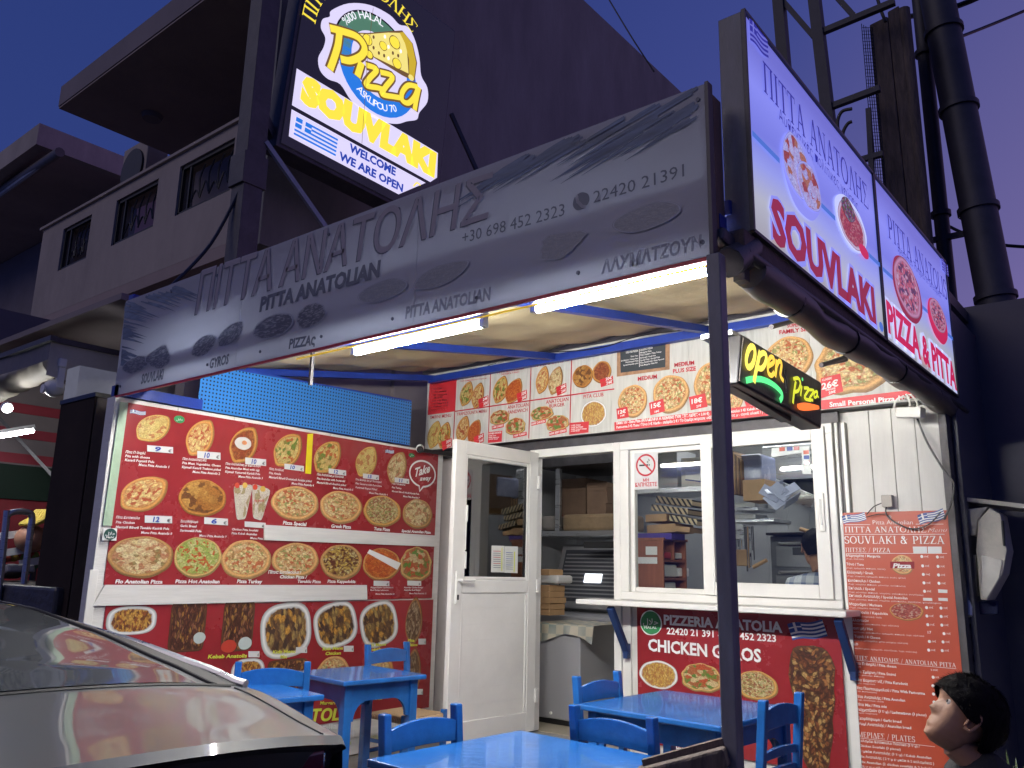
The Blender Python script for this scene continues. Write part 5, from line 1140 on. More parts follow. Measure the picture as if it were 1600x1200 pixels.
for y, x0, x1 in ((212, 110, 320), (208, 700, 930), (293, 105, 940), (452, 118, 960)): rb.line([za(x0, y), za(x1, y)], .0025, w, .0042, key='l%d%d' % (y, x0))
rows = [('Μαργαρίτα / Margarita', '(Τυρί, σάλτσα)', 120, 478, 285, 502, 147), ('Τόνο / Tuna', '(Τυρί, κρεμμύδι, πιπεριά, τόνος)', 122, 550, 145, 578, 325), ('Ελληνική / Greek', '(Τυρί, ντομάτα, κρεμμύδι, πιπεριά, ελιές, φέτα)', 130, 618, 217, 645, 485),
        ('Κοτόπουλο / Chicken', '(Τυρί, ντομάτα, πιπεριά, μανιτάρι, κοτόπουλο)', 135, 686, 268, 712, 480), ('Σπέσιαλ / Special', '(Τυρί, μανιτάρι, πιπεριά, ντομάτα, γαλοπούλα, σουτζούκι)', 138, 750, 220, 778, 625), ('Σπέσιαλ Ανατολής / Special Anatolian', '(Τυρί, μανιτάρι, πιπεριά, ντομάτα, γαλοπούλα, σουτζούκι, φιλαδέλφεια)', 142, 812, 490, 838, 770),
        ('Μαρινάρα / Marinara', '(Τυρί, ντομάτα, σκόρδο)', 148, 882, 272, 908, 250), ('Καπαδοκία / Kapadokia', '(Κιμάς με λαχανικά, τυρί)', 153, 948, 315, 978, 262), ('Αλλαντικών', '(Σουτζούκι, γαλοπούλα, τυρί, σάλτσα)', 158, 1015, 150, 1040, 400), ('Καυτερή / Hot', '(Σουτζούκι, γαλοπούλα, κρεμμύδι, πιπεριά, τυρί, σάλτσα)', 160, 1082, 182, 1110, 610), ('4 Τυριά / 4 Cheese', '(Γκούντα, μοτσαρέλα, φέτα, ροκφόρ, σάλτσα)', 165, 1150, 240, 1178, 470), ('FLO', '(φιλαδέλφεια, κρεμμύδι, σουτζούκι, τυρί, σάλτσα)', 170, 1215, 52, 1245, 540)]
for t, s_, x, y, L, y2, L2 in rows:
    sl = .03+.00005*(y-478)
    rb.T(t, za(x, y), za(x+L, y+sl*L), 20/5.333, w, bold=.02, res=1); rb.T(s_, za(x, y2), za(x+L2, y2+sl*L2), 11/5.333, w, bold=-.005, res=1)
rd = [(750, 478), (757, 556), (763, 627), (768, 697), (773, 767), None, (790, 903), (793, 973), (800, 1045), None, (813, 1185), (808, 1257)]
for i in range(12):
    for k, dx in ((0, 0), (1, 130)):
        if rd[i] is None:
            if i == 5: continue
            p = (935, 1120) if k else None
            if not p: rb.T('17', za(800, 1120), za(830, 1120), 4, w); continue
        else: p = (rd[i][0]+dx-(2*i if k else 0)*.8, rd[i][1]+(4 if k else 0))
        if i == 4 and k: continue
        rb.pic(za(*p), 4.6, 4.8, w, 'price_dot', n=.0045); rb.T('.00€', za(p[0]+16, p[1]+8), za(p[0]+56, p[1]+9), 3, w, res=1, bold=0)
for q in ([(675, 395), (793, 395), (795, 450), (680, 450)], [(800, 395), (915, 395), (917, 450), (802, 450)], [(885, 750), (963, 755), (963, 782), (888, 780)], [(760, 822), (835, 824), (838, 848), (762, 845)], [(888, 822), (965, 824), (968, 850), (890, 846)]):
    rb.quad([za(*p) for p in q], M['tagp'], 'price_tag', .0058)
rb.pic(za(588, 548), 35, 31, F['pizza'], 'food_picture', n=.0045); rb.quad([za(488, 520), za(688, 520), za(688, 580), za(488, 575)], M['red'], 'ribbon_print', .0078); Tm('Pizza', za, 510, 572, 665, 574, 36, bold=.04, shear=.2, n=.0092)
rb.pic(za(622, 937), 53, 28, food('food_salami_oval', [(.32, .05, .05), (.40, .10, .09), (.24, .03, .04), (.55, .35, .3)], scale=7, edge=.88), 'food_picture', -3)
Tm('ΠΙΤΕΣ ΑΝΑΤΟΛΗΣ / ANATOLIAN PITTA', zb2, 180, 293, 1035, 362, 33, font='serif'); rb.line([zb2(182, 300), zb2(1037, 372)], .002, w, .0042, key='x1')
for t, s_, x, y, L in [('Πίτα Πεϊνιρλί / Pitta cheese', '(Τυρί)', 183, 335, 357), ('Πίτα Σμύρνη / Pitta Smirni', '(Τυρί, μανιτάρι, πιπεριά)', 187, 403, 347), ('Πίτα Καραντενίζ / Pitta Karadeniz', '(Κιμάς, λαχανικά)', 192, 472, 443), ('Πίτα Παστουρμαλού / Pitta With Pastourma', '(Τυρί, παστουρμάς)', 197, 540, 580), ('Πίτα Ανατολής / Pitta Anatolian', '(Τυρί, σουτζούκι, αυγό)', 203, 612, 408), ('Πίτα Mix / Pitta mix', '', 208, 678, 252), ('Λαχματζούν (3 τεμ) / Lachmatzoun (3 pieces)', '(Κιμάς, λαχανικά)', 210, 720, 580), ('Σκορδόψωμο / Garlic bread', '', 215, 793, 365), ('Ψωμί Ανατολής / Anatolian bread', '', 217, 838, 445)]:
    rb.T(t, zb2(x, y), zb2(x+L, y+.085*L), 21/5.333, w, bold=.02, res=1)
    if s_: rb.T(s_, zb2(x, y+22), zb2(x+len(s_)*10, y+22+.085*len(s_)*10), 11/5.333, w, bold=-.005, res=1)
Tm('5.00€', zb2, 825, 388, 885, 392, 14, bold=0)
for x, y in ((845, 443), (843, 515), (848, 583), (853, 650), (855, 720)): rb.pic(zb2(x, y), 4.8, 4.8, w, 'price_dot', n=.0045); rb.T('.00€', zb2(x+14, y+8), zb2(x+50, y+10), 3, w, res=1, bold=0)
Tm('ΜΕΡΙΔΕΣ / PLATES', zb2, 222, 940, 695, 985, 45, font='serif'); rb.line([zb2(222, 948), zb2(860, 1022)], .002, w, .0042, key='x2')
for t, x, y, L in [('Καλαμάκι Κοτόπουλο Πολίτικο (3 τεμ) /', 225, 978, 508), ('Chicken Souvlaki (3 pieces)', 228, 1020, 347), ('Κεμπάπ Ανατολής (3 τεμ) / Kebab Anatolian', 230, 1065, 600), ('Mix Ανατολής ( 2 τεμ κεμπάπ & 2 καλαμάκια )', 233, 1110, 620), ('Mix Anatolian (2 chicken souvlaki & 2 kebab)', 236, 1155, 600), ('Όλες οι μερίδες σερβίρονται με πατάτες', 240, 1195, 500)]:
    rb.T(t, zb2(x, y), zb2(x+L, y+.10*L), 19/5.333, w, bold=.02, res=1)
rb.done()
cb = thing('junction_box', 'small beige junction box with black cables at the top of the red wall menu', 'junction box', tuple(P(1390, 790, 'y', YB-.05)))
p = P(1387, 787, 'y', YB-.05); B('box', M['beige'], (p.x-.03, YB-.07, p.z-.02, p.x+.03, YB-.014, p.z+.05), cb, bevel=.004)
def cable(pts, r, m, lab_, ax='y', val=None, name='cable', cat='cable', par_=None, sp=True):
    q = [P(x, y, ax, val) if not isinstance(x, Vector) else x for x, y in pts] if val is not None else pts
    q = [Vector(c) for c in spline([tuple(v) for v in q], 6)] if sp else q
    o = MB().tube(q, r, 6).build(name, m, par_, smooth=True)
    if par_ is None: tag(o, lab_, cat)
    return o
cable([(1354, 804), (1365, 792), (1378, 786)], .003, M['black'], '', 'y', YB-.05, par_=cb); cable([(1386, 790), (1384, 800), (1392, 812), (1422, 826), (1450, 820), (1470, 800)], .004, M['black'], '', 'y', YB-.05, par_=cb)
cable([(1354, 808), (1370, 804), (1385, 803)], .003, M['black'], '', 'y', YB-.05, par_=cb)
cable([(1432, 650), (1448, 690), (1475, 735), (1490, 755), (1488, 780), (1475, 812)], .006, M['black'], 'black cable drooping from the wall camera down past the red menu', 'y', YB-.06)
cam_ = thing('wall_camera', 'small white box camera with looped cable under the right end of the menu banner', 'security camera', tuple(P(1425, 642, 'y', 5.1)))
pc = P(1423, 645, 'y', 5.1); MB().obox(pc, Vector((.07, -.02, -.01)), Vector((.008, .03, 0)), Vector((.004, 0, .03))).build('body', M['white'], cam_, bevel=.006)
MB().tube([pc+Vector((-.07, .02, .005)), pc+Vector((-.08, .022, .005))], .024, 12).build('lens', M['white'], cam_, smooth=True); MB().tube([pc+Vector((0, .02, .03)), pc+Vector((0, .1, .06))], .01, 8).build('bracket', M['white'], cam_)
c0 = Z(1130, 470, 4.2865); cable([c0(1225, 625), c0(1250, 690), c0(1225, 760), c0(1180, 775), c0(1145, 720), c0(1165, 660), c0(1215, 640)], .006, M['white'], '', 'y', 5.1, par_=cam_)
cable([c0(1255, 625), c0(1300, 690), c0(1280, 740)], .005, M['white'], '', 'y', 5.1, par_=cam_)
cam_ = thing('bullet_camera', 'small white and black camera at the corner between poster and overhead menu', 'security camera', tuple(P(655, 702, 'x', -4.9)))
pc = P(656, 702, 'x', -4.9); MB().tube([pc+Vector((-.05, .05, .02)), pc+Vector((.02, -.02, 0))], .034, 14).build('body', M['white'], cam_, smooth=True); MB().tube([pc+Vector((.021, -.021, -.001)), pc+Vector((.05, -.045, -.012))], .028, 14).build('lens', M['black'], cam_, smooth=True)
MB().bar(pc+Vector((-.03, .05, .0)), pc+Vector((.05, .34, -.01)), .03).build('bracket', M['black'], cam_)
cable([(760, 556), (825, 552), (930, 545), (1000, 525), (1105, 512)], .004, M['black'], 'thin black cable strung along the top of the overhead menu', 'y', 5.07)
cable([(757, 583), (762, 572), (775, 568)], .003, M['black'], 'short black lead at the left top of the overhead menu', 'y', 5.1)
# ================================================================== tall sign on its own post
sg = thing('tower_sign', 'tall black light box on a post with glowing Pizza logo, souvlaki strip and welcome strip', 'sign', (-5.05, 3.1, 0))
dS = Vector((.06, 1, -.07)).normalized(); uS = Vector((0, 0, 1)); uS = (uS-dS*uS.dot(dS)).normalized(); nS = dS.cross(uS)
O_ = P(432, 226, 'x', -5.0)
tb = Board(O_, dS, uS, sg)
br = tb.uv((693, 300)); tr_ = tb.uv((706, 65)); bl = (0, 0); WS = (br[0]+tr_[0])/2; HS = tr_[1]
HT = 2.05
bx = MB(); bx.prism([(0, 0), (WS, 0), (WS, HT), (0, HT)], O_-nS*.20, dS, uS, nS*.19); bx.build('case', M['dark'], sg, bevel=.006)
MB().prism([(.035, .035), (WS-.02, .035), (WS-.02, HT-.02), (.035, HT-.02)], O_-nS*.010, dS, uS, nS*.012).build('black_face', mat('black_vinyl_face', (.012, .012, .016), .25, var=.2, scale=2, coat=.3, emit=(.07, .06, .12), es=.12), sg)
ly = glow('lilac_white_backlit', (.80, .74, 1.0), .92); yl = glow('yellow_backlit', (1.0, .80, .06), 1.0); br_ = glow('brown_backlit_outline', (.22, .12, .04), .7); gr_ = glow('sage_backlit', (.10, .25, .16), .8); blu = glow('blue_backlit', (.02, .20, .75), .95); nvb = glow('royal_backlit', (.02, .06, .42), .9); ylt = glow('cheese_backlit', (.95, .80, .22), .95); yd = glow('ochre_backlit', (.75, .52, .03), .8); wb = glow('white_backlit', (.95, .92, 1), 1.1)
zz = Z(380, 0, 3.6375)
UV = lambda x, y: tb.uv(zz(x, y))
tb.quad([zz(303, 390), zz(1105, 870), zz(1100, 1010), zz(1062, 1035), zz(276, 598)], ly, 'lit_strip', .004)
tb.quad([zz(274, 622), zz(1035, 1040), zz(882, 1105), zz(258, 775)], ly, 'lit_strip', .004)
# logo halo
cx = UV(745, 370); outl = [(500, 60), (600, 20), (720, 30), (830, 85), (885, 140), (935, 155), (975, 230), (1000, 330), (1010, 430), (1045, 500), (1045, 580), (1000, 640), (985, 680), (930, 690), (870, 705), (780, 690), (690, 640), (610, 570), (550, 480), (480, 450), (435, 400), (425, 330), (455, 270), (465, 215), (440, 160), (450, 110), (490, 95)]
o2 = spline([UV(*p) for p in outl], 4, closed=True)
mbh = MB(); ctr = tb.at(cx[0], cx[1], .004); vs = [ctr]+[tb.at(p[0], p[1], .004) for p in o2]; k = len(o2)
mbh.add(vs, [(0, 1+(i+1) % k, 1+i) for i in range(k)]); mbh.build('logo_halo', ly, sg)
# green arc and blue arc as ribbons
def arcpts(a0, a1, rx, n=24): 
    return [(cx[0]+rx*math.cos(R(a0+(a1-a0)*i/n)), cx[1]+rx*math.sin(R(a0+(a1-a0)*i/n))) for i in range(n+1)]
e1 = UV(690, 90); RG = math.hypot(e1[0]-cx[0], e1[1]-cx[1]); 
def circ3(a, b, c):
    (x1, y1), (x2, y2), (x3, y3) = UV(*a), UV(*b), UV(*c); d = 2*(x1*(y2-y3)+x2*(y3-y1)+x3*(y1-y2))
    q1, q2, q3 = x1*x1+y1*y1, x2*x2+y2*y2, x3*x3+y3*y3
    c_ = ((q1*(y2-y3)+q2*(y3-y1)+q3*(y1-y2))/d, (q1*(x3-x2)+q2*(x1-x3)+q3*(x2-x1))/d); return c_, math.hypot(x1-c_[0], y1-c_[1])
def arcfit(c, p, q, k, up=False):
    a, b = tb.uv(p), tb.uv(q); a0 = math.degrees(math.atan2(a[1]-c[1], a[0]-c[0])); a1 = math.degrees(math.atan2(b[1]-c[1], b[0]-c[0]))
    if up: a0 %= 360; a1 %= 360
    h_ = (a1-a0)/(k-1)/2; return c, (math.hypot(a[0]-c[0], a[1]-c[1])+math.hypot(b[0]-c[0], b[1]-c[1]))/2, a0-h_, a1+h_
def seg(c, r, a0, a1, n=24): return [(c[0]+r*math.cos(R(a0+(a1-a0)*i/n)), c[1]+r*math.sin(R(a0+(a1-a0)*i/n))) for i in range(n+1)]
cg, rg = circ3((532, 150), (680, 68), (852, 178)); cbl, rbl = circ3((545, 360), (650, 560), (935, 640))
_, rgm, g0, g1 = arcfit(cg, zz(560, 165), zz(820, 165), 2); rgm = rg-.085
tb.line(seg(cg, rg-.08, g0, g1), .16, gr_, .006, 'ga', px=False); tb.line(seg(cg, rg+.005, g0+4, g1), .016, M['ktxt'], .007, 'gb', px=False)
e2 = UV(770, 640); RB = math.hypot(e2[0]-cx[0], e2[1]-cx[1])
_, _, b0_, b1_2 = arcfit(cbl, zz(560, 360), zz(930, 640), 2, True); tb.line(seg(cbl, rbl-.075, b0_+3, b1_2-3), [.10+.06*math.sin(math.pi*i/24) for i in range(25)], blu, .006, 'ba', px=False)
tb.arc('%100 HALAL', *arcfit(cg, zz(590, 140), zz(778, 150), 10), .068, wb, .0, n=.013)
tb.arc('ASKLIPOU 70', *arcfit(cbl, zz(648, 520), zz(862, 640), 11, True), .062, wb, .0, n=.013, inward=True)
e3 = UV(880, 120); RT = math.hypot(e3[0]-cx[0], e3[1]-cx[1])
tb.arc('ΠΙΤΤΑ ΑΝΑΤΟΛΗΣ', *arcfit(cg, zz(400, 100), zz(930, 165), 14), .125, yl, font='serif', n=.006)
# pizza slice: cheese wedge, thick crust, toppings
def poly(pts, m, name, n): 
    q = [UV(*p) for p in pts]; MB().prism(q, tb.at(0, 0, n-.0015), tb.U, tb.V, tb.N*.0015).build(name, m, sg)
poly([(600, 185), (700, 190), (820, 180), (900, 175), (960, 250), (985, 360), (970, 465), (900, 430), (740, 330), (680, 250)], br_, 'logo_slice', .009)
poly([(610, 192), (710, 197), (820, 188), (885, 190), (925, 270), (935, 420), (740, 325), (690, 255)], ylt, 'logo_slice', .0115)
poly([(885, 188), (905, 185), (955, 250), (978, 360), (965, 458), (940, 450), (938, 340), (915, 250)], yd, 'logo_slice', .012)
for x, y, r in ((700, 230, 30), (790, 265, 24), (855, 245, 34), (868, 365, 28)): tb.pic(zz(x, y), 2*r/3.64, 2*r/3.64*1.1, br_, 'topping', n=.014); tb.pic(zz(x, y), 1.75*r/3.64, 1.75*r/3.64*1.1, yl, 'topping', n=.0155)
for x, y in ((735, 215), (800, 212), (735, 275), (765, 305), (820, 270), (845, 305), (875, 320), (890, 295), (795, 320), (820, 335)): tb.pic(zz(x, y), 3.6, 6, br_ if x % 2 else wb, 'topping', 30, n=.014)
tb.pic(zz(948, 445), 9, 9, ylt, 'topping', n=.0145)
# script word Pizza, outlined
word = {'P': [[(540, 175), (530, 260), (510, 330), (485, 400)], [(485, 165), (560, 185), (640, 215), (680, 270), (665, 320), (600, 350), (545, 340)]], 'i': [[(665, 360), (640, 440)]], 'z': [[(690, 375), (750, 400), (710, 450), (690, 490), (760, 505), (800, 520)]], 'z2': [[(770, 415), (840, 440), (800, 500), (780, 540), (850, 555), (880, 560)]], 'a': [[(985, 500), (930, 490), (895, 530), (895, 575), (930, 590), (965, 555), (985, 505)], [(990, 500), (975, 570), (965, 630)]]}
ki = 0
for ch, strokes in word.items():
    for st in strokes:
        ki += 1; q = spline([UV(*p) for p in st], 6); ww = .062 if ch in 'Pi' else .048
        for wdt, m_k, n_k in ((ww+.036, br_, .0165), (ww, yl, .021)):
            vs, fs = ribbon(q, wdt); tb.flat(vs, fs, m_k, n_k+ki*.0002, 'w%d%s' % (ki, m_k.name))
tb.pic(zz(708, 315), 15, 15, br_, 'letter_dot', n=.0165); tb.pic(zz(708, 315), 11, 11, yl, 'letter_dot', n=.021)
tb.T('SOUVLAKI', zz(318, 560), zz(1085, 1000), 38, yl, bold=.09, n=.007)
tb.flag(zz(283, 765), zz(522, 890), 30, blu, ly, n=.007, wave=0)
tb.T('WELCOME', zz(598, 858), zz(862, 1000), 12.5, nvb, bold=.04, n=.007); tb.T('WE ARE OPEN', zz(540, 905), zz(903, 1092), 12.5, nvb, bold=.04, n=.007)
tb.line(spline([UV(965, 1060), UV(985, 1040), UV(1005, 1055)], 4), .012, yl, .007, px=False)
tb.line([zz(730, 50), zz(700, 300), zz(665, 820)], .004, br_, .0225, key='seam')
tb.done()
# post and struts
MB().box(-5.20, 3.04, 0, -5.04, 3.20, 7.5).build('post', M['dark'], sg, bevel=.005)
MB().box(-5.22, 3.02, 4.05, -5.03, 3.22, 4.3).build('collar', M['dark'], sg, bevel=.004)
for z in (4.45, 6.3): MB().bar((-5.1, 3.12, z+.3), O_-nS*.1+Vector((0, .05, z-O_.z+.05)), .06).build('arm', M['dark'], sg)
MB().bar(P(415, 222, 'x', -5.05), P(512, 360, 'x', -4.9), .035).build('strut', M['galv'], sg)
MB().bar(P(705, 178, 'x', -5.1), P(760, 300, 'x', -4.9), .035).build('strut', M['dark'], sg)
cable([P(378, 290, 'x', -5.1), P(330, 380, 'x', -5.2), P(265, 450, 'x', -5.1)], .012, M['black'], 'black stay wire from the sign post down to the fascia top')

# ================================================================== neighbouring building with balcony
nb = thing('balcony_building', 'dark rendered building with three ironwork openings in its balcony wall and deep slab above', 'building', (-8, 5, 0))
YN, XN = 3.6, -5.8
zb0, zb1 = 4.03, 5.17
ops = [(-9.62, -8.92), (-8.36, -7.50), (-7.10, -6.18)]
xx = [-10.2]
for a, b in ops: xx += [a, b]
xx.append(XN)
for i in range(0, len(xx), 2): B('balcony_wall', M['bldg'], (xx[i], YN, zb0+.50, xx[i+1], YN+.16, zb1-.13), nb)
B('balcony_wall', M['bldg'], (-10.2, YN, zb0, XN, YN+.16, zb0+.50), nb); B('balcony_wall', M['bldg'], (-10.2, YN, zb1-.13, XN, YN+.16, zb1), nb)
B('coping', M['bldg'], (-10.24, YN-.03, zb1, XN, YN+.19, zb1+.03), nb)
B('balcony_wall', M['bldg'], (-10.2, YN+.16, zb0, -10.04, YN+2.2, zb1), nb)
for a, b in ops:
    z0, z1 = zb0+.50, zb1-.13; y = YN+.035
    g = MB(); 
    for q in ((a, z0, b, z0), (a, z1, b, z1)): g.bar((q[0], y, q[1]+(.02 if q[1] == z0 else -.02)), (q[2], y, q[3]+(.02 if q[1] == z0 else -.02)), .03)
    g.bar((a+.02, y, z0), (a+.02, y, z1), .03, up=(0, 1, 0)); g.bar((b-.02, y, z0), (b-.02, y, z1), .03, up=(0, 1, 0)); g.bar((a+.16, y, z0), (a+.16, y, z1), .022, up=(0, 1, 0))
    r = g.build('railing', M['iron'], nb)
    for k in range(4):
        cxx = a+.22+(b-a-.3)*(k+.5)/4; s_ = MB(); s_.tube([Vector(p) for p in spline([(cxx-.1, y, z0+.1), (cxx-.02, y, z0+.2+.05*(k % 2)), (cxx+.05, y, z0+.12), (cxx+.03, y, z0+.3), (cxx+.1, y, z1-.08)], 5)], .008, 5); s_.build('scroll', M['iron'], r)
B('glazed_door', mat('dim_green_glass', (.10, .12, .11), .3, emit=(.30, .34, .28), es=.12), (-6.9, YN+1.6, zb0+.2, -6.3, YN+1.62, zb1+.3), nb)
B('floor_slab', M['soffit'], (-10.2, YN+.001, zb0-.12, XN, 9, zb0-.001), nb)
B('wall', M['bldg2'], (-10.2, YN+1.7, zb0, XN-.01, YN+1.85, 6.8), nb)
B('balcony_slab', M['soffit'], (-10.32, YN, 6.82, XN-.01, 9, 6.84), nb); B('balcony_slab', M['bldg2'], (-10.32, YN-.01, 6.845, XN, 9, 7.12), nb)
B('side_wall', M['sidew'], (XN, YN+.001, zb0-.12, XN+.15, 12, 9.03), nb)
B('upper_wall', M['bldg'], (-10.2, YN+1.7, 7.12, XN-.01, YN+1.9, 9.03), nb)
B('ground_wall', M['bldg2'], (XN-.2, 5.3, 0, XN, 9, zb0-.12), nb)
q = P(238, 180, 'z', 6.82); MB().tube([(q.x, q.y, 6.82), (q.x, q.y, 6.76)], [.13, .11], 16).build('ceiling_light', M['bldg2'], nb, smooth=True)
ac = thing('condenser_unit', 'round fronted air conditioner condenser behind the balcony wall top', 'air conditioner', tuple(P(208, 268, 'y', 5.1)))
q = P(208, 265, 'y', 4.9); B('case', M['bldg'], (q.x-.36, 4.9, q.z-.4, q.x+.36, 5.2, q.z+.4), ac, bevel=.02); MB().tube([(q.x, 4.895, q.z), (q.x, 4.87, q.z)], .30, 24).build('fan_guard', M['iron'], ac)
# farther house with its own roof slab and folded awning
fh = thing('far_house', 'farther dim house at the left edge with thick roof parapet against the sky', 'building', (-15, 8, 0))
ca = P(62, 192, 'y', 5.4); cb_ = P(55, 226, 'y', 5.4)
B('roof_parapet', M['bldg'], (-30, 5.4, cb_.z, ca.x, 5.6, ca.z), fh); B('roof_parapet', M['bldg'], (ca.x-.2, 5.6, cb_.z, ca.x, 14, ca.z), fh)
B('roof_slab', M['soffit'], (-30, 5.6, cb_.z+.02, ca.x-.2, 14, cb_.z+.3), fh); B('wall', M['bldg2'], (-30, 7.6, 0, ca.x-.3, 8, cb_.z), fh)
B('wall', M['bldg2'], (-12.5, 5.0, 0, -12.3, 9, 4.6), fh)
a, b = P(0, 305, 'y', 5.8), P(90, 240, 'y', 5.6); MB().tube([a, b], .05, 8).build('awning_arm', M['galv'], fh, smooth=True); MB().tube([a+Vector((.15, 0, .1)), b+Vector((.1, 0, 0))], .09, 10).build('awning_roll', M['roll'], fh, smooth=True)

# ================================================================== grocery on the left
gro = thing('grocery_front', 'neighbouring grocery shop front with awning cloth and red stripes inside', 'shop front', (-7.5, 4, 0))
GX = -9.4
B('wall', mat('dim_red_wall', (.30, .03, .04), .6, var=.2), (GX-.1, 2.6, 0, GX, 6.2, 2.1), gro); B('wall', M['bldg2'], (GX-.1, 2.6, 2.1, GX, 6.2, 3.9), gro); B('wall', M['bldg2'], (-13, 6.2, 0, -5.9, 6.3, 3.9), gro); B('wall', M['bldg2'], (-5.98, 3.2, 0, -5.85, 6.2, 3.24), gro)
B('floor', M['paving'], (-13, 2.6, 0, -5.98, 6.2, .05), gro)
for i in range(3): B('stripe', mat('dim_red_stripe', (.35, .04, .06), .6), (GX+.001, 2.62, 2.32+.26*i, GX+.02, 6.1, 2.42+.26*i), gro)
B('ceiling', M['bldg2'], (-13, 2.7, 3.25, -5.98, 6.2, 3.3), gro); B('green_panel', mat('dim_green_panel', (.008, .025, .014), .7), (GX+.002, 2.8, 1.95, GX+.03, 3.9, 2.3), gro)
gb = Board((GX+.03, 3.5, 1.5), (0, 1, 0), (0, 0, 1), gro)
gb.T('THE IT', (88, 735), (190, 672), 16, M['wtxt'], bold=.03); gb.done()
MB().bar((GX+.2, 2.7, 3.1), (GX+.9, 3.9, 1.7), .03).build('brace', M['dark'], gro)
aw = thing('awning_cover', 'beige folded awning hanging over the grocery corner with wrinkled roller tube', 'awning', (-6.6, 2.6, 3))
ac0 = P(80, 530, 'x', -6.6)
cream = mat('cream_awning_cloth', (.50, .46, .38), .7, var=.12, scale=4, bump=.4, bscale=6)
def drape(u, v): return (ac0.x-6*(1-u) if False else ac0.x, ac0.y+(3.1*u), ac0.z-.02-(.26+.05*math.sin(7*u))*v)
sheet('cloth', 20, 5, drape, cream, aw)
sheet('cloth', 20, 5, lambda u, v: (ac0.x-5*u, ac0.y+.01*math.sin(20*u), ac0.z-.02-.14*v), M['roll'], aw)
MB().bar((ac0.x-5, ac0.y, ac0.z), (ac0.x+.05, ac0.y, ac0.z), .05, .04).build('rail', M['dark'], aw); MB().bar((ac0.x, ac0.y, ac0.z), (ac0.x, ac0.y+3.1, ac0.z), .05, .04).build('rail', M['dark'], aw)
p0, p1 = P(0, 608, 'y', 2.75), P(88, 568, 'y', 2.75)
MB().tube([p0.lerp(p1, i/16)+Vector((0, 0, .008*math.sin(i*2.1))) for i in range(-8, 17)], [.10+.012*math.sin(i*1.9) for i in range(25)], 14).build('roller_tube', cream, aw, smooth=True)
pc_ = thing('dome_camera', 'white pan and tilt dome camera hanging from a bracket at the grocery corner', 'security camera', tuple(P(88, 600, 'y', 2.6)))
q = P(85, 606, 'y', 2.6); MB().tube([q+Vector((0, 0, z)) for z in (-.07, -.055, -.03, 0, .03, .05, .06)], [.02, .05, .068, .075, .07, .05, .03], 18).build('head', M['white'], pc_, smooth=True); MB().tube([q+Vector((-.005, -.07, -.02)), q+Vector((-.005, -.085, -.02))], .035, 14).build('lens', M['white'], pc_, smooth=True)
for dx in (.04, .07): MB().box(q.x+dx, 2.58, q.z-.01, q.x+dx+.015, 2.63, q.z+.20).build('bracket', M['white'], pc_, bevel=.004)
MB().box(q.x-.03, 2.57, q.z+.15, q.x+.10, 2.63, q.z+.22).build('mount', M['white'], pc_, bevel=.01)
wbx = thing('white_light_box', 'blank white box sign above the dark pillar', 'box sign', tuple(P(150, 610, 'y', 3.1)))
MB().obox((P(160, 608, 'x', -6.1)), (.1, 0, 0), (0, .22, 0), (0, 0, .12)).build('case', mat('dim_white_plastic', (.45, .46, .46), .5, emit=(.6, .62, .62), es=.10), wbx)
pl = thing('dark_pillar', 'dark brown square pillar between the grocery and the red photo menu', 'pillar', (-5.75, 2.5, 0))
B('pillar_front', mat('very_dark_brown_panel', (.03, .02, .018), .85, var=.3, scale=3, spec=.15), (-6.01, 2.40, 0, -5.50, 2.41, 2.40), pl); B('pillar_core', mat('brown_side_panel', (.085, .062, .05), .55, var=.25, scale=5, dirt=.3), (-6.0, 2.411, 0, -5.49, 2.78, 2.40), pl)
B('cap', M['black'], (-6.01, 2.39, 2.401, -5.48, 2.79, 2.43), pl)
gl = glow('grocery_lamp', (.95, .95, 1), 120)
t = thing('spot_lamp', 'small bright round lamp at the far left inside the grocery', 'lamp', tuple(P(12, 638, 'x', -7.6))); q = P(12, 638, 'x', -7.6); MB().tube([q, q+Vector((.03, -.01, -.01))], [.025, .03], 12).build('bulb', gl, t); MB().tube([q+Vector((-.08, .02, .02)), q], [.05, .04], 12).build('shade', M['white'], t)
t = thing('strip_lamp', 'lit strip lamp across the far left inside the grocery', 'lamp', tuple(P(20, 678, 'x', -7.8))); a, b = P(-70, 693, 'x', -7.8), P(52, 673, 'x', -7.8)
MB().tube([a, b], .018, 10).build('tube', glow('grocery_tube', (.95, .97, 1), 120), t); MB().bar(a+Vector((0, 0, .04)), b+Vector((0, 0, .04)), .05, .03).build('housing', M['white'], t)
tr2 = thing('hand_trolley', 'grey tubular trolley handle beside the fruit stand', 'trolley', tuple(P(35, 930, 'x', -6.4)))
pp = [P(5, 960, 'x', -6.4), P(8, 830, 'x', -6.4), P(12, 806, 'x', -6.4), P(24, 800, 'x', -6.4), P(40, 800, 'x', -6.4), P(50, 808, 'x', -6.4), P(45, 850, 'x', -6.4), P(36, 960, 'x', -6.4)]
pp[0].z = .1; pp[-1].z = .1; MB().tube([Vector(p) for p in spline([tuple(p) for p in pp], 5)], .022, 10).build('frame', M['chrome'], tr2, smooth=True)
MB().box(-6.75, pp[0].y-.02, .08, -6.38, pp[-1].y+.02, .11).build('plate', M['dark'], tr2)
fs_ = thing('fruit_stand', 'tiered fruit stand edge with green ledge and price cards', 'stand', tuple(P(30, 890, 'x', -8.0)))
SX = -8.0; zf_l = P(30, 882, 'x', SX).z
y1_ = P(75, 882, 'x', SX).y; y0_ = y1_-1.6
B('shelf', mat('green_ledge', (.03, .12, .04), .5), (SX-.7, y0_, zf_l-.03, SX, y1_, zf_l), fs_)
for dz in (-.16, .13, .26): B('shelf', M['dark'], (SX-.7, y0_, zf_l+dz-.015, SX-.1*(dz > 0), y1_, zf_l+dz), fs_)
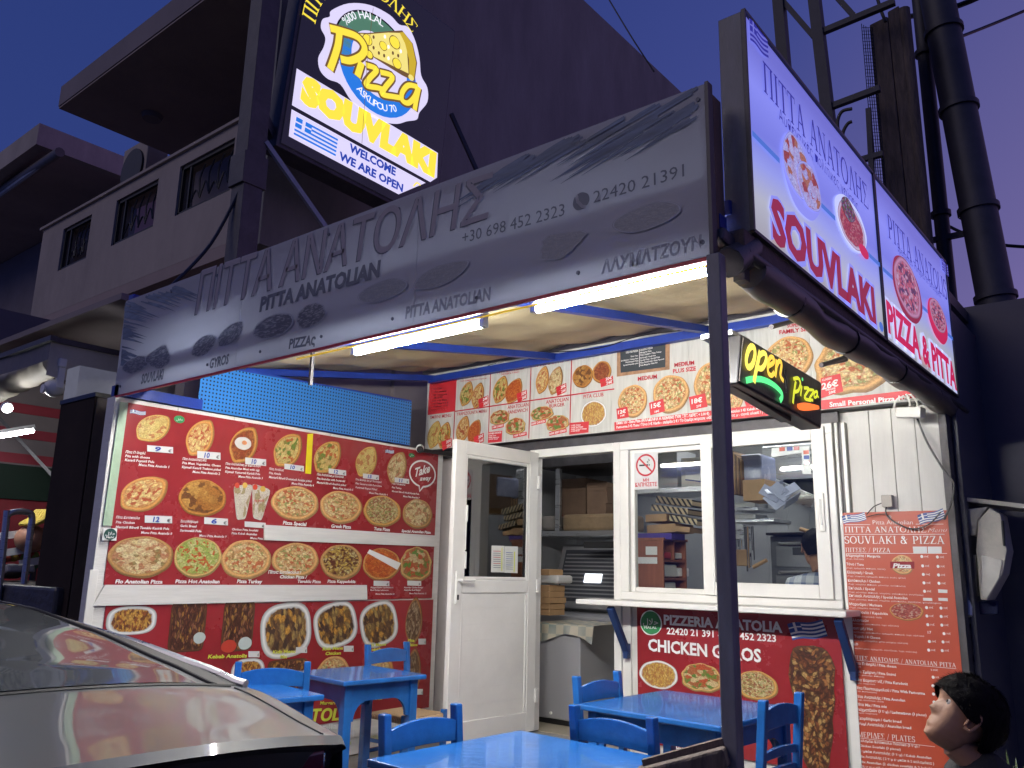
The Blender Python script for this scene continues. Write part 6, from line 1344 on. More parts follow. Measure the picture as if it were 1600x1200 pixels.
for y in (y0_+.1, y1_-.1): MB().box(SX-.06, y-.02, 0, SX-.02, y+.02, zf_l-.03).build('leg', M['dark'], fs_)
for i, (x, y) in enumerate([(50, 878), (20, 862), (15, 836)]):
    c_ = P(x, y, 'x', SX+.02); MB().obox(c_, (0, .10, .02), (.003, 0, 0), (0, -.01, .03)).build('price_card', M['white'], fs_)
ban = thing('banana_bunch', 'bunch of yellow bananas on the grocery fruit stand', 'bananas', tuple(P(53, 815, 'x', -7.95)))
bm = mat('banana_skin', (.62, .45, .06), .5, var=.15)
for i in range(6):
    c_ = P(50+i*4, 812, 'x', -7.95+.03*i); MB().tube([Vector(p) for p in spline([tuple(c_+Vector((0, -.10, -.05))), tuple(c_+Vector((.02, -.02, 0))), tuple(c_+Vector((0, .03, .09)))], 5)], [.012, .02, .024, .026, .026, .026, .026, .024, .022, .018, .01][:11], 8).build('banana', bm, ban, smooth=True)
mel = thing('melon', 'pinkish round melon below the bananas', 'melon', tuple(P(48, 842, 'x', -7.95))); q = P(48, 842, 'x', -7.95)
MB().tube([q+Vector((0, 0, .12*math.sin(a))) for a in [R(-88+16*i) for i in range(12)]], [.13*math.cos(R(-88+16*i)) for i in range(12)], 18).build('rind', mat('melon_rind', (.42, .20, .12), .5, var=.2, scale=20), mel, smooth=True)
random.seed(8)
for i in range(9):
    c_ = P(4+i*6, 868+random.uniform(-3, 3), 'x', -8.05); 
    o = MB().tube([c_+Vector((0, 0, .045*math.sin(a))) for a in [R(-88+22*k) for k in range(9)]], [.048*math.cos(R(-88+22*k)) for k in range(9)], 12).build('fruit', mat('fruit_%s' % 'abc'[i % 3], [(.5, .3, .04), (.35, .05, .03), (.2, .3, .06)][i % 3], .4), None, smooth=True)
    tag(o, 'piece of loose fruit in the row along the green ledge of the stand', 'fruit', 'loose fruit on the grocery stand')
tp = thing('covered_bin', 'dark plastic covered display below the grocery fruit behind the car', 'display', tuple(P(50, 925, 'y', 2.3)))
a, b = P(0, 912, 'y', 2.35), P(88, 916, 'y', 2.35); MB().box(a.x-1, 2.35, 0, b.x, 2.9, a.z).build('body', mat('dark_plastic_sheet', (.05, .045, .045), .35, var=.4, scale=10, bump=.5, bscale=20), tp, bevel=.02)
MB().obox(P(20, 893, 'y', 2.7), (.16, 0, .03), (0, .1, 0), (-.02, 0, .03)).build('crumpled_bag', mat('grey_bag', (.25, .23, .22), .6, var=.3, bump=.6), tp, bevel=.015)

# ================================================================== right side: dark wall, ducts, timber, lattice, meter box
rw = thing('dark_metal_wall', 'dark blue clad wall beyond the right end of the pizza shop', 'wall', (0, 6.2, 0))
zt_ = P(1540, 475, 'y', 6.3)[2]
xw0 = P(1462, 700, 'y', 6.3)[0]
n_ = 9; ww = .62
for i in range(n_): B('cladding', M['metalwall'], (xw0-.5+i*ww, 6.3, 0, xw0-.5+(i+1)*ww-.008, 6.36, zt_-.25*max(0, i-1)*.6), rw)
B('side_return', M['metalwall'], (-1.049, 5.42, 0, -1.02, 6.3, 3.0), rw)
for x0, y0, x1, y1 in ((1503, 668, 1515, 770), (1523, 695, 1531, 775)):
    a, b = P(x0, y0, 'y', 6.28), P(x1, y1, 'y', 6.28); MB().bar(a, b, .025, .02, up=(0, 1, 0)).build('slot', M['black'], rw)
lg = thing('wall_ledge', 'thin pale ledge projecting above the beige meter box', 'ledge', tuple(P(1540, 785, 'y', 5.6)))
a, b = P(1488, 779, 'y', 5.6), P(1640, 797, 'y', 5.6); MB().obox(((a.x+b.x)/2, 5.75, (a.z+b.z)/2), (abs(b.x-a.x)/2, 0, (b.z-a.z)/2), (0, .25, 0), (0, 0, .012)).build('slab', M['beige'], lg)
mbx = thing('meter_box', 'grimy beige tapered plastic box hanging on the wall right of the red menu', 'box', tuple(P(1535, 860, 'y', 5.5)))
zx = Z(1400, 560, 3)
Y5 = 5.45
def pq_(pts, y, dy, m, name, par_): 
    q = [P(*zx(*p), 'y', y) for p in pts]; return MB().prism([(v.x, v.z) for v in q], (0, y, 0), (1, 0, 0), (0, 0, 1), (0, dy, 0)).build(name, m, par_, bevel=.006)
pq_([(385, 760), (440, 700), (490, 730), (520, 900), (500, 1010), (430, 1135), (395, 1130), (375, 900)], Y5, .22, M['beige'], 'cover', mbx)
pq_([(400, 920), (500, 945), (485, 1030), (425, 1130), (398, 1120)], Y5-.012, .014, mat('paler_lid', (.52, .50, .46), .5, dirt=.3), 'lid', mbx)
pq_([(300, 830), (300, 710), (430, 695), (385, 760), (375, 830)], Y5+.05, .15, M['beige'], 'torn_hood', mbx)
pq_([(310, 925), (375, 920), (380, 1125), (320, 1100)], Y5+.06, .12, M['beige'], 'back_box', mbx)
pq_([(490, 760), (505, 760), (512, 880), (500, 880)], Y5-.012, .02, M['black'], 'slot', mbx)
pq_([(378, 1140), (475, 1135), (478, 1200), (378, 1200)], Y5+.1, .04, mat('navy_cloth', (.01, .015, .06), .8), 'hanging_cloth', mbx)
cable([P(1490, 800, 'y', 5.5), P(1494, 860, 'y', 5.5), P(1500, 900, 'y', 5.5), P(1512, 930, 'y', 5.45), P(1514, 962, 'y', 5.4)], .018, M['white'], 'white plastic pipe bending down beside the beige box', name='pipe', cat='pipe')
cable([P(1516, 975, 'y', 5.5), P(1524, 1010, 'y', 5.5), P(1520, 1040, 'y', 5.5), P(1528, 1070, 'y', 5.5)], .006, M['black'], 'loose dark wires dangling below the beige box')
def duct(p0, p1, y, r, lab_, m, rings, name='vent_duct', cat='duct', nn=20):
    t = thing(name, lab_, cat, tuple(P(*p1, 'y', y))); a, b = P(*p0, 'y', y), P(*p1, 'y', y); d = b-a
    a = a-d*.35
    MB().tube([a, b], r, nn).build('pipe', m, t, smooth=True)
    for k in rings:
        c_ = a.lerp(b, k); dd_ = d.normalized(); MB().tube([c_-dd_*.02, c_+dd_*.02], r+.018, nn).build('joint_ring', m, t, smooth=True)
    return t, a, b
t, a, b = duct((1467, 10), (1571, 545), 6.6, .125, 'thick round vent duct with joint rings, rightmost of the tall dark shapes', M['duct'], (.1, .32, .5, .72, .9))
MB().tube([b, b+Vector((0, -.02, -.16)), P(1525, 640, 'y', 6.5), P(1455, 672, 'y', 6.4)], [.125, .13, .13, .11], 18).build('elbow', M['duct'], t, smooth=True)
t, a, b = duct((1436, 0), (1484, 470), 6.75, .055, 'slimmer dark vent duct standing left of the thick one', M['duct'], (.4, .8))
B('bracket', M['dark'], (b.x-.2, 6.7, 3.9, b.x+.3, 6.74, 3.94), t)
tp_ = thing('timber_chimney', 'rough weathered boarded timber stack with wire netting beside it', 'timber stack', tuple(P(1420, 400, 'y', 6.2)))
a0, a1, b0, b1_ = P(1358, 40, 'y', 6.2), P(1405, 25, 'y', 6.2), P(1392, 420, 'y', 6.2), P(1452, 420, 'y', 6.2)
random.seed(5)
for i in range(2):
    u0, u1 = (0, .62)[i], (.61, 1)[i]; zt = a0.z+random.uniform(-.1, .08)
    MB().prism([(a0.x+(a1.x-a0.x)*u0, zt), (a0.x+(a1.x-a0.x)*u1, zt+random.uniform(-.04, .04)), (b0.x+(b1_.x-b0.x)*u1, 2.8), (b0.x+(b1_.x-b0.x)*u0, 2.8)], (0, 6.2+random.uniform(-.015, .015), 0), (1, 0, 0), (0, 0, 1), (0, .3, 0)).build('plank', M['trunkw'], tp_, bevel=.008)
MB().tube([P(1412, 15, 'y', 6.25), P(1452, 420, 'y', 6.25)], .045, 10).build('log', M['trunkw'], tp_, smooth=True)
mesh_ = MB(); xa_ = P(1347, 40, 'y', 6.2); 
for i in range(9):
    for k in range(1): mesh_.tube([(P(1346+i*3.4, 45-abs(4-i)*2, 'y', 6.3-.1*math.sin(i/8*math.pi))), (P(1368+i*3.4, 300, 'y', 6.3-.1*math.sin(i/8*math.pi)))], .003, 4, cap=False)
for j in range(48):
    t_ = j/47; pp = [P(1346+22*t_+i*3.4, 43+257*t_, 'y', 6.3-.1*math.sin(i/8*math.pi)) for i in range(9)]; mesh_.tube(pp, .002, 4, cap=False)
mesh_.build('wire_netting', M['iron'], tp_)
la = thing('steel_lattice', 'open dark steel lattice frame rising behind the lit billboard', 'frame', tuple(P(1250, 150, 'y', 6)))
def lbar(p0, p1, w_, y=6.0, name='bar'): MB().bar(P(*p0, 'y', y), P(*p1, 'y', y+.001), w_, w_, up=(0, 1, 0)).build(name, M['duct'], la)
lbar((1212, -60), (1245, 330), .085, name='upright'); lbar((1266, -60), (1320, 400), .085, name='upright')
lbar((1222, 0), (1272, 58), .04); lbar((1280, 52), (1398, 3), .045); lbar((1290, 170), (1375, 138), .045); lbar((1308, -4), (1336, 27), .04); lbar((1225, 215), (1300, 200), .04); lbar((1345, 250), (1380, 240), .04); lbar((1357, 170), (1366, 340), .035)
for dx, dy in ((0, 0), (8, 20)):
    cable([P(1309+dx, 205+dy, 'y', 5.8), P(1309+dx, 188+dy, 'y', 5.8), P(1316+dx, 174+dy, 'y', 5.8), P(1331+dx-dy*.4, 170+dy, 'y', 5.8)], .014, M['iron'], '', name='hook', par_=la)
cable([P(1410, 28, 'y', 7), P(1500, 8, 'y', 6.8), P(1600, -40, 'y', 6.6)], .022, M['iron'], 'thick overhead cable leaving the vent ducts at the top right', name='overhead_cable')
cable([P(1502, 57, 'y', 7), P(1560, 34, 'y', 7.4), P(1660, -8, 'y', 8)], .014, M['iron'], 'thin straight overhead cable crossing the sky right of the thick duct', name='overhead_cable')
cable([P(1460, 340, 'y', 7.5), P(1500, 362, 'y', 7.5), P(1560, 382, 'y', 7.5), P(1660, 388, 'y', 7.5)], .014, M['iron'], 'lower sagging cable above the dark clad wall at the right edge', name='overhead_cable')
cable([P(940, -20, 'y', 9), P(985, 55, 'y', 9), P(1022, 112, 'y', 9)], .010, M['iron'], 'faint hanging wire above the roof edge in the middle of the sky', name='overhead_cable')
cable([P(1370, -5, 'y', 6.1), P(1378, 20, 'y', 6.1), P(1384, 34, 'y', 6.1)], .012, M['iron'], 'short looping wire at the top of the timber stack', name='overhead_cable')
# little weed at lower right
wd_ = thing('weed', 'small thin leaved weed at the lower right edge behind the boy', 'plant', tuple(P(1590, 1170, 'y', 5.0)))
lm = mat('leaf_green', (.05, .08, .025), .6, var=.3)
for i in range(11):
    b = P(1585, 1260, 'y', 4.8); b.z = .0; tip = P(1572+i*5, 1172+((i*37) % 50), 'y', 4.8+.03*i); mid = (b+tip)/2+Vector((.05*math.sin(i), 0, .12))
    s_ = spline([tuple(b), tuple(mid), tuple(tip)], 6); s_ = [Vector(v) for v in s_]; n0 = len(s_)
    MB().add([v+Vector((.007*math.sin(math.pi*(k+.6)/n0), 0, 0)) for k, v in enumerate(s_)]+[v-Vector((.007*math.sin(math.pi*(k+.6)/n0), 0, 0)) for k, v in enumerate(s_)], [(k, k+1, n0+k+1, n0+k) for k in range(n0-1)]).build('leaf', lm, wd_)

# ================================================================== tables and chairs
BL = M['blue']
def make_table(label, w=.74, d=.74, h=.75):
    t = thing('blue_table', label, 'table', group='blue painted tables')
    MB().box(-w/2, -d/2, h-.026, w/2, d/2, h).build('tabletop', BL, t, bevel=.006, local=True)
    L = .05; ins = .035
    for sx in (-1, 1):
        for sy in (-1, 1):
            x, y = sx*(w/2-ins-L/2), sy*(d/2-ins-L/2); MB().box(x-L/2, y-L/2, 0, x+L/2, y+L/2, h-.0265).build('leg', BL, t, bevel=.004, local=True)
    def ap(len_):
        a = len_/2; top = h-.027; pts = [(-a, top), (-a, top-.19)]
        for k in range(7):
            g = R(90*k/6); pts.append((-a+.02+.09*(1-math.cos(g))*1.0, top-.19+.10*math.sin(g)))
        pts2 = [(-x, z) for x, z in pts[::-1]]
        return pts+pts2
    for ax in (0, 1):
        for s_ in (-1, 1):
            ln = (w if ax == 0 else d)-2*ins-2*L+.002; pos = s_*((d if ax == 0 else w)/2-ins-L/2)
            U = (1, 0, 0) if ax == 0 else (0, 1, 0); O = (0, pos-.01, 0) if ax == 0 else (pos-.01, 0, 0); Wv = (0, .02, 0) if ax == 0 else (.02, 0, 0)
            MB().prism(ap(ln), O, U, (0, 0, 1), Wv).build('apron', BL, t, local=True)
    return t
def put(o, x, y, rz, label): o.location = (x, y, 0); o.rotation_euler = (0, 0, rz); o['label'] = label; return o
T0 = make_table('')
put(T0, -1.93, 3.71, R(-4), 'blue square table in front of the hatch and gyros poster')
t3 = put(copy_tree(T0), -1.76, 2.28, R(-3), 'blue square table nearest the camera at the bottom edge, middle of the photo')
t1 = make_table('', .56, .56); put(t1, -3.86, 3.37, R(-7), 'small blue table before the lower red poster, left of the door')
t4 = put(copy_tree(t1), -3.64, 2.46, R(-8), 'small blue table half hidden behind the grey car')
def make_chair(label):
    c = thing('blue_chair', label, 'chair', group='blue ladder back chairs with rush seats')
    w, d, sh, bh = .38, .37, .45, .86; q = .034
    b = lambda n, *a, m=BL, bv=.005: MB().box(*a).build(n, m, c, bevel=bv, local=True)
    for s in (-1, 1):
        b('leg', d/2-q, s*w/2-q/2*(1+s) if False else s*(w/2-q/2)-q/2, 0, d/2, s*(w/2-q/2)+q/2, sh+.02)
        # raked rear leg running up as back post
        y = s*(w/2-q/2); MB().prism([(-d/2, 0), (-d/2+q, 0), (-d/2+q, sh), (-d/2+q-.035, bh), (-d/2-.037, bh), (-d/2-.001, sh)], (0, y-q/2, 0), (1, 0, 0), (0, 0, 1), (0, q, 0)).build('leg', BL, c, bevel=.005, local=True)
    def rail(z, hgt, arch, t_=.018, name='back_rail'):
        pts = []; n = 12; yy = w/2-q
        for i in range(n+1):
            u = -1+2*i/n; pts.append((u*yy, z+hgt+arch*(1-u*u) if True else 0))
        pts = pts+[(yy, z), (-yy, z)] if arch >= 0 else pts
        if arch: 
            low = [(yy-2*yy*i/n, z+arch*.25*(1-(1-2*i/n)**2)) for i in range(n+1)]; pts = pts[:n+1]+low
        lean = (z-sh)/(bh-sh)*.035
        MB().prism(pts, (-d/2+q/2-lean-t_/2+.0, 0, 0), (0, 1, 0), (0, 0, 1), (t_, 0, 0)).build(name, BL, c, bevel=.003, local=True)
    rail(.735, .072, .022); rail(.62, .030, .010); rail(.545, .030, .008)
    # rush seat, four woven triangles dished to the middle
    sx, sy = d/2-.006, w/2-.006
    vs = [(-sx, -sy, sh), (sx, -sy, sh), (sx, sy, sh), (-sx, sy, sh), (0, 0, sh-.012), (-sx, -sy, sh-.035), (sx, -sy, sh-.035), (sx, sy, sh-.035), (-sx, sy, sh-.035)]
    MB().add(vs, [(0, 1, 4), (1, 2, 4), (2, 3, 4), (3, 0, 4), (0, 5, 6, 1), (1, 6, 7, 2), (2, 7, 8, 3), (3, 8, 5, 0), (5, 8, 7, 6)]).build('seat', M['rush'], c, bevel=.012, local=True)
    for s in (-1, 1):
        for z in (.14, .28): b('stretcher', -d/2+q, s*(w/2-q/2)-.009, z, d/2-q, s*(w/2-q/2)+.009, z+.022, bv=.003)
    b('stretcher', d/2-q+.006, -w/2+q, .21, d/2-.008, w/2-q, .232, bv=.003); b('stretcher', -d/2+.008, -w/2+q, .21, -d/2+q-.006, w/2-q, .232, bv=.003)
    return c
# seat faces +X in its own frame, back on -X; back posts placed from the photo
C0 = make_chair('')
put(C0, -4.05, 3.95, R(0), 'blue chair with its back to the red poster, left of the white door')
put(copy_tree(C0), -3.64, 2.61, R(-38), 'blue chair whose arched back shows just above the grey car')
put(copy_tree(C0), -1.99, 2.26, R(-2), 'blue chair at the left side of the nearest table, backrest towards the car') .location = (-2.02, 2.24, 0)
put(copy_tree(C0), -2.18, 3.62, R(-2), 'blue chair tucked at the left of the hatch table, in front of the silver fridge')
put(copy_tree(C0), -1.71, 2.92, R(86), 'blue chair with dark arched back between the two larger blue tables')
put(copy_tree(C0), -1.63, 3.58, R(177), 'blue chair right of the canopy post, seen from behind at the hatch table')

# ================================================================== kitchen seen through door and hatch
def kb_(name, x0, y0, x1, y1, Y, dep, m, parent, bevel=.004):
    a, b = P(x0, y0, 'y', Y), P(x1, y1, 'y', Y)
    return MB().box(a.x, Y, b.z, b.x, Y+dep, a.z).build(name, m, parent, bevel=bevel)
zq = Z(690, 670, 5); zw = Z(980, 660, 4.4444); zf = Z(700, 880, 3.75)
kl = thing('kitchen_lamp', 'white ceiling lamp lighting the kitchen', 'lamp', (-2.5, 6.4, 2.7))
B('diffuser', glow('kitchen_diffuser', (.96, .97, 1), 24), (-2.9, 6.3, 2.70, -1.7, 6.5, 2.73), kl); B('housing', M['white'], (-2.93, 6.27, 2.731, -1.67, 6.53, 2.748), kl)
kl2 = copy_tree(kl); kl2.children[0].data = kl2.children[0].data.copy(); kl2.children[0].data.materials[0] = glow('weak_diffuser', (.96, .97, 1), 7) if 'diffuser' in kl2.children[0].name else kl2.children[0].data.materials[0]; kl2['label'] = 'second kitchen ceiling lamp above the freezer behind the door'; kl2.location = (-4.4, 6.4, 2.7)
fg_ = thing('silver_fridge', 'silver grey low fridge just inside the open door with cloth on top', 'fridge', tuple(P(900, 1130, 'y', 5.6)))
a, b = P(843, 973, 'y', 5.62), P(906, 1120, 'y', 5.62); MB().box(a.x-.10, 5.62, FL+.04, b.x, 6.2, a.z).build('body', M['fridge'], fg_, bevel=.012); MB().box(a.x-.09, 5.64, FL, b.x-.01, 6.19, FL+.04).build('plinth', M['black'], fg_)
q = P(*zf(604, 877), 'y', 5.62); MB().tube([(q.x, 5.612, q.z), (q.x, 5.622, q.z)], .012, 12).build('badge', M['white'], fg_)
fzt = thing('chest_freezer', 'large grey chest freezer with its ribbed lid propped open', 'freezer', tuple(P(940, 1050, 'y', 6.3)))
a, b = P(895, 962, 'y', 6.25), P(962, 1100, 'y', 6.25); fx0, fx1 = -5.02, -3.85
MB().box(fx0, 6.25, FL, fx1, 6.95, a.z).build('body', M['fridge'], fzt, bevel=.012)
lz0 = a.z+.02; lid = []
L0, L1 = Vector((fx0-.05, 6.9, lz0)), Vector((fx1, 6.9, lz0)); up_ = Vector((0, .22, .62))
MB().obox((L0+L1)/2+up_/2, (L1-L0)/2, up_/2, Vector((0, .04, -.014))).build('lid', M['fridge'], fzt, bevel=.01)
nrm = Vector((0, -.62, .22)).normalized()
MB().obox((L0+L1)/2+up_/2+nrm*.048, (L1-L0)/2*.9, up_/2*.8, nrm*.006).build('lid_liner', M['fridged'], fzt, bevel=.003)
for i in range(12):
    c_ = (L0+L1)/2+up_*(.16+.06*i)+nrm*.057; MB().obox(c_, (L1-L0)/2*.86, nrm*.005, up_.normalized()*.006).build('rib', M['fridge'], fzt)
c_ = (L0+L1)/2+up_*.45+nrm*.066+Vector((-.15, 0, 0)); MB().obox(c_, Vector((.10, 0, 0)), up_.normalized()*.045, nrm*.004).build('lid_light', glow('freezer_light', (.9, .95, 1), 2.2), fzt, bevel=.003)
tc_ = thing('table_cloth', 'checked cloth with red hem draped over the silver fridge', 'cloth', tuple(P(880, 965, 'y', 5.6)))
m_, n_, b_ = nodes('checked_cloth'); tcn = N(n_, 'ShaderNodeTexCoord'); ck = N(n_, 'ShaderNodeTexChecker', i_Scale=14); n_.links.new(tcn.outputs['Object'], ck.inputs['Vector'])
ck.inputs['Color1'].default_value = (.45, .42, .30, 1); ck.inputs['Color2'].default_value = (.12, .20, .20, 1)
nz_ = N(n_, 'ShaderNodeTexNoise', i_Scale=9); n_.links.new(tcn.outputs['Object'], nz_.inputs['Vector']); mi_ = N(n_, 'ShaderNodeMix', data_type='RGBA'); n_.links.new(nz_.outputs['Fac'], mi_.inputs[0]); n_.links.new(ck.outputs[0], mi_.inputs[6]); mi_.inputs[7].default_value = (.5, .45, .38, 1); n_.links.new(mi_.outputs[2], b_.inputs['Base Color'])
a, b = P(843, 955, 'y', 5.58), P(912, 955, 'y', 5.58); ztop = P(843, 973, 'y', 5.62).z+.004
def cl(u, v):
    x = a.x-.08+(b.x-a.x+.16)*u
    if v < .5: return (x, 6.15-(6.15-5.60)*v*2, ztop+.004*math.sin(20*u))
    t_ = (v-.5)*2; return (x, 5.598-.012*t_+.012*math.sin(17*u)*t_, ztop-.11*t_*(1+.35*math.sin(6*u+1)))
sheet('cloth', 20, 12, cl, m_, tc_)
random.seed(11)
for i in range(5):
    t = kb_('cardboard_box', 843-2, 952-i*9.5, 858+random.uniform(-2, 3), 962-i*9.5, 5.72, .22, M['card'], None)
    t.location.z += 0; tag(t, ['lowest', 'second lowest', 'middle', 'second highest', 'topmost'][i]+' flat brown box of the stack on the silver fridge', 'box', 'flat boxes stacked on the fridge')
t = kb_('food_package', 838, 898, 872, 912, 5.75, .22, mat('white_package', (.55, .55, .53), .5, bump=.4), None, .02); tag(t, 'wrapped white package lying on the stacked boxes behind the door', 'package')
t = kb_('cardboard_box', 843, 889, 858, 899, 5.75, .2, M['card'], None); tag(t, 'small open brown carton on top of the white package', 'box')
ksh = thing('wall_shelf', 'steel kitchen shelf carrying stacked pizza boxes above the freezer', 'shelf', tuple(P(900, 835, 'y', 6.6)))
kb_('shelf', 838, 830, 968, 837, 6.6, .7, M['chrome'], ksh); kb_('upright', 868, 714, 874, 830, 6.6, .04, M['chrome'], ksh)
for i in range(12):
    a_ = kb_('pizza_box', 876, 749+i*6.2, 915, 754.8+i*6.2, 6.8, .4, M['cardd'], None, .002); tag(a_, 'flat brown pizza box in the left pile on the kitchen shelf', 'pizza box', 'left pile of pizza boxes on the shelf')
    if i < 9:
        a_ = kb_('pizza_box', 917, 755+i*6.2, 948+random.uniform(-2, 2), 760.8+i*6.2, 6.7, .4, M['cardd'], None, .002); tag(a_, 'flat brown pizza box in the right pile on the kitchen shelf', 'pizza box', 'right pile of pizza boxes on the shelf')
t = kb_('wrapped_bale', 878, 804, 965, 829, 6.62, .5, mat('brown_wrapped_bale', (.24, .17, .10), .45, var=.3, bump=.6, bscale=12), None, .03); tag(t, 'long plastic wrapped brown bale under the pizza boxes on the shelf', 'bale')
t = kb_('wrapped_bale', 845, 806, 866, 829, 6.62, .4, mat('pale_bale', (.30, .28, .26), .4, bump=.5), None, .03); tag(t, 'short pale wrapped bale at the left end of the shelf', 'bale')
kbp = thing('kitchen_dark_backdrop', 'dark slab across the top of the doorway over the kitchen shelf', 'hood', (-4.2, 7.2, 2.4))
kb_('housing', 838, 700, 968, 722, 6.5, .9, M['dark'], kbp)  # dark slab added where the top of the doorway only looks dark
kb_('cloth', 912, 846, 968, 856, 6.58, .05, M['tshirt'], kbp)
# brown pigeonhole cabinet and what stands on it
cb_ = thing('brown_cabinet', 'brown laminate cabinet with open shelves of cartons inside the hatch', 'cabinet', tuple(P(1030, 930, 'y', 5.75)))
Yc = 5.75
a = P(*zw(50, 820), 'y', Yc); b = P(*zw(410, 1200), 'y', Yc); mx_ = P(*zw(250, 900), 'y', Yc).x; mz = P(*zw(330, 900), 'y', Yc).x
zt = a.z; D_ = P(*zw(410, 900), 'x', mx_).y; mz = P(*zw(330, 900), 'x', mx_).y; zb_ = FL+.6
B('front_panel', M['brown'], (a.x, Yc, zb_, mx_, Yc+.02, zt), cb_, .003); B('side_panel', M['brown'], (a.x, D_-.02, zb_, mx_, D_, zt), cb_)
B('back_panel', M['brown'], (mx_-.36, Yc+.02, zb_, mx_-.34, D_-.02, zt), cb_); B('top', M['brown'], (a.x-.01, Yc-.01, zt, mx_+.01, D_+.01, zt+.02), cb_)
for y in (955, 1080, 1195):
    z = P(*zw(330, y), 'x', mx_).z; B('shelf', M['brown'], (mx_-.34, Yc+.02, z-.018, mx_-.002, D_-.02, z), cb_)
B('divider', M['brown'], (mx_-.34, mz-.008, P(*zw(330, 955), 'x', mx_).z, mx_-.004, mz+.008, zt), cb_)
for q0, q1 in (((128, 862), (208, 920)), ((58, 935), (208, 982))): kb_('label_card', *zw(*q0), *zw(*q1), Yc-.003, .002, M['wtxt'], cb_, 0)
for nm, q0, q1, m_k, lb_ in [('carton', (258, 900), (330, 948), M['redb'], 'red and white carton on the top shelf of the brown cabinet'), ('foam_tray', (335, 905), (385, 950), M['wtxt'], 'white foam tray beside the red carton in the brown cabinet'), ('foam_box', (258, 985), (348, 1075), M['wtxt'], 'stack of white foam boxes on the middle cabinet shelf'), ('foam_box', (352, 1010), (432, 1072), M['wtxt'], 'tilted white foam box sticking out of the cabinet'), ('clear_tub', (262, 1110), (340, 1190), M['wtxt'], 'clear plastic tubs on the lowest cabinet shelf')]:
    u0, u1 = P(*zw(*q0), 'x', mx_-.03), P(*zw(*q1), 'x', mx_-.03); tag(MB().box(mx_-.28, u0.y, u1.z, mx_-.03, u1.y, u0.z).build(nm, m_k, None, bevel=.01), lb_, 'container')
tag(kb_('purple_box', *zw(70, 770), *zw(308, 812), Yc+.02, .22, mat('purple_print', (.07, .04, .28), .4), None), 'flat purple box lying on the brown cabinet', 'box')
# tumbled pile of pizza boxes
m_, n_, b_ = nodes('striped_pizza_box'); tcn = N(n_, 'ShaderNodeTexCoord'); mp_ = N(n_, 'ShaderNodeMapping'); mp_.inputs['Rotation'].default_value = (0, R(40), 0); n_.links.new(tcn.outputs['Object'], mp_.inputs[0])
wv = N(n_, 'ShaderNodeTexWave', i_Scale=9.0); wv.bands_direction = 'X'; n_.links.new(mp_.outputs[0], wv.inputs['Vector']); rp_ = N(n_, 'ShaderNodeValToRGB'); rp_.color_ramp.interpolation = 'CONSTANT'; n_.links.new(wv.outputs['Fac'], rp_.inputs[0])
rp_.color_ramp.elements[0].color = (.02, .018, .016, 1); rp_.color_ramp.elements[1].position = .42; rp_.color_ramp.elements[1].color = (.52, .40, .24, 1); n_.links.new(rp_.outputs[0], b_.inputs['Base Color']); M['stripe'] = m_
pile = [(172, 525, 470, 570, 'stripe', 8, 'top'), (140, 585, 440, 625, 'stripe', 8, 'second'), (110, 635, 280, 690, 'card', -2, 'third'), (270, 655, 500, 700, 'stripe', 10, 'fourth, sliding right'), (115, 705, 350, 770, 'card', -3, 'lowest'), (300, 720, 440, 760, 'card', 6, 'half open bottom right')]
for x0, y0, x1, y1, mk, an, nm in pile:
    q0, q1 = P(*zw(x0, y0), 'y', Yc+.05), P(*zw(x1, y1), 'y', Yc+.05); c_ = (q0+q1)/2; c_.y += .16
    o = MB().obox((0, 0, 0), ((q1.x-q0.x)/2*.86, 0, 0), (0, .15, 0), (0, 0, (q0.z-q1.z)/2*.88)).build('pizza_box', M[mk], None, bevel=.003)
    o.location = c_; o.rotation_euler = (0, R(an), 0); tag(o, nm+' box of the tumbled pizza box pile in the hatch', 'pizza box', 'tumbled pizza boxes in the hatch')
# white carton with print, grey cupboard, bags
tag(kb_('wall_cupboard', *zw(215, 195), *zw(350, 460), 6.3, .35, M['tile'], None), 'grey wall cupboard behind the no smoking sign', 'cupboard')
wc = thing('white_carton', 'white printed carton tilted on the high shelf behind the hatch', 'box', tuple(P(*zw(440, 350), 'y', 6.2))); kb_('box', *zw(372, 250), *zw(530, 440), 6.2, .4, M['whitew'], wc)
cbd = Board(P(*zw(372, 400), 'y', 6.19), (1, 0, 0), (0, 0, 1), wc); cbd.T('110 TEM', zw(430, 283), zw(495, 285), 4, M['ktxt']); cbd.quad([zw(405, 340), zw(515, 350), zw(510, 405), zw(405, 390)], M['wtxt'], 'label', .003); cbd.quad([zw(405, 395), zw(515, 408), zw(515, 415), zw(405, 402)], M['btxt'], 'label', .005); cbd.done()
ks = thing('plate_shelf', 'grey steel shelf above the pizza boxes inside the hatch', 'shelf', tuple(P(*zw(300, 480), 'y', 6.1))); kb_('board', *zw(50, 462), *zw(545, 476), 6.15, .5, M['chrome'], ks)
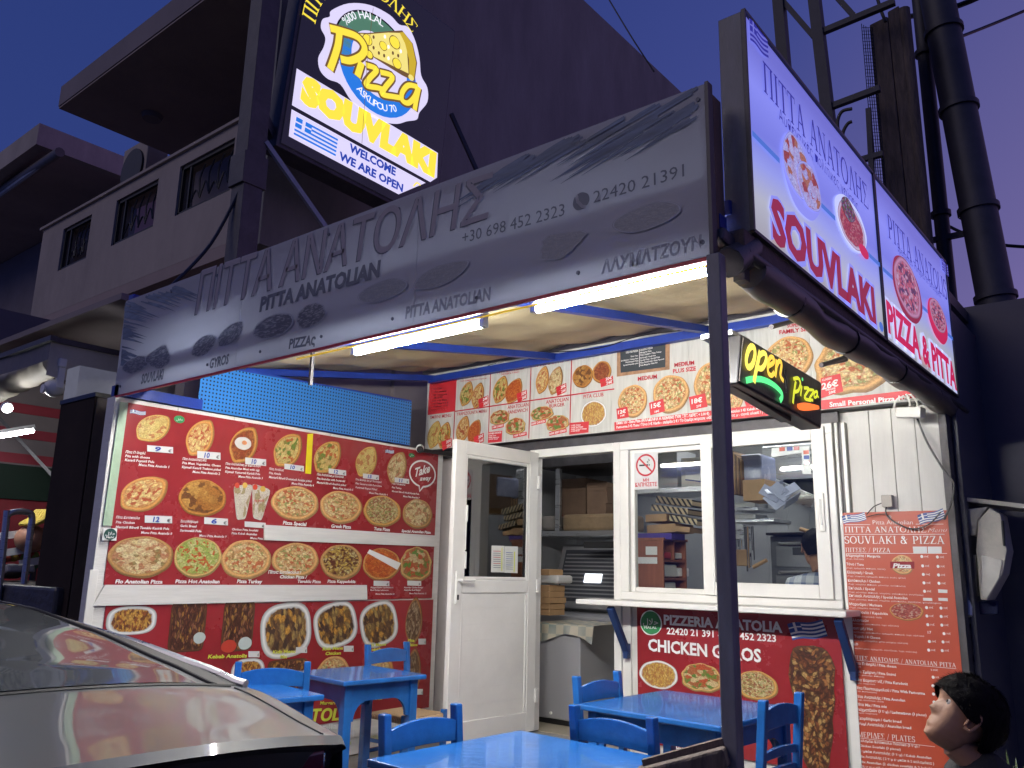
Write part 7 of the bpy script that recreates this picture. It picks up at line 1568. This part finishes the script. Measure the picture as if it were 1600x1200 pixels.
# right light of hatch: upright boards, hood, oven, rack
ub_ = thing('board_bundle', 'upright bundle of pale folded cartons at the top of the right hatch pane', 'cartons', tuple(P(*zw(760, 360), 'y', 5.9)))
for i in range(7):
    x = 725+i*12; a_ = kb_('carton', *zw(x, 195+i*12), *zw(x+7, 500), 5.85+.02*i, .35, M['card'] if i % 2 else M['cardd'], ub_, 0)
t = kb_('plastic_tub', *zw(775, 225), *zw(935, 400), 6.0, .3, mat('bluish_plastic_tub', (.30, .33, .48), .25), None, .02); tag(t, 'bluish plastic tub behind the right hatch pane', 'tub')
t = kb_('cardboard_box', *zw(800, 400), *zw(960, 540), 5.9, .3, M['card'], None); tag(t, 'open brown carton under the bluish tub', 'box')
bagm = MB(); q = P(*zw(1040, 500), 'y', 5.9); random.seed(2)
for i in range(9):
    c_ = q+Vector((random.uniform(-.10, .10), random.uniform(-.05, .05), random.uniform(-.05, .06))); u = Vector((random.uniform(.4, 1), random.uniform(-1, 1), random.uniform(-1, 1))).normalized(); v = u.orthogonal().normalized(); bagm.obox(c_, u*.07, v*.05, u.cross(v)*.003)
tag(bagm.build('plastic_bag', mat('crinkled_clear_plastic', (.45, .48, .62), .12, coat=1), None), 'crinkled clear plastic bag beside the brown carton', 'bag')
hd = thing('extractor_hood', 'stainless extractor hood slanting across the right hatch pane', 'hood', tuple(P(*zw(1100, 350), 'y', 6.5)))
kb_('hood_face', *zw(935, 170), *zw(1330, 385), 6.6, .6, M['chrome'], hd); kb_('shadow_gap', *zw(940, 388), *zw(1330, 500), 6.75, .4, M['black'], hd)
a, b = P(*zw(945, 405), 'y', 6.5), P(*zw(1310, 560), 'y', 6.5); MB().bar(a, b, .12, .10).build('gutter', M['chrome'], hd)
for i, (y0, y1) in enumerate(((560, 610), (640, 690))):
    s_ = thing('steel_shelf', ['upper', 'lower'][i]+' steel shelf with trays in the right hatch pane', 'shelf', tuple(P(*zw(850, y1), 'y', 6.2))); kb_('board', *zw(735, y0+30), *zw(1020-110*(1-i), y1), 6.2, .35, M['chrome'], s_); kb_('tray', *zw(735, y0), *zw(890, y0+28), 6.25, .25, M['galv'], s_)
ut = thing('utensil_rack', 'hanging rack of knives ladles and skewers on the kitchen wall', 'utensils', tuple(P(*zw(810, 860), 'y', 6.9)))
kb_('rail', *zw(745, 715), *zw(880, 722), 6.9, .02, M['chrome'], ut, 0)
random.seed(4)
for i in range(11):
    x = 752+i*12; L = random.uniform(120, 330); kb_('utensil', *zw(x, 722), *zw(x+6, 722+L), 6.9, .015, [M['chrome'], M['black'], M['dark'], M['card']][i % 4], ut, .001)
for x, y, w_, h_ in ((770, 760, 26, 50), (795, 940, 50, 90)): 
    q = P(*zw(x, y), 'y', 6.88); MB().obox(q, (.05, 0, 0), (0, .01, 0), (0, 0, .07)).build('utensil', M['chrome'] if y < 800 else M['card'], ut, bevel=.01)
ov = thing('pizza_oven', 'two deck stainless pizza oven at the right of the kitchen', 'oven', tuple(P(*zw(1150, 1100), 'y', 6.8)))
kb_('body', *zw(990, 790), *zw(1420, 1300), 6.9, .6, mat('dark_stainless', (.16, .165, .17), .3, metal=.7, var=.15), ov, .01)
for i, y in enumerate((860, 1060)):
    d_ = kb_('oven_door', *zw(1030, y), *zw(1400, y+150), 6.885, .014, mat('oven_door_steel', (.24, .245, .25), .3, metal=.7), ov, .006); kb_('door_window', *zw(1145, y+8), *zw(1250, y+62), 6.878, .008, M['black'], d_, .004); a, b = P(*zw(1050, y-20), 'y', 6.85), P(*zw(1380, y-20), 'y', 6.85); MB().tube([a, b], .012, 8).build('handle', M['chrome'], d_)
kb_('top_lip', *zw(960, 765), *zw(1300, 780), 6.85, .5, M['dark'], ov)
for k, (q0, q1) in enumerate((((1200, 740), (1310, 772)), ((875, 1005), (970, 955)))):
    a, b = P(*zw(*q0), 'y', 6.7), P(*zw(*q1), 'y', 6.7); tag(MB().tube([a, b], .016, 8).build('wooden_peel', M['card'], None, smooth=True), ['wooden peel handle lying over the pizza oven', 'wooden peel handle leaning left of the oven'][k], 'peel')

# ================================================================== people
def head_mesh(mb, C, fwd, up, s=1.0, nose=1.0):
    """head of height 0.23*s, smooth rings with brow, nose, lips, chin"""
    fwd = Vector(fwd).normalized(); up = Vector(up); up = (up-fwd*up.dot(fwd)).normalized(); side = up.cross(fwd)
    n = 40; rows = 34; vs = []
    zf_ = [-.118, -.105, -.09, -.075, -.06, -.045, -.03, -.015, 0, .015, .03, .05, .07, .09, .105, .115]
    def interp(x, xs, ys):
        for i in range(len(xs)-1):
            if x <= xs[i+1]: 
                t = (x-xs[i])/(xs[i+1]-xs[i]); t = max(0, min(1, t)); return ys[i]+(ys[i+1]-ys[i])*(t*t*(3-2*t))
        return ys[-1]
    zs_ = [-.125, -.112, -.09, -.065, -.04, -.01, .02, .05, .085, .108, .120]
    fr_ = [.052, .074, .080, .079, .078, .077, .084, .086, .070, .040, .004]
    bk_ = [.004, .012, .030, .052, .072, .092, .102, .100, .080, .048, .004]
    wd = [.026, .044, .056, .064, .068, .072, .075, .076, .064, .040, .004]
    for r_ in range(rows+1):
        z = -.125+.245*r_/rows; f_, b_2, w_ = interp(z, zs_, fr_), interp(z, zs_, bk_), interp(z, zs_, wd)
        for j in range(n):
            a = 2*math.pi*j/n; ca, sa = math.cos(a), math.sin(a)
            x = (f_ if ca > 0 else b_2)*math.copysign(abs(ca)**.85, ca); y = w_*math.copysign(abs(sa)**.9, sa)
            if ca > 0:
                ang = math.atan2(sa, ca)
                g = math.exp(-(ang/.20)**2); nz = interp(z, [-.06, -.045, -.032, -.018, .012, .03], [0, .007, .024, .016, .003, 0]); x += nz*g*nose
                gl_ = math.exp(-(ang/.30)**2); lip = .007*math.exp(-((z+.063)/.006)**2)+.0065*math.exp(-((z+.077)/.006)**2)-.004*math.exp(-((z+.070)/.0025)**2)-.004*math.exp(-((z+.090)/.006)**2)+.006*math.exp(-((z+.108)/.010)**2); x += lip*gl_
                for sgn in (-1, 1): x -= .011*math.exp(-((ang-sgn*.42)/.18)**2-((z-.012)/.012)**2)
                x += .004*math.exp(-((z-.032)/.008)**2)
            vs.append(C+(fwd*x+side*y+up*z)*s)
    fs = [(r_*n+j, r_*n+(j+1) % n, (r_+1)*n+(j+1) % n, (r_+1)*n+j) for r_ in range(rows) for j in range(n)]
    fs.append(tuple(range(n))[::-1]); fs.append(tuple(rows*n+j for j in range(n)))
    mb.add(vs, fs); return fwd, side, up
def ear_mesh(C, fwd, side, up, s, sg):
    mb = MB(); c = C+(side*sg*.073+fwd*(.004)+up*(-.010))*s
    pts = [Vector(p) for p in spline([tuple(c+(fwd*x+up*z+side*sg*(.006+.010*(x < 0)))*s) for x, z in ((.010, -.028), (-.004, -.030), (-.014, -.012), (-.020, .010), (-.012, .028), (.004, .030), (.012, .016), (.008, 0), (.010, -.018))], 4)]
    mb.tube(pts, .0052*s, 8)
    mb.obox(c+side*sg*.002*s, fwd*.012*s, up*.024*s, side*.004*s)
    return mb
def hair_mesh(C, fwd, side, up, s, rnd, front=.055, low=-.055):
    n, rows = 48, 26; vs = []
    for r_ in range(rows+1):
        th = R(4+132*r_/rows)
        for j in range(n):
            a = 2*math.pi*j/n; ca, sa = math.cos(a), math.sin(a)
            lim = 130 if ca < -.42 else (130-(ca+.42)/.22*34 if ca < -.20 else (96 if ca < .25 else 96-(ca-.25)*30))
            th2 = R(2+lim*r_/rows)
            x = .108*math.sin(th2)*ca-(.010 if ca < 0 else .010-.012*ca); y = .091*math.sin(th2)*sa; z = .124*math.cos(th2)+.006
            if ca < 0: x *= 1.10
            k = 1+.05*noise.noise(Vector((x*28, y*28, z*28+rnd)))+.03*noise.noise(Vector((x*80, y*80, z*80+rnd)))
            vs.append(C+(fwd*x+side*y+up*z)*s*k)
    fs = [(r_*n+j, (r_+1)*n+j, (r_+1)*n+(j+1) % n, r_*n+(j+1) % n) for r_ in range(rows) for j in range(n)]
    fs.append(tuple(range(n)))
    mb = MB().add(vs, fs)
    random.seed(int(rnd)+1)
    for i in range(1800):     # loose locks following the skull
        j = random.randrange(n); r_ = random.randrange(3, rows); a = vs[r_*n+j]; nn = (a-C).normalized()
        dn_ = (vs[min(rows, r_+2)*n+(j+random.choice((-1, 0, 1))) % n]-a)
        L = random.uniform(.6, 1.6); tip = a+dn_*L+nn*random.uniform(.001, .010); sd = nn.cross(dn_).normalized()*.0013
        mb.add([a-sd, a+sd, tip], [(0, 1, 2)])
    return mb
def skin_body(name, joints, edges, m, parent, root=0, sub=2):
    me = bpy.data.meshes.new(name); me.from_pydata([j[0] for j in joints], edges, []); me.materials.append(m)
    o = bpy.data.objects.new(name, me); COL.objects.link(o)
    sk = o.modifiers.new('skin', 'SKIN'); me.skin_vertices or None
    if not me.skin_vertices:
        bpy.context.view_layer.update()
    for i, j in enumerate(joints):
        r_ = j[1] if isinstance(j[1], tuple) else (j[1], j[1]); me.skin_vertices[0].data[i].radius = r_; me.skin_vertices[0].data[i].use_root = (i == root)
    sb_ = o.modifiers.new('sub', 'SUBSURF'); sb_.levels = sub; sb_.render_levels = sub
    par(o, parent); return o
# the boy looking up at the menu
HB = P(1505, 1117, 'y', 2.40)
boy = thing('person', 'dark haired boy in black t-shirt at lower right looking up towards the lit menus', 'person', (HB.x+.04, HB.y, 0))
fB = (CR*-1.0+Vector((0, 0, .60))+CF*.10).normalized(); uB = Vector((0, 0, 1))-CR*.0
mb = MB(); fb_, sb2, ub2 = head_mesh(mb, HB, fB, uB, .77); 
sc = .77
hd_ = mb
nk0 = HB+(-fb_*.02-ub2*.075)*sc; nk1 = HB+(-fb_*.03)*sc+Vector((.012, 0, -.135))
hd_.build('head', M['skin'], boy, smooth=True)
MB().tube([HB+(-fb_*.018-ub2*.055)*sc, HB+(-fb_*.03-ub2*.095)*sc, nk1+Vector((0, 0, .03)), nk1-Vector((0, 0, .03))], [.040, .038, .038, .040], 18).build('neck', M['skin'], boy, smooth=True)
for sgn in (-1, 1): ear_mesh(HB, fb_, sb2, ub2, sc, sgn).build('ear', M['skin'], boy, smooth=True)
for sgn in (-1, 1):
    e = HB+(fb_*.0610+sb2*sgn*.031+ub2*.010)*sc
    MB().tube([e+ub2*.0125*math.sin(R(a))*sc for a in range(-80, 81, 20)], [.0125*math.cos(R(a))*sc for a in range(-80, 81, 20)], 14).build('eye', mat('eye_white', (.55, .53, .50), .2) if sgn < 0 else bpy.data.materials['eye_white'], boy, smooth=True)
    MB().tube([e+fb_*.0095*sc, e+fb_*.0132*sc], [.0065*sc, .004*sc], 12).build('iris', M['black'], boy, smooth=True)
    bq = HB+(fb_*.077+sb2*sgn*.030+ub2*.034)*sc; MB().tube([bq-sb2*sgn*.014*sc, bq+ub2*.004*sc, bq+sb2*sgn*.018*sc-fb_*.010*sc], [.0022, .0034, .0018], 6).build('eyebrow', M['hair'], boy, smooth=True)
lp_ = HB+(fb_*.0835-ub2*.070)*sc
hair_mesh(HB, fb_, sb2, ub2, sc*1.02, 3).build('hair', M['hair'], boy, smooth=True)
sd_ = Vector((sb2.x, sb2.y, 0)).normalized(); fd_ = Vector((fb_.x, fb_.y, 0)).normalized()
N0 = nk1+Vector((0, 0, .045))
J = [(N0+Vector((0, 0, -.62)), (.10, .085)), (N0+Vector((0, 0, -.45)), (.105, .085)), (N0+Vector((0, 0, -.28)), (.115, .09)), (N0+Vector((0, 0, -.10)), (.10, .08)), (N0+Vector((0, 0, .035)), (.056, .056)),
     (N0+sd_*.12+Vector((0, 0, -.055)), .052), (N0+sd_*.16+Vector((0, 0, -.22)), .046), (N0-sd_*.12+Vector((0, 0, -.055)), .052), (N0-sd_*.16+Vector((0, 0, -.22)), .046)]
skin_body('t_shirt', J, [(0, 1), (1, 2), (2, 3), (3, 4), (3, 5), (5, 6), (3, 7), (7, 8)], M['tshirt'], boy)
def arm(sg_, hand=True):
    a = N0+sd_*sg_*.16+Vector((0, 0, -.21)); b = a+sd_*sg_*.02+Vector((0, 0, -.12)); c_ = b+fd_*.05+Vector((0, 0, -.17)); d_ = c_+fd_*.02+Vector((0, 0, -.06))
    skin_body('arm', [(a, .034), (b, .032), (c_, .022), (d_, (.024, .014))], [(0, 1), (1, 2), (2, 3)], M['skin'], boy)
    hm = MB()
    for k in range(4):
        s0 = d_+fd_*(.018*(k-1.5)*.9)+Vector((0, 0, -.02)); L = (.05, .056, .052, .042)[k]; hm.tube([s0, s0+Vector((0, 0, -L*.5)), s0+Vector((0, 0, -L*.95))-sd_*sg_*.012], [.0072, .0068, .005], 8)
    hm.tube([d_+fd_*.02, d_+fd_*.045+Vector((0, 0, -.02)), d_+fd_*.05+Vector((0, 0, -.045))], [.009, .008, .006], 8); hm.build('hand', M['skin'], boy, smooth=True)
arm(1); arm(-1)
hp = N0+Vector((0, 0, -.60)); gz = -.004
for sgn in (-1, 1):
    k0 = hp+sd_*sgn*.065; k1 = Vector((k0.x, k0.y, hp.z*.52))+fd_*.02; k2 = Vector((k0.x, k0.y, .06))
    skin_body('trouser_leg', [(k0+Vector((0, 0, .04)), .075), (k1, .052), (k2, .042)], [(0, 1), (1, 2)], mat('dark_trousers', (.02, .02, .03), .8), boy)
    MB().obox(k2+fd_*.05+Vector((0, 0, -.035)), fd_*.10, sd_*.035, (0, 0, .025)).build('shoe', M['black'], boy, bevel=.015)
# the cook with his back to us
HC = P(*zw(1298, 868), 'y', 6.1)
cook = thing('person', 'cook in white and blue checked shirt seen from behind through the right hatch pane', 'person', (HC.x, HC.y, FL))
mb = MB(); f2, s2_, u2 = head_mesh(mb, HC, (-.55, .8, -.25), (0, .1, 1), 1.0); mb.build('head', M['skin'], cook, smooth=True)
for sgn in (-1, 1): ear_mesh(HC, f2, s2_, u2, 1, sgn).build('ear', M['skin'], cook, smooth=True)
hair_mesh(HC, f2, s2_, u2, 1.0, 9).build('hair', M['hair'], cook, smooth=True)
m_, n_, b_ = nodes('checked_shirt'); tcn = N(n_, 'ShaderNodeTexCoord')
acc = None
for ax, rot in ((0, 0), (2, 0)):
    sp_ = N(n_, 'ShaderNodeSeparateXYZ'); n_.links.new(tcn.outputs['Object'], sp_.inputs[0]); m1 = N(n_, 'ShaderNodeMath', operation='MULTIPLY'); m1.inputs[1].default_value = 13; n_.links.new(sp_.outputs[ax], m1.inputs[0])
    m2 = N(n_, 'ShaderNodeMath', operation='FRACT'); n_.links.new(m1.outputs[0], m2.inputs[0]); m3 = N(n_, 'ShaderNodeMath', operation='GREATER_THAN'); m3.inputs[1].default_value = .62; n_.links.new(m2.outputs[0], m3.inputs[0])
    if acc is None: acc = m3
    else: ad = N(n_, 'ShaderNodeMath', operation='ADD'); n_.links.new(acc.outputs[0], ad.inputs[0]); n_.links.new(m3.outputs[0], ad.inputs[1]); acc = ad
ml = N(n_, 'ShaderNodeMath', operation='MULTIPLY'); ml.inputs[1].default_value = .42; n_.links.new(acc.outputs[0], ml.inputs[0]); mi_ = N(n_, 'ShaderNodeMix', data_type='RGBA'); n_.links.new(ml.outputs[0], mi_.inputs[0]); mi_.inputs[6].default_value = (.60, .62, .66, 1); mi_.inputs[7].default_value = (.06, .10, .24, 1); n_.links.new(mi_.outputs[2], b_.inputs['Base Color']); b_.inputs['Roughness'].default_value = .8
NC = HC+Vector((.06, -.05, -.17)); sC = Vector((s2_.x, s2_.y, 0)).normalized()
MB().tube([HC+Vector((.01, -.01, -.06)), NC], [.055, .062], 16).build('neck', M['skin'], cook, smooth=True)
J = [(NC+Vector((0, 0, -.60)), (.17, .13)), (NC+Vector((0, 0, -.35)), (.18, .14)), (NC+Vector((0, 0, -.13)), (.16, .12)), (NC, (.07, .06)), (NC+sC*.20+Vector((0, 0, -.10)), .075), (NC+sC*.27+Vector((0, 0, -.38)), .06), (NC-sC*.20+Vector((0, 0, -.10)), .075), (NC-sC*.27+Vector((0, 0, -.38)), .06)]
skin_body('checked_shirt', J, [(0, 1), (1, 2), (2, 3), (2, 4), (4, 5), (2, 6), (6, 7)], m_, cook)
for sgn in (-1, 1):
    a = NC+sC*sgn*.27+Vector((0, 0, -.37)); skin_body('arm', [(a, .05), (a+f2*.2+Vector((0, 0, -.10)), .035), (a+f2*.28+Vector((0, 0, -.1)), (.04, .02))], [(0, 1), (1, 2)], M['skin'], cook)
    k0 = NC+sC*sgn*.10+Vector((0, 0, -.58)); skin_body('trouser_leg', [(k0, .11), (Vector((k0.x, k0.y, FL+.5)), .08), (Vector((k0.x, k0.y, FL+.05)), .06)], [(0, 1), (1, 2)], M['tshirt'], cook)
CARX, CARY, CARBELT, GLX0, GLX1 = -1.90, .95, .98, -2.62, -3.65
CARPROF = [(-1.90, .93), (-2.05, .935), (-2.60, .985), (-2.85, 1.045), (-3.25, 1.14), (-3.65, 1.205), (-4.05, 1.225), (-4.5, 1.20), (-4.85, 1.12), (-5.3, .96), (-5.9, .86), (-6.30, .62)]
# ================================================================== grey car, rear end towards us
car = thing('parked_car', 'metallic grey fastback car parked at the kerb, rear window and boot lid towards the camera', 'car', (-4.2, 1.1, -.12))
m_, n_, b_ = nodes('metallic_grey_paint')
b_.inputs['Base Color'].default_value = (.070, .074, .080, 1); b_.inputs['Metallic'].default_value = .25; b_.inputs['Roughness'].default_value = .5; b_.inputs['Coat Weight'].default_value = .7; b_.inputs['Coat Roughness'].default_value = .04
tcn = N(n_, 'ShaderNodeTexCoord'); fl = N(n_, 'ShaderNodeTexNoise', i_Scale=900, i_Detail=2); n_.links.new(tcn.outputs['Object'], fl.inputs['Vector']); bp2 = N(n_, 'ShaderNodeBump', i_Strength=.06, i_Distance=.002); n_.links.new(fl.outputs['Fac'], bp2.inputs['Height']); n_.links.new(bp2.outputs[0], b_.inputs['Normal'])
M['car'] = m_
m_, n_, b_ = nodes('tinted_car_glass'); b_.inputs['Base Color'].default_value = (.055, .060, .066, 1); b_.inputs['Roughness'].default_value = .05; b_.inputs['Coat Weight'].default_value = .3; b_.inputs['Specular IOR Level'].default_value = .6; M['carglass'] = m_
CYc, CZ0 = CARY, -.12
# side profile of the upper surface along x (rear at 0, forward negative)
prof = CARPROF
def ztop(x):
    for (xa, za_), (xb, zb_) in zip(prof[:-1], prof[1:]):
        if xa >= x >= xb:
            t = (xa-x)/(xa-xb); t = t*t*(3-2*t)*.35+t*.65; return za_+(zb_-za_)*t
    return prof[-1][1] if x < prof[-1][0] else prof[0][1]
def hw(x):     # half width at the shoulder
    L = CARX-x; t = min(1, max(0, L/.9)); f = 1-.16*(1-t)**2.2
    t2 = min(1, max(0, (4.35-L)/.9)); f *= 1-.16*(1-t2)**2.2
    return .90*f
def gw(x):     # how far the roof is narrower than the shoulder
    z = ztop(x); return max(0, min(1, (z-BELT)/(ROOFZ-BELT)))
BELT, ROOFZ = CARBELT, max(z for x, z in prof)
def section(x, K=14):
    """half section from centre line to the sill: list of (y,z,zone)"""
    zt, h, g = ztop(x), hw(x), gw(x); pts = []
    top_w = h*(1-.30*g)-.02*g
    crown = .055+.02*g
    for i in range(K+1):
        t = i/K; y = top_w*t*.94; pts.append((y, zt-crown*t**2.4))
    zs = zt-crown; sh = min(zs-.02, BELT-.03)
    for i in range(1, 7):
        t = i/6
        if g > .03: y = top_w*.94+(h-top_w*.94)*t; z = zs+(sh-zs)*(t**1.0) - .02*math.sin(math.pi*t)*g
        else: y = top_w*.94+(h-top_w*.94)*math.sin(t*math.pi/2); z = zs+(sh-zs)*(1-math.cos(t*math.pi/2))
        pts.append((y, z))
    for i, (dy, z) in enumerate(((.012, sh-.10), (.0, sh-.25), (-.02, sh-.42), (-.05, CZ0+.20))): pts.append((h+dy, z))
    return pts
xs_ = []
x = CARX
while x > CARX-4.4: xs_.append(x); x -= .06
body = {}
def sweep(x, y): return x-.17*(abs(y)/.9)**2.6*max(0, 1-(CARX-x)/1.1)
def strip(rng_x, rng_k, m, name, lift=0, parent=car):
    vs = []; fs = []; secs = [section(x) for x in rng_x]
    for sg_ in (1, -1):
        o = len(vs); kk = rng_k
        for x, s_ in zip(rng_x, secs):
            for k in kk:
                y, z = s_[k]; vs.append((sweep(x, y), CYc+sg_*y, z+lift))
        nk = len(kk)
        for i in range(len(rng_x)-1):
            for j in range(nk-1):
                a = o+i*nk+j; f = (a, a+1, a+nk+1, a+nk); fs.append(f if sg_ < 0 else f[::-1])
    return MB().add(vs, fs).build(name, m, parent, smooth=True)
NK = len(section(CARX-1))
full = list(range(NK))
bd = strip(xs_, full, M['car'], 'body')
# rear fascia below the lip
sec = section(CARX); rear = MB(); vs = []
for (dx, dz) in ((0, 0), (.012, -.025), (-.05, -.05), (-.06, -.22), (.02, -.30), (.03, -.50), (-.05, -.62)):
    for sg_ in (-1, 1):
        pass
rows_ = [(0, 0, 1), (.018, -.022, 1.0), (-.03, -.045, .985), (-.06, -.20, .97), (.0, -.26, .99), (.03, -.34, 1.0), (.03, -.52, .99), (-.08, -.60, .95)]
top = [(y, z) for y, z in sec[:15+6]]
line_ = [(-y, z) for y, z in top[::-1]]+top[1:]
n_l = len(line_)
for dx, dz, f in rows_:
    for y, z in line_: vs.append((sweep(CARX, y)+dx, CYc+y*f, z+dz))
fsr = [(r_*n_l+i, r_*n_l+i+1, (r_+1)*n_l+i+1, (r_+1)*n_l+i) for r_ in range(len(rows_)-1) for i in range(n_l-1)]
MB().add(vs[:2*n_l], fsr[:n_l-1]).build('boot_lip', M['car'], car, smooth=True)
MB().add(vs, fsr[n_l-1:]).build('rear_panel', mat('dark_rear_panel', (.010, .010, .012), .55), car, smooth=True)
# rear glass, side glass, windscreen
gx = [x for x in xs_ if GLX0 >= x >= GLX1]
gmb = strip(gx, list(range(0, 12)), M['carglass'], 'rear_window', .004)
strip([x for x in xs_ if GLX0+.02 >= x >= CARX-3.0], [12, 13, 14], M['rubber'], 'pillar_cover', .003)
sxg = [x for x in xs_ if GLX1-.12 >= x >= CARX-3.2]
strip(sxg, [16, 17, 18, 19], M['carglass'], 'side_window', .003)
wx = [x for x in xs_ if CARX-2.55 >= x >= CARX-3.35]
strip(wx, list(range(0, 13)), M['carglass'], 'windscreen', .004)
# far side roof trim: bright rail then dark seal along the glass edge
def edge_line(k, x0, x1, dz=0, dy=0, sides=(1, -1)):
    out = []
    for sg_ in sides:
        pts = []
        x = x0
        while x >= x1: y, z = section(x)[k]; pts.append(Vector((sweep(x, y), CYc+sg_*(y+dy), z+dz))); x -= .05
        out.append(pts)
    return out
for pts in edge_line(15, GLX0+.02, CARX-3.0, .010, .0): MB().tube(pts, .015, 8).build('roof_trim', M['chrome'], car, smooth=True)
for pts in edge_line(12, GLX0+.03, CARX-3.0, .004, -.002): MB().tube(pts, .007, 8).build('window_seal', M['rubber'], car, smooth=True)
# shut lines of the boot
sy = section(GLX0)[13][0]
sm = M['rubber']
for pts in edge_line(13, CARX-.01, GLX0+.02, .0012): MB().tube(pts, .0035, 6, cap=False).build('shut_line', sm, car)
q = []
for k in range(13, -1, -1): y, z = section(GLX0+.03)[k]; q.append(Vector((sweep(GLX0+.03, y), CYc-y, z+.003)))
for k in range(1, 14): y, z = section(GLX0+.03)[k]; q.append(Vector((sweep(GLX0+.03, y), CYc+y, z+.003)))
MB().tube(q, .006, 6, cap=False).build('shut_line', sm, car)
for sg_ in (-1, 1):
    lamp_ = MB().obox((CARX-.135, CYc+sg_*.50, sec[0][1]-.14), (.03, 0, 0), (0, .20, 0), (0, 0, .05)).build('tail_lamp', mat('dark_red_lamp', (.10, .004, .006), .15, coat=1), car, bevel=.012)
B('number_plate', M['white'], (CARX-.052, CYc-.25, .42, CARX-.044, CYc+.25, .53), car, .004)
for x in (CARX-.85, CARX-3.5):
    for sg_ in (-1, 1):
        c_ = Vector((x, CYc+sg_*.80, .20)); tw = MB().tube([c_-Vector((0, .10*sg_, 0)), c_+Vector((0, .09*sg_, 0))], .325, 28).build('wheel', M['rubber'], car, smooth=True); MB().tube([c_+Vector((0, .075*sg_, 0)), c_+Vector((0, .095*sg_, 0))], .21, 20).build('rim', M['chrome'], tw, smooth=True)
B('underbody', M['rubber'], (CARX-4.2, CYc-.70, CZ0+.14, CARX-.15, CYc+.70, .45), car)
for sg_ in (-1, 1): MB().obox((CARX-2.9, CYc+sg_*.98, .88), (.05, 0, 0), (0, .08, 0), (0, 0, .06)).build('mirror', M['car'], car, bevel=.02)
bpy.data.objects.remove(_to)
